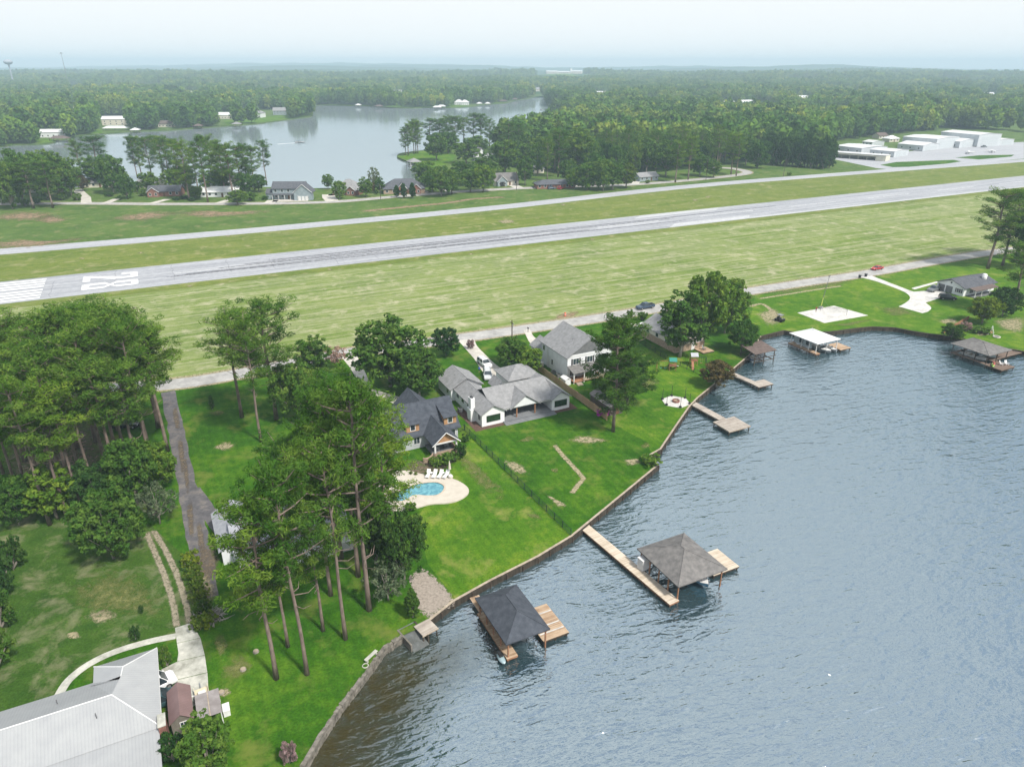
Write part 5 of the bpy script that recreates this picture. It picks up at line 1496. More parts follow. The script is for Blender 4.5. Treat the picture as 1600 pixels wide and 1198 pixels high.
# --- craftsman house with slate blue roof
hx, hy = G(660,720)
GREYL = pm('light grey siding', (.42,.44,.45), (.35,.37,.38), .8, .7, .2)
h = thing('craftsman_house', 'craftsman house with dark slate blue roof, tan dormers and stone porch', 'house', hx, hy)
w = MB(); gwall(w,-8,9.1,4.9,15.1,0,2.9,6.75,'x'); w.build('wall', GREYL, h)
roof(h,-8,9.1,4.9,15.1,3.0,7.0,'x',R_NAVY,.5)
w = MB(); gwall(w,.5,7.5,12,18.5,0,2.9,5.9,'y'); w.build('wall', GREYL, h)
roof(h,.5,7.5,11,18.5,3.0,6.2,'y',R_NAVY)
roof(h,2.3,7.0,-.2,8.2,2.95,4.95,'y',R_NAVY,.35)
for x0,x1 in ((6.5,9.0),(-1.0,1.5),(-7.6,-4.4)):
    dm = MB().extr([(5.3,3.1),(5.3,5.0),(9.8,6.4),(9.8,3.1)], x0, x1, 'x').build('dormer', SHAKE, h)
    MB().shed(x0-.25,x1+.25,4.9,10.2,5.0,6.65,'x').build('dormer_roof', R_NAVY, dm)
    m_ = (x0+x1)/2
    for s in ([-.5,.5] if x1-x0 > 3 else [0]):
        window(dm,'-y',5.3,m_+s-.42,m_+s+.42,3.75,4.8,WHITE,GLASS,1,.1)
MB().extr([(2.5,2.9),(4.65,4.75),(6.8,2.9)], .0, .1, 'y').build('gable_panel', SHAKE, h)
for a,b in (((1.9,-.56,2.62),(4.65,-.56,4.95)),((7.4,-.56,2.62),(4.65,-.56,4.95))): MB().tube([a,b],.09,4).build('rake_board', WHITE, h)
MB().box(2.4,6.9,-.12,.1,2.62,2.86).build('porch_beam', WHITE, h)
posts(h, [(2.55,0),(6.75,0),(6.75,4.3)], .9, 2.62, WHITE, .3)
st = MB().box(2.3,7.0,-.2,.15,0,1.0).box(6.75,7.0,.152,4.8,0,1.0).build('stone_wall', BRICKT, h)
MB().box(2.32,6.98,.16,4.85,0,.5).build('porch_floor', DGREY, h)
pw = MB()
arc = [(2.2-.25*k, .1-1.2*math.sin(k*.26), ) for k in range(10)]
for i in range(9): pw.prism([arc[i],arc[i+1],(arc[i+1][0],arc[i+1][1]+.3),(arc[i][0],arc[i][1]+.3)],0,.95)
pw.build('garden_wall', BRICKT, h)
window(h,'-y',4.9,.2,1.3,1.0,2.3,WHITE,GLASS,2); window(h,'-y',4.9,-4,-2,1.0,2.3,WHITE,GLASS,2); window(h,'-y',4.9,7.4,8.5,1,2.3,WHITE,GLASS,1)
door(h,'-y',4.9,3.6,4.6,.5,2.6,pm('brown door',(.13,.07,.04)))
# porch furniture
for i,(u,v,lb) in enumerate(((3.6,1.6,'left'),(5.6,2.4,'right'))):
    q = W(u,v); adirondack(hx+q[0],hy+q[1],ANG+R(180 if i else 150),f'pale cushioned porch chair on the {lb} of the stone porch','porch chairs',.5,pm('grey cushion',(.35,.36,.37)))

# --- two-storey white house
hx, hy = G(887,593.5)
h = thing('two_storey_house', 'white two-storey house with steep grey roof and back porch', 'house', hx, hy)
w = MB(); gwall(w,-.2,11.9,0,12.2,0,5.5,9.0,'y'); w.build('wall', SIDING, h)
roof(h,-.2,11.9,0,12.2,5.6,9.35,'y',R_GREY2,.45)
MB().extr([(.9,6.0),(5.85,8.9),(10.8,6.0)], -.06, -.004, 'y').build('gable_panel', DGREY, h)
MB().box(-.3,12,-.07,-.005,5.45,5.7).build('band_board', WHITE, h)
w = MB(); gwall(w,-.2,5,12.25,17.6,0,2.7,4.4,'y'); w.build('wall', SIDING, h)
roof(h,-.2,5,12.2,17.6,2.8,4.6,'y',R_GREY2)
MB().shed(-.3,8.2,-3.0,.1,2.55,3.3,'x').build('porch_roof', R_GREY, h)
posts(h,[(0,-2.7),(2.7,-2.7),(5.4,-2.7),(8,-2.7)],0,2.55,WHITE,.2)
MB().box(-.1,8.1,-2.9,-.02,.4,.55).build('porch_floor', POSTW, h)
MB().box(2.4,8.1,-2.95,-2.85,.56,1.3).build('porch_rail', CAPW, h)
for k in range(3): MB().box(.4,1.8,-3.35-k*.35,-3.0-k*.35,0,.36-k*.12).build('step', CAPW, h)
for a0 in (1.3,5.0,8.8):
    window(h,'-y',0,a0,a0+1.5,3.5,4.9,WHITE,GLASS,2)
    for s in (-.5,1.58): MB().box(a0+s,a0+s+.38,-.05,-.004,3.45,4.95).build('shutter', FASCIA, h)
for a0,a1 in ((.5,1.6),(2.6,4.4),(5.2,7.4)): window(h,'-y',0,a0,a1,.9,2.3,WHITE,GLASS,2)
window(h,'-x',-.2,6.6,7.3,1.3,2.6,WHITE); window(h,'-x',-.2,10.6,11.5,3.6,4.8,WHITE); window(h,'-x',-.2,14,15,1.2,2.2,WHITE)
MB().box(-.34,-.21,9,9.35,0,5.4).build('downspout', WHITE, h)
for q in ((3.5,4,7.9),(8,8,7.9)): MB().tube([(q[0],q[1],q[2]-.3),(q[0],q[1],q[2]+.5)],.07,6).build('roof_vent', METAL, h)
q = W(-1.3,4.4); ac_unit(hx+q[0],hy+q[1],'dark air conditioner by the white two-storey wall, farther one')
q = W(-1.2,2.2); ac_unit(hx+q[0],hy+q[1],'dark air conditioner by the white two-storey wall, nearer one')
q = W(-1.0,-1.9)
o = thing('storage_box', 'white lidded storage box behind the wooden fence', 'storage box', hx+q[0]-.6, hy+q[1], ANG)
MB().box(-.7,.7,-1.1,1.1,.01,1.35).build('body', WHITE, o); MB().gable(-.7,.7,-1.1,1.1,1.37,1.7,'y',.08,.08).build('lid', WHITE, o); MB().box(-.6,.6,-1.13,-1.102,.1,1.3).build('door', SIDING, o)
for i,(u,v,lb) in enumerate(((-1.1,12.3,'white'),(-1.2,10.0,'cream'))):
    q = W(u,v); o = thing('rubbish_bin', f'{lb} barrel beside the left wall of the two-storey house', 'bin', hx+q[0], hy+q[1])
    MB().tube([(0,0,.01),(0,0,.9)],.42,12).build('body', WHITE if i==0 else BEIGE, o); MB().tube([(0,0,.902),(0,0,.96)],.46,12).build('lid', WHITE, o)

# --- brick and white house behind the oaks
hx, hy = G(1054,552)
h = thing('brick_house', 'white gabled house with brick lower walls behind the oak clump', 'house', hx, hy)
MB().box(0,9,0,14,0,1.9).build('wall', BRICKT, h)
w = MB(); gwall(w,0,9,0,14,1.902,3.2,5.6,'y'); w.build('wall', BEIGE, h)
roof(h,0,9,0,14,3.3,5.6,'y',R_GREY2)
for y0 in (3,7,11): window(h,'-x',0,y0,y0+1.1,1.95,2.9,WHITE)
window(h,'-y',0,2,3.4,1.95,2.9,WHITE,GLASS,2); window(h,'-y',0,6.8,8.2,1.95,2.9,WHITE,GLASS,2); door(h,'-y',0,5.2,6.2,0,2.1,WHITE)

# --- white house with black roof near the right edge
hx, hy = G(1504,463.5)
h = thing('bungalow', 'white gabled house with black roof and twin garage doors near the right edge', 'house', hx, hy)
w = MB(); gwall(w,0,15.5,0,9,0,2.6,4.15,'x'); w.build('wall', SIDING, h)
roof(h,0,15.5,0,9,2.7,4.4,'x',R_DARK,.5)
MB().shed(1.6,13,-2.8,-.45,2.1,2.5,'x').build('porch_roof', R_BROWN, h)
posts(h,[(1.8,-2.6),(5,-2.6),(9,-2.6),(12.8,-2.6)],0,2.1,WHITE,.16)
MB().box(1.6,13,-2.8,-.02,0,.16).build('porch_floor', DGREY, h)
for y0 in (6.3,3.7): door(h,'-x',0,y0,y0+2.2,0.05,2.2,DGREY,'garage_door')
window(h,'-x',0,1.0,2.3,.9,2.1,WHITE,GLASS,2)
for s in (.5,2.42): MB().box(-.05,-.004,s,s+.36,.85,2.15).build('shutter', FASCIA, h)
MB().tube([(-.06,4.5,3.4),(-.02,4.5,3.4)],.3,10).build('gable_vent', FASCIA, h)
for x0 in (3,7,10): window(h,'-y',0,x0,x0+1.6,.7,2.2,WHITE,GLASS,2)
MB().tube([(12.6,2.2,3),(12.6,2.2,4.9)],.75,12).blob((12.6,2.2,4.9),(.75,.75,.45),1,.0,12,6).build('tank', WHITE, h, smooth=True)
# --- white cottage under the pines
hx, hy = G(475,862)
h = thing('cottage', 'white cottage with pale grey roof hidden under the foreground pines', 'house', hx, hy)
R_PALE = SHING('pale grey shingles', (.34,.35,.38), (.24,.25,.275))
w = MB(); gwall(w,-9,6.6,0,9,0,2.7,4.4,'x'); w.build('wall', SIDING, h)
roof(h,-9,6.6,0,9,2.8,4.6,'x',R_PALE,.5)
w = MB(); gwall(w,-11,-5.6,2,12,0,2.6,4.0,'y'); w.build('wall', SIDING, h)
roof(h,-11,-5.6,2,12,2.7,4.25,'y',R_PALE)
MB().box(-1.5,7.0,-2.6,-.02,.6,.75).build('deck', WHITE, h)
MB().box(-1.5,7.0,-2.65,-2.55,0,1.7).build('deck_skirt', WHITE, h)
for x0 in (-1,1.8,4.4): window(h,'-y',0,x0,x0+1.2,1.0,2.3,WHITE,GLASS,2)
door(h,'-y',0,-3,-2,.2,2.3,WHITE)
MB().box(-4,-3.2,5.2,6,3.6,5.6).build('chimney', BRICKW, h)

# --- house with the white metal roof at lower left
hx, hy = -38.28, 56.03
h = thing('metal_roof_house', 'long brick house with white ribbed metal roof at the lower left corner', 'house', hx, hy)
def metal_mat(name, c1, c2, axis, gap=.32):
    m, n, l, b = nodes(name)
    b.inputs['Roughness'].default_value = .5; b.inputs['Specular IOR Level'].default_value = .4
    t = n.new('ShaderNodeTexCoord')
    wv = n.new('ShaderNodeTexWave'); wv.bands_direction = axis; wv.inputs['Scale'].default_value = .314/gap; wv.inputs['Distortion'].default_value = 0
    l.new(t.outputs['Object'], wv.inputs['Vector'])
    z = noise_node(n, l, t.outputs['Object'], .5, 5, .6)
    r = ramp(n, [(.3,c2),(.7,c1)]); l.new(z.outputs['Fac'], r.inputs['Fac'])
    rw_ = ramp(n, [(.0,(.92,.925,.93)),(.35,(1,1,1))]); l.new(wv.outputs['Fac'], rw_.inputs['Fac'])
    l.new(mixc(n, l, r.outputs['Color'], rw_.outputs['Color'], 1.0, 'MULTIPLY'), b.inputs['Base Color'])
    bump(n, l, wv.outputs['Fac'], b, .4, .015)
    return m
MW_X = metal_mat('white ribbed metal', (.335,.345,.35), (.285,.295,.305), 'X')
MW_Y = metal_mat('white ribbed metal wing', (.37,.38,.385), (.32,.33,.34), 'Y')
MAROON = metal_mat('maroon ribbed metal', (.23,.15,.145), (.17,.11,.105), 'Y', .25)
MB().box(-40,0,-2.2,6.5,0,2.9).build('wall', BRICKR, h)
MB().box(-5.5,.1,6.55,9.2,0,2.9).build('wall', BRICKR, h)
x0,x1,y0,y1,ze,zr = -40,.6,-2.7,7.1,3.0,5.05
ym = 2.0
MB().add([(x0,y0,ze),(x1,y0,ze),(-3.7,ym,zr),(x0,ym,zr)],[(0,1,2,3)]).build('roof_slope', MW_X, h)
MB().add([(x0,y1,ze),(x0,ym,zr),(-3.7,ym,zr),(-3.7+.0,y1,ze)],[(0,1,2,3)]).build('roof_slope', MW_X, h)
MB().add([(x1,y0,ze),(x1+.02,9.7,ze-.01),(-2.7,6.3,4.62),(-2.9,4.9,4.64),(-3.7,ym,zr)],[(0,1,2,3,4)]).build('roof_slope', MW_Y, h)
MB().add([(x1+.02,9.7,ze-.01),(-6.0,9.7,ze-.01),(-2.7,6.3,4.62)],[(0,1,2)]).build('roof_slope', MW_X, h)
MB().add([(-6.0,9.7,ze-.01),(-6.0,6.6,ze-.01),(-2.9,4.9,4.64),(-2.7,6.3,4.62)],[(0,1,2,3)]).build('roof_slope', MW_Y, h)
MB().add([(-3.7,7.1,ze+.01),(-6.3,7.1,ze+.01),(-6.3,6.4,3.3),(-2.9,4.4,4.66),(-3.7,ym,zr)],[(0,1,2,3,4)]).build('valley_flashing', MW_X, h)
MB().shed(-14,.35,-7.4,-2.4,2.35,2.93,'x',.06).build('porch_roof', MW_X, h)
for a,b in (((x0,ym,zr+.02),(-3.7,ym,zr+.02)),((-3.7,ym,zr+.02),(x1,y0,ze+.02)),((-2.7,6.3,4.64),(x1,9.7,ze+.02)),((-2.7,6.3,4.64),(-6,9.7,ze+.02)),((-2.7,6.3,4.64),(-2.9,4.9,4.66))):
    MB().tube([a,b],.07,5).build('ridge_cap', R_WHITE, h)
MB().box(x0,x1-.02,y1-.06,y1,ze-.18,ze-.01).build('gutter', WHITE, h); MB().box(x1-.04,x1+.04,y0,9.7,ze-.2,ze-.03).build('gutter', WHITE, h)
MB().box(.35,1.05,-3.4,-1.7,0,3.7).build('chimney', BRICKR, h)
MB().box(.30,1.10,-3.45,-1.65,3.702,3.8).build('chimney_cap', CONC_OLD, h)
MB().box(-13.8,.2,-7.2,-7.0,0,2.3).build('porch_wall', BRICKR, h)
for q in ((-5.2,.2,4.7),(-9,4.2,4.5)): MB().tube([(q[0],q[1],q[2]-.5),(q[0],q[1],q[2]+.25)],.06,6).build('roof_vent', DGREY, h)
window(h,'+y',9.2,-4,-2.4,1,2.2,WHITE,GLASS,2)
# maroon shed
s_ = thing('garden_shed', 'grey brown garden shed with maroon ribbed metal roof', 'shed', hx+W(1.35,-1.9)[0], hy+W(1.35,-1.9)[1])
w = MB(); gwall(w,0,2.1,0,4.6,0,2.2,3.0,'y'); w.build('wall', pm('taupe boards',(.20,.185,.155),(.14,.13,.11),2,.9,.1), s_)
MB().gable(0,2.1,0,4.6,2.25,3.1,'y',.18,.06).build('roof', MAROON, s_)
window(s_,'-y',0,.9,1.5,1.2,1.9,WHITE,GLASS,2)
# lean-to and clutter beside the shed
s_ = thing('lean_to', 'low grey sheet-roofed lean-to beside the maroon shed', 'lean-to', hx+W(3.9,-2.2)[0], hy+W(3.9,-2.2)[1])
MB().shed(0,2.5,0,3.4,1.7,1.95,'x',.05).build('roof_sheet', pm('grey sheet',(.28,.26,.255),(.20,.18,.175),1,.7,.3), s_)
MB().shed(1.25,1.35,-.05,3.45,1.78,2.03,'x',.05).build('batten', CAPW, s_)
posts(s_,[(.1,.1),(2.4,.1),(.1,3.3),(2.4,3.3)],0,1.7,WHITE,.1)
MB().tube([(0,3.4,2.0),(-.9,3.0,2.4)],.04,5).build('brace', WHITE, s_)
s_ = thing('utility_trailer', 'cream utility trailer parked on the stained concrete drive', 'trailer', hx+W(4.6,2.6)[0], hy+W(4.6,2.6)[1], ANG+R(4))
CREAM = pm('cream paint', (.62,.55,.40), (.50,.44,.33), 2, .6, .3)
MB().box(-.75,.75,-1.2,1.0,.45,.55).build('bed', CREAM, s_)
for x in (-.75,.69): MB().box(x,x+.06,-1.2,1.0,.552,.95).build('side_rail', CREAM, s_)
MB().box(-.68,.68,-1.2,-1.14,.552,.95).build('tailgate', CREAM, s_); MB().box(-.4,.4,-.6,.1,.56,1.0).build('cargo_box', WHITE, s_)
MB().tube([(0,1.0,.5),(0,2.0,.5)],.05,5).build('drawbar', METAL, s_)
for x in (-.85,.85): MB().tube([(x-.08,-.1,.3),(x+.08,-.1,.3)],.3,12).build('wheel', BLACKM, s_)
s_ = thing('plastic_chest', 'white plastic chest at the lake side of the grey lean-to', 'chest', hx+W(6.8,-.8)[0], hy+W(6.8,-.8)[1])
MB().box(-.35,.35,-.6,.6,.01,.75).build('body', WHITE, s_); MB().box(-.38,.38,-.63,.63,.752,.84).build('lid', WHITE, s_)
s_ = thing('garden_cart', 'white garden cart with small wheel below the maroon shed', 'cart', hx+W(2.9,-3.2)[0], hy+W(2.9,-3.2)[1])
MB().box(-.3,.5,-.35,.35,.35,.6).build('tray', METAL, s_); MB().tube([(-.5,-.06,.25),(-.5,.06,.25)],.25,12).build('wheel', WHITE, s_); MB().tube([(.5,.3,.55),(1.2,.3,.75)],.03,5).build('handle', WHITE, s_)

# ------------------------------------------------------------------ vehicles
def paint(name, c, r=.3): return pm(name, c, tuple(x*.93 for x in c), .5, r, .5)
TYRE = pm('tyre rubber', (.02,.02,.02), (.015,.015,.015), 3, .9, .1)
LAMP = pm('clear lamp', (.75,.77,.78), None, 1, .2, .6)
REDL = pm('red lamp', (.45,.02,.02), None, 1, .3, .5)
def vehicle(name, label, cat, x, y, rot, mat, kind='suv', group=None):
    """faces +x"""
    o = thing(name, label, cat, x, y, rot, .06, group)
    L, Wd, H = dict(suv=(4.9,1.95,1.75), pickup=(5.8,2.0,1.85), sedan=(4.7,1.85,1.42), van=(5.4,2.0,2.0))[kind]
    hw = Wd/2
    if kind == 'pickup': top = [(-.5,.98),(-.49,1.02),(.20,1.05),(.26,1.06),(.47,.98),(.5,.78)]
    elif kind == 'sedan': top = [(-.5,.85),(-.47,.92),(-.28,.95),(.18,.92),(.45,.78),(.5,.6)]
    else: top = [(-.5,1.0),(-.48,1.04),(0,1.04),(.22,1.02),(.45,.92),(.5,.7)]
    vs, fs = [], []
    for f,z in top:
        k = .92 if abs(f) > .46 else 1
        for yy,zz in ((-hw*.9*k,.32),(-hw*k,.5),(-hw*k,z-.12),(-hw*.93*k,z),(hw*.93*k,z),(hw*k,z-.12),(hw*k,.5),(hw*.9*k,.32)): vs.append((f*L,yy,zz))
    for i in range(len(top)-1):
        for k in range(8): fs.append((8*i+k,8*i+8+k,8*i+8+(k+1)%8,8*i+(k+1)%8))
    fs += [tuple(range(7,-1,-1)), tuple(8*(len(top)-1)+k for k in range(8))]
    body = MB().add(vs,fs).build('body', mat, o)
    c0, c1, b0, b1 = dict(suv=(-.44,.10,-.49,.24), pickup=(-.13,.10,-.17,.24), sedan=(-.22,.06,-.33,.2), van=(-.47,.2,-.5,.34))[kind]
    zb = 1.0 if kind != 'sedan' else .93
    cw = hw*.93; tw = hw*.76
    P = [(b0*L,-cw,zb),(b1*L,-cw,zb),(b1*L,cw,zb),(b0*L,cw,zb),(c0*L,-tw,H-.05),(c1*L,-tw,H-.05),(c1*L,tw,H-.05),(c0*L,tw,H-.05)]
    MB().add(P,[(0,1,5,4),(1,2,6,5),(2,3,7,6),(3,0,4,7)]).build('glasshouse', GLASS, o)
    MB().add([(c0*L-.05,-tw-.02,H-.07),(c1*L+.05,-tw-.02,H-.07),(c1*L+.05,tw+.02,H-.07),(c0*L-.05,tw+.02,H-.07),(c0*L+.1,-tw+.12,H),(c1*L-.1,-tw+.12,H),(c1*L-.1,tw-.12,H),(c0*L+.1,tw-.12,H)],
             [(4,5,6,7),(0,1,5,4),(1,2,6,5),(2,3,7,6),(3,0,4,7),(0,3,2,1)]).build('roof', mat, o)
    for s in (-1,1):
        for (fa,ft) in ((b0,c0),(b1,c1)) + (((b0+b1)/2,(c0+c1)/2),):
            MB().tube([(fa*L,s*(cw+.01),zb),(ft*L,s*(tw+.01),H-.06)],.045,4).build('pillar', mat, o)
        MB().box(L*.465,L*.498,s*hw*.62-.16,s*hw*.62+.16,.62,.76).build('headlight', LAMP, o)
        MB().box(-L*.505,-L*.49,s*hw*.72-.1,s*hw*.72+.1,.72,.95).build('taillight', REDL, o)
        MB().box(b1*L-.25,b1*L-.05,s*(hw+.02)-.08,s*(hw+.02)+.08,zb+.02,zb+.16).build('mirror', mat, o)
        for fx in (-.31,.31):
            wl_ = MB().tube([(0,-.11,0),(0,.11,0)],.36,14).build('wheel', TYRE, o, (fx*L,s*(hw-.1),.36))
            MB().tube([(0,s*.112,0),(0,s*.13,0)],.2,10).build('rim', METAL, wl_)
    if kind == 'pickup':
        MB().box(-.475*L,-.19*L,-hw*.8,hw*.8,1.03,1.035).build('bed_floor', DARK, o)
        for s in (-1,1): MB().box(-.48*L,-.18*L,s*hw*.86-.05,s*hw*.86+.05,1.02,1.2).build('bed_rail', mat, o)
        MB().box(-.495*L,-.48*L,-hw*.86,hw*.86,1.02,1.2).build('tailgate', mat, o)
    if kind == 'suv':
        for s in (-1,1): MB().tube([(c0*L+.2,s*tw*.85,H+.05),(c1*L-.2,s*tw*.85,H+.05)],.025,4).build('roof_rail', BLACKM, o)
    return o
WHP = paint('white car paint', (.78,.79,.80)); SIL = paint('silver car paint', (.50,.52,.53), .25); BLK = paint('black car paint', (.02,.022,.025), .2)
NVY = paint('dark blue car paint', (.035,.06,.10), .2); REDP = paint('red car paint', (.42,.03,.03), .25); GRY = paint('grey car paint', (.16,.17,.18), .25)
def V_px(name,label,cat,px,py,rot,mat,kind): return vehicle(name,label,cat,*G(px,py),rot,mat,kind)
V_px('parked_car','white crossover parked farther up the ranch driveway','car',757,571,R(-62),WHP,'suv')
V_px('parked_car','silver crossover parked behind the white one, nearest the ranch house','car',762,589,R(-84),SIL,'suv')
V_px('pickup_truck','dark blue pickup truck on the lakeside road','pickup truck',1008,482,ANG+R(180),NVY,'pickup')
V_px('parked_car','red car on the lakeside road beside the bins','car',1370,421.5,ANG+R(180),REDP,'sedan')
V_px('pickup_truck','dark grey pickup parked before the garage of the black-roofed white house','pickup truck',1459,454.5,ANG+R(188),GRY,'pickup')
V_px('parked_car','black long SUV parked on the grass beside the white drive','car',1480,468,ANG+R(-40),BLK,'suv')
V_px('parked_car','black SUV half hidden in the pine grove by the road','car',198,668,R(8),BLK,'suv')
hx, hy = -38.28, 56.03
q = W(-.6,6.2); vehicle('van','white van poking out from under the white metal roof','van',hx+q[0],hy+q[1],ANG+R(14),WHP,'van')
q = W(1.2,3.4); vehicle('pickup_truck','dark teal small truck between the white van and the maroon shed','pickup truck',hx+q[0]-1.2,hy+q[1]-.4,ANG+R(8),paint('teal car paint',(.03,.07,.08)),'pickup')
V_px('parked_car','dark blue car before the low dark-roofed house over the airfield','car',862,296,R(20),NVY,'suv')
V_px('parked_car','red car before the low dark-roofed house over the airfield','car',876,296,R(60),REDP,'suv')
V_px('parked_car','pale pickup parked before the big hangar on the apron','car',1537,230.5,R(20),GRY,'pickup')
# open door of the white crossover
x,y = G(757,571)
# boats on trailers beside the brick house
boat('cruiser_boat','white cabin boat on a trailer beside the beige gabled house',*G(1010,523),R(-58),7.5,2.5,WHITE,.7,WHITE)
boat('motor_boat','white and blue boat behind the tall lone pine',*G(997,517),R(-50),6.0,2.2,WHITE,.6)
# black utility cart on the court lawn
def golf_cart(x,y,rot,label):
    o = thing('utility_cart',label,'golf cart',x,y,rot,.02)
    MB().box(-1.3,1.3,-.65,.65,.35,.7).build('body', BLK, o); MB().box(.7,1.3,-.6,.6,.702,1.0).build('bonnet', BLK, o)
    MB().box(-.5,.1,-.6,.6,.702,1.0).build('seat', BLACKM, o); MB().box(-.62,-.5,-.6,.6,.702,1.45).build('backrest', BLACKM, o)
    MB().box(-.8,.75,-.7,.7,1.9,1.98).build('roof', GRY, o)
    for sx in (-.7,.68):
        for s in (-1,1): MB().tube([(sx,s*.6,.7),(sx*.95,s*.62,1.9)],.03,5).build('roof_post', BLACKM, o)
    for sx in (-.9,.85):
        for s in (-1,1): MB().tube([(sx,s*.62-.1,.3),(sx,s*.62+.1,.3)],.32,12).build('wheel', TYRE, o)
golf_cart(*G(1218,502),R(-55),'black utility cart standing on the lawn left of the sports court')

# ------------------------------------------------------------------ fences
def line_fence(name, label, a, b, hgt, mat, gap=2.4, pick=.13, cat='fence'):
    A, B = Vector(a), Vector(b); L = (B-A).length; n = max(1,round(L/gap)); s = L/n
    o = thing(name, label, cat, A.x, A.y, math.atan2((B-A).y,(B-A).x))
    pm_ = MB().box(-.05,.05,-.05,.05,-.2,hgt+.08).mesh('post', mat)
    rl = MB().box(.05,s-.05,-.02,.02,0,.05).mesh('rail', mat)
    pk = MB()
    k = int((s-.12)/pick)
    for i in range(k): xx = .1+i*(s-.2)/max(k-1,1); pk.box(xx-.007,xx+.007,-.007,.007,.1,hgt-.05)
    pk = pk.mesh('pickets', mat)
    for i in range(n+1): link('post', pm_, o, (i*s,0,0))
    for i in range(n):
        link('rail', rl, o, (i*s,0,hgt-.06)); link('rail', rl, o, (i*s,0,.12))
        q = link('pickets', pk, o, (i*s,0,0)); q['kind'] = 'stuff'
    return o
GREENB = pm('dark green metal', (.02,.05,.035), (.012,.03,.022), 2, .5, .3)
line_fence('metal_fence','dark green metal fence running from the navy house down to the walkway',G(726,672),G(892,837),1.25,GREENB)
line_fence('metal_fence','short dark metal fence at the corner of the stone porch house',G(712,677),G(725.5,672),1.25,GREENB,2.0)
line_fence('metal_fence','dark metal fence in front of the beige gabled house',G(1000,536),G(1040,562),1.5,BLACKM)
line_fence('metal_fence','thin green fence between the two play sets',G(1042,562),G(1118,598),1.1,GREENB,2.4,.3)
CEDAR = [pm('cedar boards %d'%i, c, tuple(x*.72 for x in c), 3, .9, .1, .01, (6,6,.6)) for i,c in enumerate(((.46,.31,.19),(.42,.29,.18),(.49,.34,.22)))]
def board_fence(label, a, b, hgt=1.75, mats=CEDAR, gap=2.4):
    A, B = Vector(a), Vector(b); L = (B-A).length; n = max(1,round(L/gap)); s = L/n
    o = thing('wooden_fence', label, 'fence', A.x, A.y, math.atan2((B-A).y,(B-A).x))
    for i in range(n):
        m = MB(); k = 16
        for j in range(k): xx = i*s+.06+(s-.12)*j/k; m.box(xx+.004,xx+(s-.12)/k-.004,-.012,.012,.06,hgt+random.uniform(-.02,.02))
        p = m.build('fence_panel', mats[i%len(mats)], o)
        MB().box(i*s+.05,(i+1)*s-.05,.013,.06,.3,.4).box(i*s+.05,(i+1)*s-.05,.013,.06,hgt-.4,hgt-.3).build('rail', mats[0], p)
    pmm = MB().box(-.05,.05,-.05,.05,-.2,hgt+.04).mesh('post', mats[0])
    for i in range(n+1): link('post', pmm, o, (i*s,0,0))
    return o
board_fence('tan wooden privacy fence between the white ranch and the two-storey house', G(836,576), G(948,657))
board_fence('low brown board fence above the cove bush', G(1474,521), G(1513,499), 1.1, [POSTW])

# dark shed with grey roof behind the wooden fence
x,y = G(944,652)
o = thing('garden_shed','dark shed with grey roof just behind the wooden fence','shed',x+1.2,y+.6,ANG)
w = MB(); gwall(w,0,3.2,0,7.5,0,2.0,2.75,'y'); w.build('wall', pm('dark boards',(.10,.085,.075)), o)
MB().gable(0,3.2,0,7.5,2.05,2.85,'y',.25,.08).build('roof', R_GREY, o)
door(o,'-y',0,1.0,2.2,.05,1.9,pm('brown door',(.13,.07,.04)))
KIND['m'] = [remat(SHRUBS[0],LEAF_M)]; TREE_NAME['m'] = 'flowering_shrub'
tree_px('m',941,650,640,22,'low magenta flowering bush beside the dark shed')
# ------------------------------------------------------------------ pool
deck_px = smooth_line([(596,748),(618,738),(640,737),(660,742),(690,745),(715,752),(731,763),(731,773),(718,782),(700,787),(672,789),(645,796),(618,800),(596,790),(586,770),(596,748)],4)[:-1]
pool_px = smooth_line([(610,772),(632,764),(650,757),(668,754),(685,754),(696,760),(694,769),(683,776),(664,777),(648,776),(634,784),(616,786),(606,780),(610,772)],4)[:-1]
deckw = [G(*p) for p in deck_px]; poolw = [G(*p) for p in pool_px]
cx_, cy_ = G(660,768)
o = thing('swimming_pool','kidney-shaped swimming pool set in a cream concrete deck','pool',cx_,cy_,0)
sh = lambda P: [(p[0]-cx_,p[1]-cy_) for p in P]
m = cdt_sheet(sh(deckw),[sh(poolw)],.22)
n_ = len(deckw)
for i in range(n_):
    a,b = sh(deckw)[i],sh(deckw)[(i+1)%n_]; m.add([(a[0],a[1],.22),(b[0],b[1],.22),(b[0],b[1],-.1),(a[0],a[1],-.1)],[(0,1,2,3)])
m.build('pool_deck', pm('cream concrete',(.52,.48,.41),(.45,.41,.345),.8,.9,.15), o)
m = MB(); n_ = len(poolw); pw_ = sh(poolw)
for i in range(n_):
    a,b = pw_[i],pw_[(i+1)%n_]; m.add([(a[0],a[1],.219),(b[0],b[1],.219),(b[0],b[1],.02),(a[0],a[1],.02)],[(0,1,2,3)])
m.build('pool_wall', pm('dark waterline tile',(.05,.05,.055)), o)
m = MB()
for i in range(n_):
    a,b = Vector(pw_[i]),Vector(pw_[(i+1)%n_]); 
    ca = Vector((0,0)); da = a.normalized()*.0
    nv = Vector(((b-a).y,-(b-a).x)).normalized()*.32
    m.add([(a.x,a.y,.226),(b.x,b.y,.226),(b.x+nv.x,b.y+nv.y,.226),(a.x+nv.x,a.y+nv.y,.226)],[(0,1,2,3)])
m.build('coping', pm('sand coping',(.55,.46,.36)), o)
PW, n__, l__, b__ = nodes('pool water')
b__.inputs['Base Color'].default_value = (.10,.30,.36,1); b__.inputs['Roughness'].default_value = .05; b__.inputs['Specular IOR Level'].default_value = .6
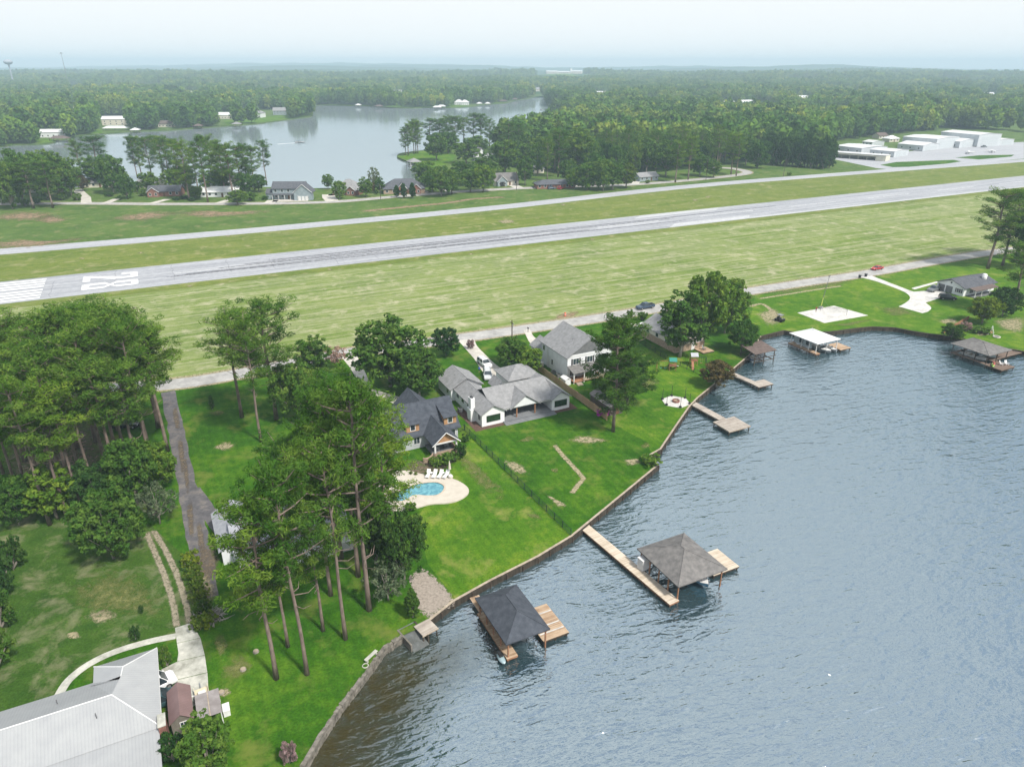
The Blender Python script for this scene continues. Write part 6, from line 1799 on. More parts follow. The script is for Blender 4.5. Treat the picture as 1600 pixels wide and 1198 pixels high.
zz_ = noise_node(n__, l__, world_pos(n__), 1.6, 3, .5, .6); bump(n__, l__, zz_.outputs['Fac'], b__, .4, .06)
rr_ = ramp(n__, [(.35,(.07,.22,.28)),(.65,(.16,.38,.42))]); l__.new(zz_.outputs['Fac'], rr_.inputs['Fac']); l__.new(rr_.outputs['Color'], b__.inputs['Base Color'])
cdt_sheet(pw_,[],.1).build('pool_water', PW, o)
def lounger(x,y,rot,label):
    o = thing('sun_lounger',label,'sun lounger',x,y,rot,.225,'sun loungers by the pool')
    MB().box(-.33,.33,-1.0,.35,.28,.36).build('seat', WHITE, o)
    MB().add([(-.33,.36,.28),(.33,.36,.28),(.33,.95,.85),(-.33,.95,.85),(-.33,.36,.36),(.33,.36,.36),(.33,.9,.92),(-.33,.9,.92)],[(3,2,1,0),(4,5,6,7),(0,1,5,4),(1,2,6,5),(2,3,7,6),(3,0,4,7)]).build('backrest', WHITE, o)
    for sx in (-1,1):
        for yy in (-.9,.3): MB().cbox(sx*.28,yy,0,.06,.06,.278).build('leg', WHITE, o)
for i,(px,lb) in enumerate(((669,'leftmost'),(679,'second from the left'),(688,'third from the left'),(697,'rightmost'))):
    lounger(*G(px,743.5+i*.3,.2), R(-6-5*i), f'white sun lounger by the pool, {lb}')
for px,lb in ((674,'between the two left loungers'),(692.5,'between the two right loungers')):
    x,y = G(px,741.5,.2); o = thing('side_table',f'small white side table {lb} by the pool','table',x,y,0,.225)
    MB().tube([(0,0,.4),(0,0,.45)],.28,12).build('top', WHITE, o); MB().tube([(0,0,0),(0,0,.4)],.06,8).build('leg', WHITE, o)
x,y = G(703,742,.2); o = thing('parasol','closed cream parasol beside the right lounger at the pool','parasol',x,y,0,.225)
MB().tube([(0,0,.08),(0,0,2.9)],.03,6).build('pole', WHITE, o); MB().tube([(0,0,1.2),(0,0,1.5),(0,0,2.2),(0,0,2.8)],[.24,.22,.16,.05],8).build('closed_canopy', pm('cream cloth',(.60,.55,.47)), o); MB().tube([(0,0,0),(0,0,.1)],.3,12).build('base', CONC, o)
x,y = G(704,746,.2); o = thing('pouffe','round pale pouffe at the end of the lounger row','pouffe',x,y,0,.225)
MB().tube([(0,0,0),(0,0,.3),(0,0,.4)],[.45,.45,.38],14).build('cushion', CONC, o); MB().tube([(0,0,.402),(0,0,.44)],.3,12).build('lid', WHITE, o)
# ------------------------------------------------------------------ lawn things
def playset(x,y,rot,label,green,big):
    o = thing('play_set',label,'play set',x,y,rot)
    WOODP = pm('play set timber',(.34,.17,.10),(.24,.12,.07),2,.85,.15)
    gm = pm('green plastic',(.02,.22,.17),None,1,.4,.4) if green else pm('grey canvas',(.42,.44,.47),None,1,.7,.2)
    for sx in (-.75,.75):
        for sy in (-.75,.75): MB().cbox(sx,sy,0,.1,.1,2.5).build('post', WOODP, o)
    MB().cbox(0,0,1.2,1.6,1.6,.08).build('platform', WOODP, o)
    MB().gable(-.8,.8,-.8,.8,2.5,3.1,'x',.1,.05).build('roof', gm, o)
    for sy in (-.8,.8): MB().cbox(0,sy,1.6,1.5,.05,.2).build('rail', WOODP, o)
    slm = pm('green slide plastic',(.02,.30,.24),None,1,.35,.5) if green else WOODP
    def slide(ax,ay,bx,by,mt):
        s_=MB(); d=Vector((bx-ax,by-ay,0)).normalized(); nn_=Vector((-d.y,d.x,0))*.28
        pts=[(0,1.25),(.35,.85),(.75,.3),(1,.1)]
        V_=[]
        for f,z in pts:
            c=Vector((ax+(bx-ax)*f,ay+(by-ay)*f,z)); V_+= [tuple(c+nn_),tuple(c-nn_),tuple(c-nn_+Vector((0,0,-.06))),tuple(c+nn_+Vector((0,0,-.06)))]
        s_.add(V_,[(4*i+k,4*i+(k+1)%4,4*i+4+(k+1)%4,4*i+4+k) for i in range(3) for k in range(4)]); s_.build('slide',mt,o)
    slide(-.4,-.85,-.9,-3.2,slm)
    MB().tube([(.8,0,2.3),(3.6,0,2.3)] if big else [(.8,0,2.0),(3.0,0,2.0)],.07,6).build('swing_beam', WOODP if big else GREENB, o)
    e = 3.6 if big else 3.0
    for sy in (-.9,.9): MB().tube([(e,0,2.3 if big else 2.0),(e+.1,sy,0)],.06,6).build('swing_leg', WOODP if big else GREENB, o)
    for xx in ((1.6,2.7) if big else (1.9,)):
        for s in (-.2,.2): MB().tube([(xx+s,0,2.25 if big else 1.95),(xx+s,0,.5)],.015,4).build('chain', METAL, o)
        MB().cbox(xx,0,.45,.5,.2,.05).build('swing_seat', slm, o)
    if big:
        slide(.4,-.85,.2,-3.3,slm)
        slide(-.85,.3,-1.7,-2.6,WHITE)
    return o
x,y = G(1050,578); playset(x,y,ANG+R(150),'wooden play set with teal green roof and slides on the lawn',True,True)
x,y = G(1083,570); playset(x,y,ANG-R(25),'small play tower with grey roof and swing under the pale-trunked oak',False,False)
# fire pit patio
x,y = G(1056,628)
o = thing('fire_pit_patio','white hexagonal patio with black lamp posts around a fire pit','patio',x,y,ANG)
hexp = [(3.1*math.cos(R(60*k+10)),3.1*math.sin(R(60*k+10))) for k in range(6)]
MB().prism(hexp,0.0,.1).build('paving', CONC_W, o)
for p in hexp:
    MB().tube([(p[0]*.94,p[1]*.94,.1),(p[0]*.94,p[1]*.94,2.6)],.05,6).build('lamp_post', BLACKM, o)
    MB().cbox(p[0]*.94,p[1]*.94,.101,.4,.4,.35).build('planter', BLACKM, o)
x_,y_ = x,y
o = thing('fire_pit','round brick fire pit in the middle of the white hexagonal patio','fire pit',x,y,0,.1)
m = MB()
for k in range(14):
    a0,a1 = 2*math.pi*k/14,2*math.pi*(k+.9)/14
    m.prism([(.55*math.cos(a0),.55*math.sin(a0)),(.8*math.cos(a0),.8*math.sin(a0)),(.8*math.cos(a1),.8*math.sin(a1)),(.55*math.cos(a1),.55*math.sin(a1))],.005,.4)
q=m.build('brick_ring', BRICKR, o); q['kind']='stuff'
MB().tube([(0,0,.01),(0,0,.2)],.54,12).build('ash_bed', pm('tan ash',(.35,.28,.2)), o)
# wooden deck with chairs behind the oak, right of the brick house
x,y = G(1100,548); o = thing('garden_deck','small tan garden deck with a seat under the oak clump','deck',x,y,ANG)
boards(o,-1.8,1.8,-1.8,1.8,.3,DECK_X); MB().box(-1.8,1.8,-1.8,1.8,0,.25).build('deck_base', TIMBER, o)
adirondack(x,y,ANG+R(30),'grey chair standing on the small tan garden deck',None,.3,METAL)
# sports court net, leaning pole
x0_,y0_ = G(1308,481); x1_,y1_ = G(1318,498)
a,b = Vector(G(1286,483.5)),Vector(G(1327,488))
cN = Vector(G(1301,491))
o = thing('court_net','low black net with posts across the white sports court','net',*G(1302,489),ANG+R(-60),.09)
for s in (-3.6,3.6): MB().tube([(s,0,0),(s,0,1.6)],.05,6).build('post', BLACKM, o)
m = MB()
for k in range(6): m.box(-3.6,3.6,-.008,.008,.55+k*.2,.565+k*.2)
for k in range(37): m.box(-3.6+k*.2,-3.588+k*.2,-.008,.008,.55,1.55)
q=m.build('net_mesh', BLACKM, o); q['kind']='stuff'
MB().box(-3.6,3.6,-.012,.012,1.55,1.62).build('net_tape', BLACKM, o)
x,y = G(1282,482.5); o = thing('leaning_mast','tall thin leaning mast with pale base beside the sports court','mast',x,y,ANG)
MB().box(-.55,.55,-.4,.4,0,.7).build('base', METAL, o)
hm = height_at(1282,482.5,433)
MB().tube([(0,0,.7),(.35,0,hm*.35)],[.16,.12],8).build('lower_section', pm('yellow green paint',(.45,.50,.12)), o)
MB().tube([(.35,0,hm*.35),(1.3,0,hm)],[.09,.05],8).build('upper_section', DGREY, o)
MB().tube([(.35,0,hm*.35),(2.4,-1.2,.1)],.02,4).build('stay_wire', DGREY, o)
MB().box(1.0,1.6,-.12,.12,hm,hm+.25).build('mast_head', DGREY, o)
# bins, mailboxes, barrel, pole
def bin_(px,py,label):
    x,y=G(px,py); o=thing('wheelie_bin',label,'bin',x,y,ANG)
    MB().add([(-.25,-.28,.08),(.25,-.28,.08),(.25,.28,.08),(-.25,.28,.08),(-.33,-.36,1.0),(.33,-.36,1.0),(.33,.36,1.0),(-.33,.36,1.0)],[(3,2,1,0),(4,5,6,7),(0,1,5,4),(1,2,6,5),(2,3,7,6),(3,0,4,7)]).build('body', BLACKM, o)
    MB().box(-.36,.36,-.38,.38,1.003,1.08).build('lid', BLACKM, o)
    for s in (-1,1): MB().tube([(s*.24-.04,.3,.12),(s*.24+.04,.3,.12)],.12,8).build('wheel', TYRE, o)
bin_(1343,434.5,'black wheelie bin left of the two at the white drive mouth'); bin_(1352.5,432.5,'black wheelie bin right of the two at the white drive mouth')
def mailbox(px,py,label):
    x,y=G(px,py); o=thing('mailbox',label,'mailbox',x,y,ANG+R(90))
    MB().box(-.06,.06,-.06,.06,0,1.1).build('post', BLACKM, o); MB().extr([(-.14,1.1),(-.14,1.3),(0,1.42),(.14,1.3),(.14,1.1)],-.3,.3,'x').build('box', BLACKM, o); MB().box(-.02,.02,.15,.17,1.2,1.45).build('flag', REDL, o)
mailbox(825,519,'black mailbox at the road by the two-storey house drive'); mailbox(981,492,'dark mailbox among shrubs beside the road near the pickup')
x,y=G(883,493.5); o=thing('traffic_barrel','orange traffic barrel at the road edge beside the clay patch','barrel',x,y,0)
MB().tube([(0,0,.02),(0,0,.5),(0,0,1.0)],[.32,.28,.22],10).build('body', pm('orange plastic',(.70,.12,.04)), o); MB().tube([(0,0,.45),(0,0,.62)],.305,10).build('stripe', WHITE, o)
def power_pole(px,py,ty,label,rot=ANG):
    x,y=G(px,py); hgt=height_at(px,py,ty); o=thing('power_pole',label,'power pole',x,y,rot)
    MB().tube([(0,0,-.3),(0,0,hgt)],[.17,.11],8).build('pole', TIMBER, o); MB().box(-.06,.06,-1.1,1.1,hgt-.9,hgt-.75).build('crossarm', TIMBER, o)
    for yy in (-1,0,1): MB().tube([(0,yy,hgt-.75),(0,yy,hgt-.5)],.05,6).build('insulator', WHITE, o)
    MB().tube([(.2,.22,hgt-2.2),(.2,.22,hgt-1.3)],.18,8).build('transformer', METAL, o)
power_pole(800,531,500,'dark wooden power pole standing by the road near the ranch drive')
power_pole(371,322,292,'power pole beside the far road left of the blue grey house',0)
power_pole(807,297,268,'power pole beside the far road before the tan gabled house')
power_pole(979,291,262,'power pole beside the far road by the pale bungalow')
power_pole(595,312,288,'power pole beside the far road before the brick house with white-trimmed gables')
power_pole(1224,276,255,'power pole on the grass beyond the taxiway bend')
power_pole(1103,281,248,'power pole beside the far road under the wood')
# benches, stumps, brush, pipe
x,y=G(580,1028); o=thing('garden_bench','pale stone bench beside the stone seawall','bench',x,y,R(58))
MB().box(-1.0,1.0,-.22,.22,.42,.5).build('seat', CONC_OLD, o)
for s in (-.75,.75): MB().box(s-.1,s+.1,-.18,.18,0,.418).build('leg', CONC_OLD, o)
x,y=G(571,1040); o=thing('mooring_ring','small pale ring lying below the stone bench','ring',x,y,0)
m=MB()
m.tube([(.35*math.cos(a*.5236),.35*math.sin(a*.5236),.06) for a in range(13)],.06,6); m.build('ring', CONC_OLD, o)
for i,(px,py,lb) in enumerate(((380,1046,'largest, on a bare patch'),(400,1018,'upper of the three, below the pines'),(346,1082,'reddish one nearest the concrete drive'))):
    x,y=G(px,py); o=thing('tree_stump',f'cut tree stump on the lower lawn, {lb}','stump',x,y,0)
    MB().tube([(0,0,-.1),(0,0,.16),(0,0,.22)],[.42,.34,.32],12).build('trunk_base', BARK_G, o); MB().tube([(0,0,.222),(0,0,.235)],.3,12).build('cut_face', pm('pale cut wood',(.36,.30,.22)), o)
x,y=G(327,966); o=thing('brush_pile','grey heap of cut branches at the end of the dark drive','brush pile',x,y,0)
m=MB(); rb=random.Random(4)
for k in range(150):
    a=rb.uniform(0,6.28); c=Vector((rb.gauss(0,.75),rb.gauss(0,.6),rb.uniform(.1,1.0))); d_=Vector((math.cos(a),math.sin(a),rb.uniform(-.4,.5)))*rb.uniform(.5,1.3)
    c.z*=max(.2,1-(c.x*c.x+c.y*c.y)*.25)
    p,q_=c-d_,c+d_; p.z=max(p.z,.02); q_.z=max(q_.z,.03)
    m.tube([p,c,q_],[.05,.04,.015],4,cap=False)
q=m.build('branches', pm('dry grey wood',(.36,.33,.30),(.22,.20,.18)), o); q['kind']='stuff'
MB().blob((0,0,.1),(1.3,1.1,.7),3,.4,12,8,zmin=0).build('twig_core', pm('dark twigs',(.10,.08,.07)), o)
x,y=G(1548,522); o=thing('garden_swing','white framed garden swing near the right edge','swing',x,y,ANG+R(30))
for s in (-1.1,1.1):
    for yy in (-.7,.7): MB().tube([(s,yy,0),(s,0,2.0)],.05,6).build('leg', WHITE, o)
MB().tube([(-1.1,0,2.0),(1.1,0,2.0)],.05,6).build('beam', WHITE, o); MB().box(-.8,.8,-.25,.25,.5,.56).build('seat', POSTW, o); MB().box(-.8,.8,.25,.3,.56,1.1).build('backrest', POSTW, o)
for s in (-.75,.75): MB().tube([(s,0,.56),(s,0,2.0)],.015,4).build('chain', METAL, o)
x,y=G(1557,527); o=thing('fire_ring','pale round fire ring on the grass near the right edge','fire ring',x,y,0)
m=MB(); m.tube([(.8*math.cos(a*.5236),.8*math.sin(a*.5236),.18) for a in range(13)],.18,6); m.build('ring', CONC, o); MB().tube([(0,0,.01),(0,0,.1)],.7,12).build('ash_bed', DARK, o)
x,y=G(1595,475); o=thing('gazebo','small white-posted gazebo at the right edge','gazebo',x+1,y,ANG)
posts(o,[(-1.4,-1.4),(1.4,-1.4),(-1.4,1.4),(1.4,1.4)],0,2.3,WHITE,.15); MB().hip(-1.5,1.5,-1.5,1.5,2.35,3.3,.3,.1).build('roof', R_GREY, o)
# people
def person(x,y,rot,z,label,shirt,legs,arm=0.0):
    o = thing('person',label,'person',x,y,rot,z)
    J = dict(pel=(0,0,.95),ch=(0,0,1.32),nk=(0,0,1.48),hd=(0,.02,1.62),ht=(0,.02,1.74),
             ls=(-.19,0,1.40),le=(-.25,.03,1.13),lh=(-.24,.12+arm,.90),rs=(.19,0,1.40),re=(.25,.03,1.13),rh=(.24,.12,.90),
             lk=(-.10,.03,.50),lf=(-.11,0,.06),lt=(-.11,.16,.04),rk=(.10,.03,.50),rf=(.11,0,.06),rt=(.11,.16,.04),lp=(-.09,0,.90),rp=(.09,0,.90))
    Rr = dict(pel=.15,ch=.16,nk=.055,hd=.10,ht=.07,ls=.075,le=.05,lh=.04,rs=.075,re=.05,rh=.04,lk=.065,lf=.05,lt=.04,rk=.065,rf=.05,rt=.04,lp=.10,rp=.10)
    ks = list(J); E_ = [('pel','ch'),('ch','nk'),('nk','hd'),('hd','ht'),('ch','ls'),('ls','le'),('le','lh'),('ch','rs'),('rs','re'),('re','rh'),('pel','lp'),('lp','lk'),('lk','lf'),('lf','lt'),('pel','rp'),('rp','rk'),('rk','rf'),('rf','rt')]
    me = bpy.data.meshes.new('body'); me.from_pydata([J[k] for k in ks],[(ks.index(a),ks.index(b)) for a,b in E_],[])
    m_,n,l,b = nodes('clothes '+label[:12])
    b.inputs['Roughness'].default_value=.9
    tcn=n.new('ShaderNodeTexCoord'); sx=n.new('ShaderNodeSeparateXYZ'); l.new(tcn.outputs['Object'],sx.inputs[0])
    dv=n.new('ShaderNodeMath'); dv.operation='DIVIDE'; dv.inputs[1].default_value=2; l.new(sx.outputs['Z'],dv.inputs[0])
    rr=ramp(n,[(0,(.05,.05,.05)),(.05,(.36,.22,.15)),(.26,legs),(.475,shirt),(.74,(.36,.22,.15))]); rr.color_ramp.interpolation='CONSTANT'; l.new(dv.outputs[0],rr.inputs['Fac']); l.new(rr.outputs['Color'],b.inputs['Base Color'])
    me.materials.append(m_)
    bo = link('body',me,o)
    sk = bo.modifiers.new('skin','SKIN'); bo.modifiers.new('smooth','SUBSURF').levels=1
    bo.modifiers['smooth'].render_levels=1
    if not me.skin_vertices: 
        bpy.context.view_layer.update()
    for i,k in enumerate(ks): me.skin_vertices[0].data[i].radius=(Rr[k],Rr[k]*.8)
    me.skin_vertices[0].data[0].use_root=True
    MB().blob((0,-.01,1.70),(.105,.115,.09),1,.05,10,7).build('hair', pm('dark hair',(.03,.02,.015)), o, smooth=True)
    return o
person(*G(749,583),R(20),.06,'person in blue shirt and dark shorts standing beside the parked cars',(.06,.09,.38),(.03,.03,.05))
person(*G(1274.5,488),R(-60),.09,'person in red top and dark shorts on the sports court',(.40,.06,.06),(.04,.04,.09),.2)

# ------------------------------------------------------------------ houses beyond the airfield
def far_house(name, label, px, py, w, d, h, roofk, wall, roofm, rot, rise=2.2, wings=(), wins=4, dr=True, storeys=1, ov=.5):
    """px,py: the middle of the front wall's foot; the front faces -y"""
    x, y = G(px,py)
    o = thing(name, label, 'house', x, y, rot)
    m = MB()
    if roofk == 'hip':
        m.box(-w/2,w/2,0,d,0,h-.1); m.build('wall', wall, o); MB().hip(-w/2,w/2,0,d,h,h+rise,ov,.2).build('roof', roofm, o)
    else:
        ax = 'x' if roofk == 'gx' else 'y'
        gwall(m,-w/2,w/2,0,d,0,h-.1,h+rise-.3,ax); m.build('wall', wall, o); MB().gable(-w/2,w/2,0,d,h,h+rise,ax,ov,.2).build('roof', roofm, o)
    for st in range(storeys):
        z = 1.0+st*2.9
        for k in range(wins):
            if dr and st == 0 and k == wins//2: continue
            c = -w/2+w*(k+.5)/wins
            if any(wx-ww/2-.8 < c < wx+ww/2+.8 for wx,ww,*_ in wings): continue
            window(o,'-y',0,c-.6,c+.6,z,z+1.35,WHITE,GLASS,1,.12)
    if dr:
        c = -w/2+w*(wins//2+.5)/wins; door(o,'-y',0,c-.55,c+.55,0,2.2,pm('brown door',(.13,.07,.04)))
    for wx,ww,wd,wh,wr,wm in wings:      # front gabled wings
        q = MB(); gwall(q,wx-ww/2,wx+ww/2,-wd,-.01,0,wh-.1,wh+wr-.3,'y'); q.build('wing_wall', wm, o)
        MB().gable(wx-ww/2,wx+ww/2,-wd,d*.5,wh,wh+wr,'y',.4,.18).build('wing_roof', roofm, o)
        for s in (-1,1): MB().tube([(wx,-wd-.42,wh+wr),(wx+s*(ww/2+.4),-wd-.42,wh-.15)],.11,4).build('rake_board', WHITE, o)
        for s in (-.25,.25): window(o,'-y',-wd,wx+ww*s-.5,wx+ww*s+.5,.9,2.2,WHITE,GLASS,1,.12)
    return o
h = far_house('two_storey_house','blue grey two-storey house with white trim beyond the airfield',452,311.5,17,9,5.8,'gx',GREYB,R_DARK,R(2),2.8,((8.5,9.5,4,4.2,4.2,GREYB),),5,True,2)
MB().box(-12.2,-8.55,.5,7.5,0,3.0).build('side_wing_wall', GREYB, h); MB().gable(-12.2,-8.55,.5,7.5,3.1,5.0,'x',.4).build('side_wing_roof', R_DARK, h)
MB().shed(-8.5,3.6,-2.2,-.05,2.6,3.0,'x').build('porch_roof', R_DARK, h); posts(h,[(-8.3,-2),(-5,-2),(-1.8,-2),(1.2,-2),(3.4,-2)],0,2.6,WHITE,.2)
for s in (6.6,8.5,10.4): door(h,'-y',-4,s-.75,s+.75,0,2.2,WHITE,'garage_door')
far_house('brick_house','low red brick house with grey gable roof among the far pines',257,307,17,9,2.8,'gx',BRICKR,R_DARK,R(8),2.4,((-5,6,2.5,2.8,2.4,BRICKR),),5)
far_house('ranch_house','low house with bright pale roof under the far pines',343,308,20,10,2.7,'gx',SIDING,R_WHITE,R(4),2.2,(),6)
far_house('ranch_house','pale grey house behind the curving far driveway',157,293,18,9,2.8,'gx',BEIGE,R_GREY2,R(10),2.2,(),5)
far_house('ranch_house','bluish house behind the far left stand of trees',4,309,18,10,3,'gx',GREYB,R_DARK,R(15),2.4,(),5)
far_house('ranch_house','pale house peeping behind the far left trees',38,302,15,9,3,'hip',BEIGE,R_GREY2,R(10),2.4,(),4)
far_house('ranch_house','tan-roofed house half hidden behind the red brick house',228,295,14,9,3,'gx',BEIGE,R_GREY2,R(-20),2.6,(),4)
far_house('ranch_house','white-sided lake house behind the thin pines',362,291,13,9,4.5,'gx',SIDING,R_DARK,R(5),2.4,(),4)
far_house('hip_roof_house','house with steep pale grey hip roof and brick entry',540,305,15,13,2.9,'hip',BRICKR,R_GREY2,R(-8),5.0,((3.5,5,1.5,2.9,2.2,BRICKR),),4)
far_house('hip_roof_house','brick house with dark hip roof and two white-trimmed front gables',632,303,23,13,2.9,'hip',BRICKT,R_DARK,R(10),4.6,((-1.2,5,2,3.2,3.0,BRICKR),(6.6,5,2,2.9,2.6,BRICKR)),6)
h = far_house('gabled_house','tan house with brown grey gable roofs and a dark front opening',792,290,15,11,2.9,'gx',BEIGE,R_GREY,R(18),3.8,((-3.5,6,2.5,3.0,3.0,GREYB),),4)
door(h,'-y',-2.5,-4.9,-2.1,0,2.6,DARK,'garage_door')
far_house('ranch_house','low brick house with wide charcoal hip roof beyond the taxiway',869,295,23,9,2.6,'hip',BRICKR,R_DARK,R(10),2.2,(),7)
far_house('bungalow','pale blue grey bungalow at the end of the tree screen',1014,283,14,8,2.8,'gx',GREYB,R_GREY2,R(26),2.0,(),4)
far_house('cottage','small pale cottage among the trees left of the charcoal hip roof',840,271,9,8,3,'hip',BEIGE,R_GREY2,R(15),2,(),3)
h = far_house('steep_roof_house','white house with steep pale roof behind the round tree on the point',753,252,10,9,3.4,'gy',SIDING,R_GREY2,R(20),6,(),3)
MB().box(5.1,14,.5,8,0,2.9).build('side_wing_wall', SIDING, h); MB().gable(5.1,14,.5,8,3,5,'x',.4).build('side_wing_roof', R_GREY2, h)
# boathouse by the point
x,y = G(647,257); o = thing('boathouse','small boathouse with pale hip roof beside the wooded point','boathouse',x,y,ANG)
MB().hip(-4,4,-4,4,2.2,4.6,.5,.2).build('roof', R_GREY2, o); posts(o,[(-3.8,-3.8),(3.8,-3.8),(-3.8,3.8),(3.8,3.8)],-3,2.1,WHITE,.25); MB().box(-4,4,2.2,4,-.4,-.2).build('deck', DECKG, o); MB().box(-4.2,-3,-4,2.1,-.4,-.2).build('deck', DECKG, o)
boat('motor_boat','white boat inside the small boathouse beside the wooded point',x,y,ANG-R(90),6,2.2,WHITE,WATER_Z+.4)
x,y = G(703,262); o = thing('dock','long low dock at the head of the cove behind the screen trees','dock',x,y,R(10))
MB().box(-8,8,-1,1,-.5,-.3).build('deck', DECKG, o)
for s in (-7,-2,3,7): MB().tube([(s,-.9,-3),(s,-.9,-.1)],.12,6).build('pile', TIMBER, o)
# pontoon boat under way
x,y = G(469,223,WATER_Z)
boat('pontoon_boat','dark-canopied boat under way on the far lake',x,y,R(4),9.0,3.0,METAL,WATER_Z,pm('navy canvas',(.06,.08,.12)))
ob = track([G(466,223.4,WATER_Z),G(450,224.4,WATER_Z),G(432,225.6,WATER_Z)],2.6,FOAM,WATER_Z+.03,'boat_wake',True)
ob['kind'] = 'stuff'; ob['label'] = 'thin white wake behind the boat on the far lake'; ob['category'] = 'wake'
x,y = G(846,172,WATER_Z); boat('motor_boat','small dark boat near the lake narrows',x,y,R(70),8,3,BLACKM,WATER_Z)

# ------------------------------------------------------------------ hangars
HW = pm('pale hangar metal', (.52,.55,.57), (.45,.48,.50), .3, .6, .3)
HC = pm('cream hangar metal', (.66,.64,.52), (.58,.56,.46), .3, .6, .3)
HR = pm('pale hangar roof', (.60,.61,.61), (.54,.55,.55), .3, .5, .3)
def hangar(label, ax_, ay_, bx_, by_, depth, hgt, rise, wall, roofm, doors=1, open_=False, face='front'):
    """front foot from pixel a to pixel b; the building reaches depth metres behind"""
    A, B = Vector(G(ax_,ay_)), Vector(G(bx_,by_)); L = (B-A).length
    o = thing('hangar', label, 'hangar', A.x, A.y, math.atan2((B-A).y,(B-A).x))
    if open_:
        MB().box(0,L,depth-.2,depth,0,hgt).build('wall', wall, o); MB().box(L-7,L,0,depth-.21,0,hgt-.05).build('wall', wall, o)
        MB().box(0,.3,.0,depth-.21,0,hgt).build('wall', wall, o)
        posts(o,[(k*(L-7)/5,.2) for k in range(6)],0,hgt,wall,.3)
        MB().shed(-.3,L+.3,-.8,depth+.3,hgt+.25,hgt+.02,'x',.2).build('roof', roofm, o)
        MB().box(0,L-7,-.3,-.1,hgt-.9,hgt).build('fascia', wall, o)
    else:
        m = MB(); gwall(m,0,L,0,depth,0,hgt-.05,hgt+rise-.2,'y'); m.build('wall', wall, o)
        MB().gable(0,L,0,depth,hgt,hgt+rise,'y',.3,.2).build('roof', roofm, o)
        for k in range(doors):
            w0 = L*(k+.15)/doors; w1 = L*(k+.85)/doors
            door(o,'-y',0,w0,w1,0,hgt*.82,pm('hangar door',(.50,.54,.56)),'hangar_door')
        for k in range(3): window(o,'-x',0,depth*(k+.4)/3,depth*(k+.4)/3+1.2,1.5,2.6,WHITE)
    MB().box(-.35,-.301,0,depth,0,.4).build('base_trim', DGREY, o)
    return o
hangar('long cream open-front hangar with dark aircraft bays',1301,246.5,1383,252.5,12,3.9,0,HC,HR,open_=True)
hangar('pale blue hangar with white roof behind the cream open hangar, front one',1396,246,1418.5,243,20,4.2,1.0,HW,HR,1)
hangar('pale blue hangar behind the cream open hangar, back one',1345,241,1385,238,26,4.4,1.0,HW,HR,2)
hangar('small white-roofed hangar left of the tallest pale block',1441,236.5,1467,233.5,22,4.4,1.8,HW,HR,1)
hangar('tall pale hangar with flat white roof in the middle of the row',1461,234.2,1495,230.2,30,8.6,.8,HW,HR,1)
hangar('medium pale hangar between the two tallest hangars',1498,231.5,1527,228.5,26,5.2,1.8,HW,HR,1)
hangar('largest pale hangar with white roof and wide front',1526,229.8,1561,227.8,38,10,1.2,HW,HR,1)
hangar('low pale annex at the right of the largest hangar',1561,227.6,1583,226.2,14,4.8,.8,HW,HR,1)
hangar('small white outbuilding behind the hangar row left end',1362,229,1381,227.5,10,3.4,1.2,HW,HR,1)
far_house('cottage','little white-roofed cottage in the trees behind the hangars',1397,222,12,9,3,'hip',BEIGE,R_WHITE,R(20),2.6,(),3)
far_house('cottage','tan cottage half hidden by trees behind the hangars',1380,217,11,9,3,'gx',BEIGE,R_BROWN,R(20),2.4,(),3)
def plane(px,py,rot,label):
    x,y=G(px,py); o=thing('light_aircraft',label,'aircraft',x,y,rot)
    MB().tube([(-4,0,1.5),(-2.5,0,1.35),(0,0,1.25),(1.8,0,1.2),(2.9,0,1.1)],[.15,.4,.62,.6,.3],10).build('fuselage', WHITE, o, smooth=True)
    MB().box(-.4,1.1,-5.2,5.2,1.9,2.02).build('wing', WHITE, o); MB().box(-4.1,-3.3,-1.7,1.7,1.5,1.56).build('tailplane', WHITE, o)
    MB().add([(-4.2,-.05,1.5),(-3.2,-.05,1.5),(-3.9,-.05,2.7),(-4.3,-.05,2.7),(-4.2,.05,1.5),(-3.2,.05,1.5),(-3.9,.05,2.7),(-4.3,.05,2.7)],[(0,1,2,3),(7,6,5,4),(0,4,5,1),(1,5,6,2),(2,6,7,3),(3,7,4,0)]).build('fin', WHITE, o)
    MB().box(.1,1.0,-.5,.5,1.5,1.89).build('cabin_glass', GLASS, o); MB().box(2.95,3.0,-.9,.9,1.02,1.18).build('propeller', BLACKM, o)
    for p in ((.2,-1.1),(.2,1.1),(2.3,0)):
        MB().tube([(p[0],p[1],.3),(p[0],p[1]*.4,1.0)],.05,5).build('strut', METAL, o); MB().tube([(p[0],p[1]-.08,.28),(p[0],p[1]+.08,.28)],.25,10).build('wheel', TYRE, o)
plane(1514,240.5,R(150),'white light aircraft on the apron, left of two'); plane(1549,238.5,R(-20),'white light aircraft on the apron, right of two')
for i,(px,py) in enumerate(((1312,244.5),(1330,246.5),(1348,248.5))):
    plane(px,py-1.5,R(-60),f'dark-shaded light aircraft in the cream open hangar, {["left","middle","right"][i]} bay')

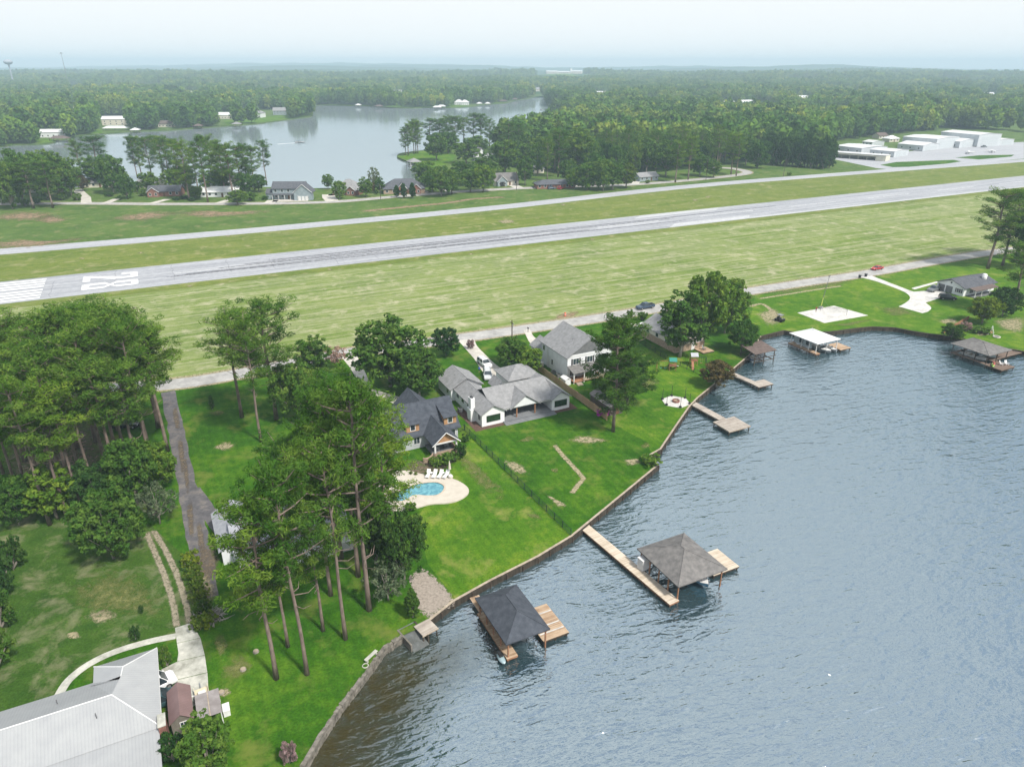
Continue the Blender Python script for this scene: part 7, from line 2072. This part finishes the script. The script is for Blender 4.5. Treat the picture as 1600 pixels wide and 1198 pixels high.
# ------------------------------------------------------------------ far shore
for a in (('shore_house','grey two-storey lake house with white roof on the left far shore',178,196,26,14,7,'gx',BEIGE,R_WHITE,R(10),3,2),
          ('shore_house','white lake house on the lawn of the far shore',397,184,22,13,6,'hip',SIDING,R_GREY2,R(-10),4,2),
          ('shore_house','grey lake house right of the white one on the far shore',437,180,18,12,6,'gx',GREYB,R_GREY2,R(10),4,2),
          ('shore_house','small pale house at the water on the far left shore',80,215,20,10,5,'gx',SIDING,R_WHITE,R(10),2.5,1),
          ('shore_house','pale house in the trees of the far shore left of the white lake house',350,186,16,12,5,'gx',BEIGE,R_WHITE,R(0),3,1),
          ('shore_house','pale cottage near the far shore trees right of the grey two-storey',258,199,16,10,4,'gx',BEIGE,R_BROWN,R(0),3,1),
          ('shore_house','white house at the water beneath the far hill, left of a pair',717,164,16,12,5,'hip',SIDING,R_WHITE,R(0),4,1),
          ('shore_house','white house at the water beneath the far hill, right of a pair',726,164.5,15,12,5,'hip',SIDING,R_WHITE,R(0),4,1),
          ('shore_house','white gabled house at the head of the lake narrows',782,149,26,14,8,'gy',SIDING,R_WHITE,R(0),5,2),
          ('shore_house','tan house at the head of the lake narrows',838,144,30,16,7,'hip',BEIGE,R_GREY2,R(0),5,1),
          ('shore_house','pale house right of the lake narrows head',852,142,30,16,7,'hip',SIDING,R_WHITE,R(0),5,1),
          ('shore_house','white house in the clearing behind the wood',1140,168,24,14,6,'gx',SIDING,R_WHITE,R(20),4,1),
          ('shore_house','long pale house in the clearing behind the wood',1172,166,30,14,6,'gx',BEIGE,R_WHITE,R(20),4,1),
          ('shore_house','house with pale hip roof at the little inlet behind the wood',1196,176,26,18,6,'hip',SIDING,R_GREY2,R(20),5,1),
          ('shore_house','pale roofed house showing in the right far trees',1012,162,22,14,6,'gx',BEIGE,R_WHITE,R(10),4,1),
          ('forest_house','pale roof in the right far forest, nearest the hangar wood',1255,158,26,16,6,'gx',BEIGE,R_WHITE,R(15),4,1),
          ('forest_house','pale roof in the right far forest above the evergreen screen',1330,150,30,16,6,'gx',SIDING,R_WHITE,R(10),4,1),
          ('forest_house','roof in the far forest above the small hangars',1420,160,26,16,6,'hip',BEIGE,R_GREY2,R(10),4,1),
          ('forest_house','pale roof in the far forest above the largest hangar',1545,152,30,16,6,'gx',SIDING,R_WHITE,R(10),4,1),
          ('forest_house','roof in the forest right of the lake narrows',940,150,26,16,6,'gx',BEIGE,R_WHITE,R(10),4,1),
          ('forest_house','pale roof in the left far forest above the grassy shore',300,150,26,16,6,'gx',SIDING,R_WHITE,R(0),4,1),
          ('forest_house','pale roof on the left ridge above the forest road',120,140,32,18,6,'gx',BEIGE,R_WHITE,R(0),4,1),
          ('forest_house','small roof in the forest above the white far shore house',420,146,26,16,6,'hip',BEIGE,R_GREY2,R(0),4,1),
          ('forest_house','small roof in the forest above the middle of the far shore',620,148,28,16,6,'gx',SIDING,R_WHITE,R(0),4,1),
          ('forest_house','pale house in the gap of trees above the middle hangar',1472,172,20,14,6,'gx',BEIGE,R_WHITE,R(10),4,1),
          ('shore_house','small roof showing in the trees at the far left edge',6,208,18,12,5,'gx',BEIGE,R_WHITE,R(10),3,1)):
    nm,lb,px,py,w_,d_,h_,rk,wm,rm,rt,ri,sn = a
    far_house(nm,lb,px,py,w_,d_,h_,rk,wm,rm,rt,ri,(),4,False,sn)
for px,py,w_,lb,rm in ((182,203.5,26,'long white-roofed boathouse below the grey two-storey lake house',R_WHITE),(94,220,16,'low boathouse by the grassy far left point',R_BROWN),(592,168.5,14,'brown boathouse on the middle of the far shore',R_BROWN),(560,166.5,10,'pale boathouse left of the brown one on the far shore',R_WHITE),
                       (690,168.5,14,'white boathouse at the foot of the far hill, left one',R_WHITE),(683,170,14,'white boat shelter at the foot of the far hill, lower one',R_WHITE),(749,164,10,'white boathouse by the far hill shore, left of two',R_WHITE),(762,164,10,'white boathouse by the far hill shore, right of two',R_WHITE),(786,160,16,'dark boathouse near the lake narrows',R_BROWN),(803,157,16,'reddish boathouse near the lake narrows',R_BROWN),
                       (212,206.5,8,'small white boat shelter by the far shore trees',R_WHITE),(370,197,10,'grey boathouse before the white far shore house',R_GREY2),(310,200,9,'dark small boathouse on the left far shore',R_BROWN)):
    x,y = G(px,py); o = thing('boathouse',lb,'boathouse',x,y,R(5))
    MB().hip(-w_/2,w_/2,-4,4,2.4,4.6,.5,.2).build('roof', rm, o); posts(o,[(-w_/2+.3,-3.7),(w_/2-.3,-3.7),(0,-3.7),(-w_/2+.3,3.7),(w_/2-.3,3.7)],-3,2.3,TIMBER,.3); MB().box(-w_/2,w_/2,2.6,4,-.4,-.1).build('deck', DECKG, o)
# lawns of the far shore
for pts in ([(105,209),(160,208.5),(160,203),(130,199),(110,200)],[(60,224.5),(84,221.5),(80,216),(50,218)],[(355,196),(400,192.5),(470,183.5),(488,179.5),(480,177),(440,180),(400,184),(350,189)],[(500,164.5),(560,165.5),(640,168.5),(700,168),(730,166.5),(725,164),(640,164.5),(560,162)],[(0,228),(20,226),(15,220),(0,220)],[(770,162.5),(800,157.5),(800,154),(775,158)],[(622,244.8),(650,237.5),(690,234),(712,243),(705,256),(672,262),(650,254)]):
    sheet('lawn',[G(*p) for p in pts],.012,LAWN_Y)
sheet('road',[G(*p) for p in [(112,205),(124,205),(122,192),(118,164),(113,164),(114,190),(100,192),(104,197),(112,197)]],.02,CONC)
cl_ = [(SCHOOL[0]+150*math.cos(a_*.35)*1.1, SCHOOL[1]-40+170*math.sin(a_*.35)) for a_ in range(18)]
m = MB(); m.add([(SCHOOL[0],SCHOOL[1]-40,rise(SCHOOL[0],SCHOOL[1]-40)+.6)]+[(p[0],p[1],rise(*p)+.6) for p in cl_],[(0,1+i,1+(i+1)%18) for i in range(18)])
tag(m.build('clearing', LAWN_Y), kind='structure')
# school on the far hill
x,y = G(878,128); o = thing('institution_building','long pale building complex on the far cleared hill','building',x,y,R(5),rise(x,y)-1)
for a,b_,hh in ((-70,-20,9),(-18,38,7),(40,92,10)):
    MB().box(a,b_,0,40,0,hh).build('wing_wall', BEIGE, o); MB().gable(a,b_,0,40,hh+.2,hh+4,'x',1).build('wing_roof', R_WHITE, o)
    for k in range(5): window(o,'-y',0,a+4+k*9,a+8+k*9,2,5,WHITE)
MB().box(38.2,46,5,13,0,22).build('tower', SIDING, o)
# water tower and mast
x,y = (14-800)/FPX*2300*math.cos(PITCH), 2300
o = thing('water_tower','distant pale water tower on the left horizon','water tower',x,y,0)
MB().blob((0,0,76),(12,12,7),1,0,20,12).build('tank', pm('haze tinted white tank',(.34,.37,.42)), o, smooth=True); MB().tube([(0,0,0),(0,0,60),(0,0,71)],[2.6,1.6,3],12).build('stem', pm('haze tinted white tank',(.34,.37,.42)), o)  # distance haze mixed into the tank and stem colour
x,y = (100-800)/FPX*2400*math.cos(PITCH), 2400
o = thing('radio_mast','thin radio mast rising above the left horizon trees','mast',x,y,0)
MB().tube([(0,0,0),(0,0,100)],[1.1,.5],6).build('mast_pole', DGREY, o); MB().blob((0,0,101),(4,4,1.6),1,0,10,6).build('mast_head', DGREY, o)

# ------------------------------------------------------------------ haze
m, n, l, b = nodes('haze air')
n.remove(b)
vp = n.new('ShaderNodeVolumePrincipled')
vp.inputs['Color'].default_value = (.66,.88,1.0,1)
vp.inputs['Density'].default_value = HAZE
vp.inputs['Anisotropy'].default_value = 0.0
l.new(vp.outputs['Volume'], n['Material Output'].inputs['Volume'])
tag(MB().box(-9700,9700,-280,9700,-8,138).build('haze', m), kind='stuff')
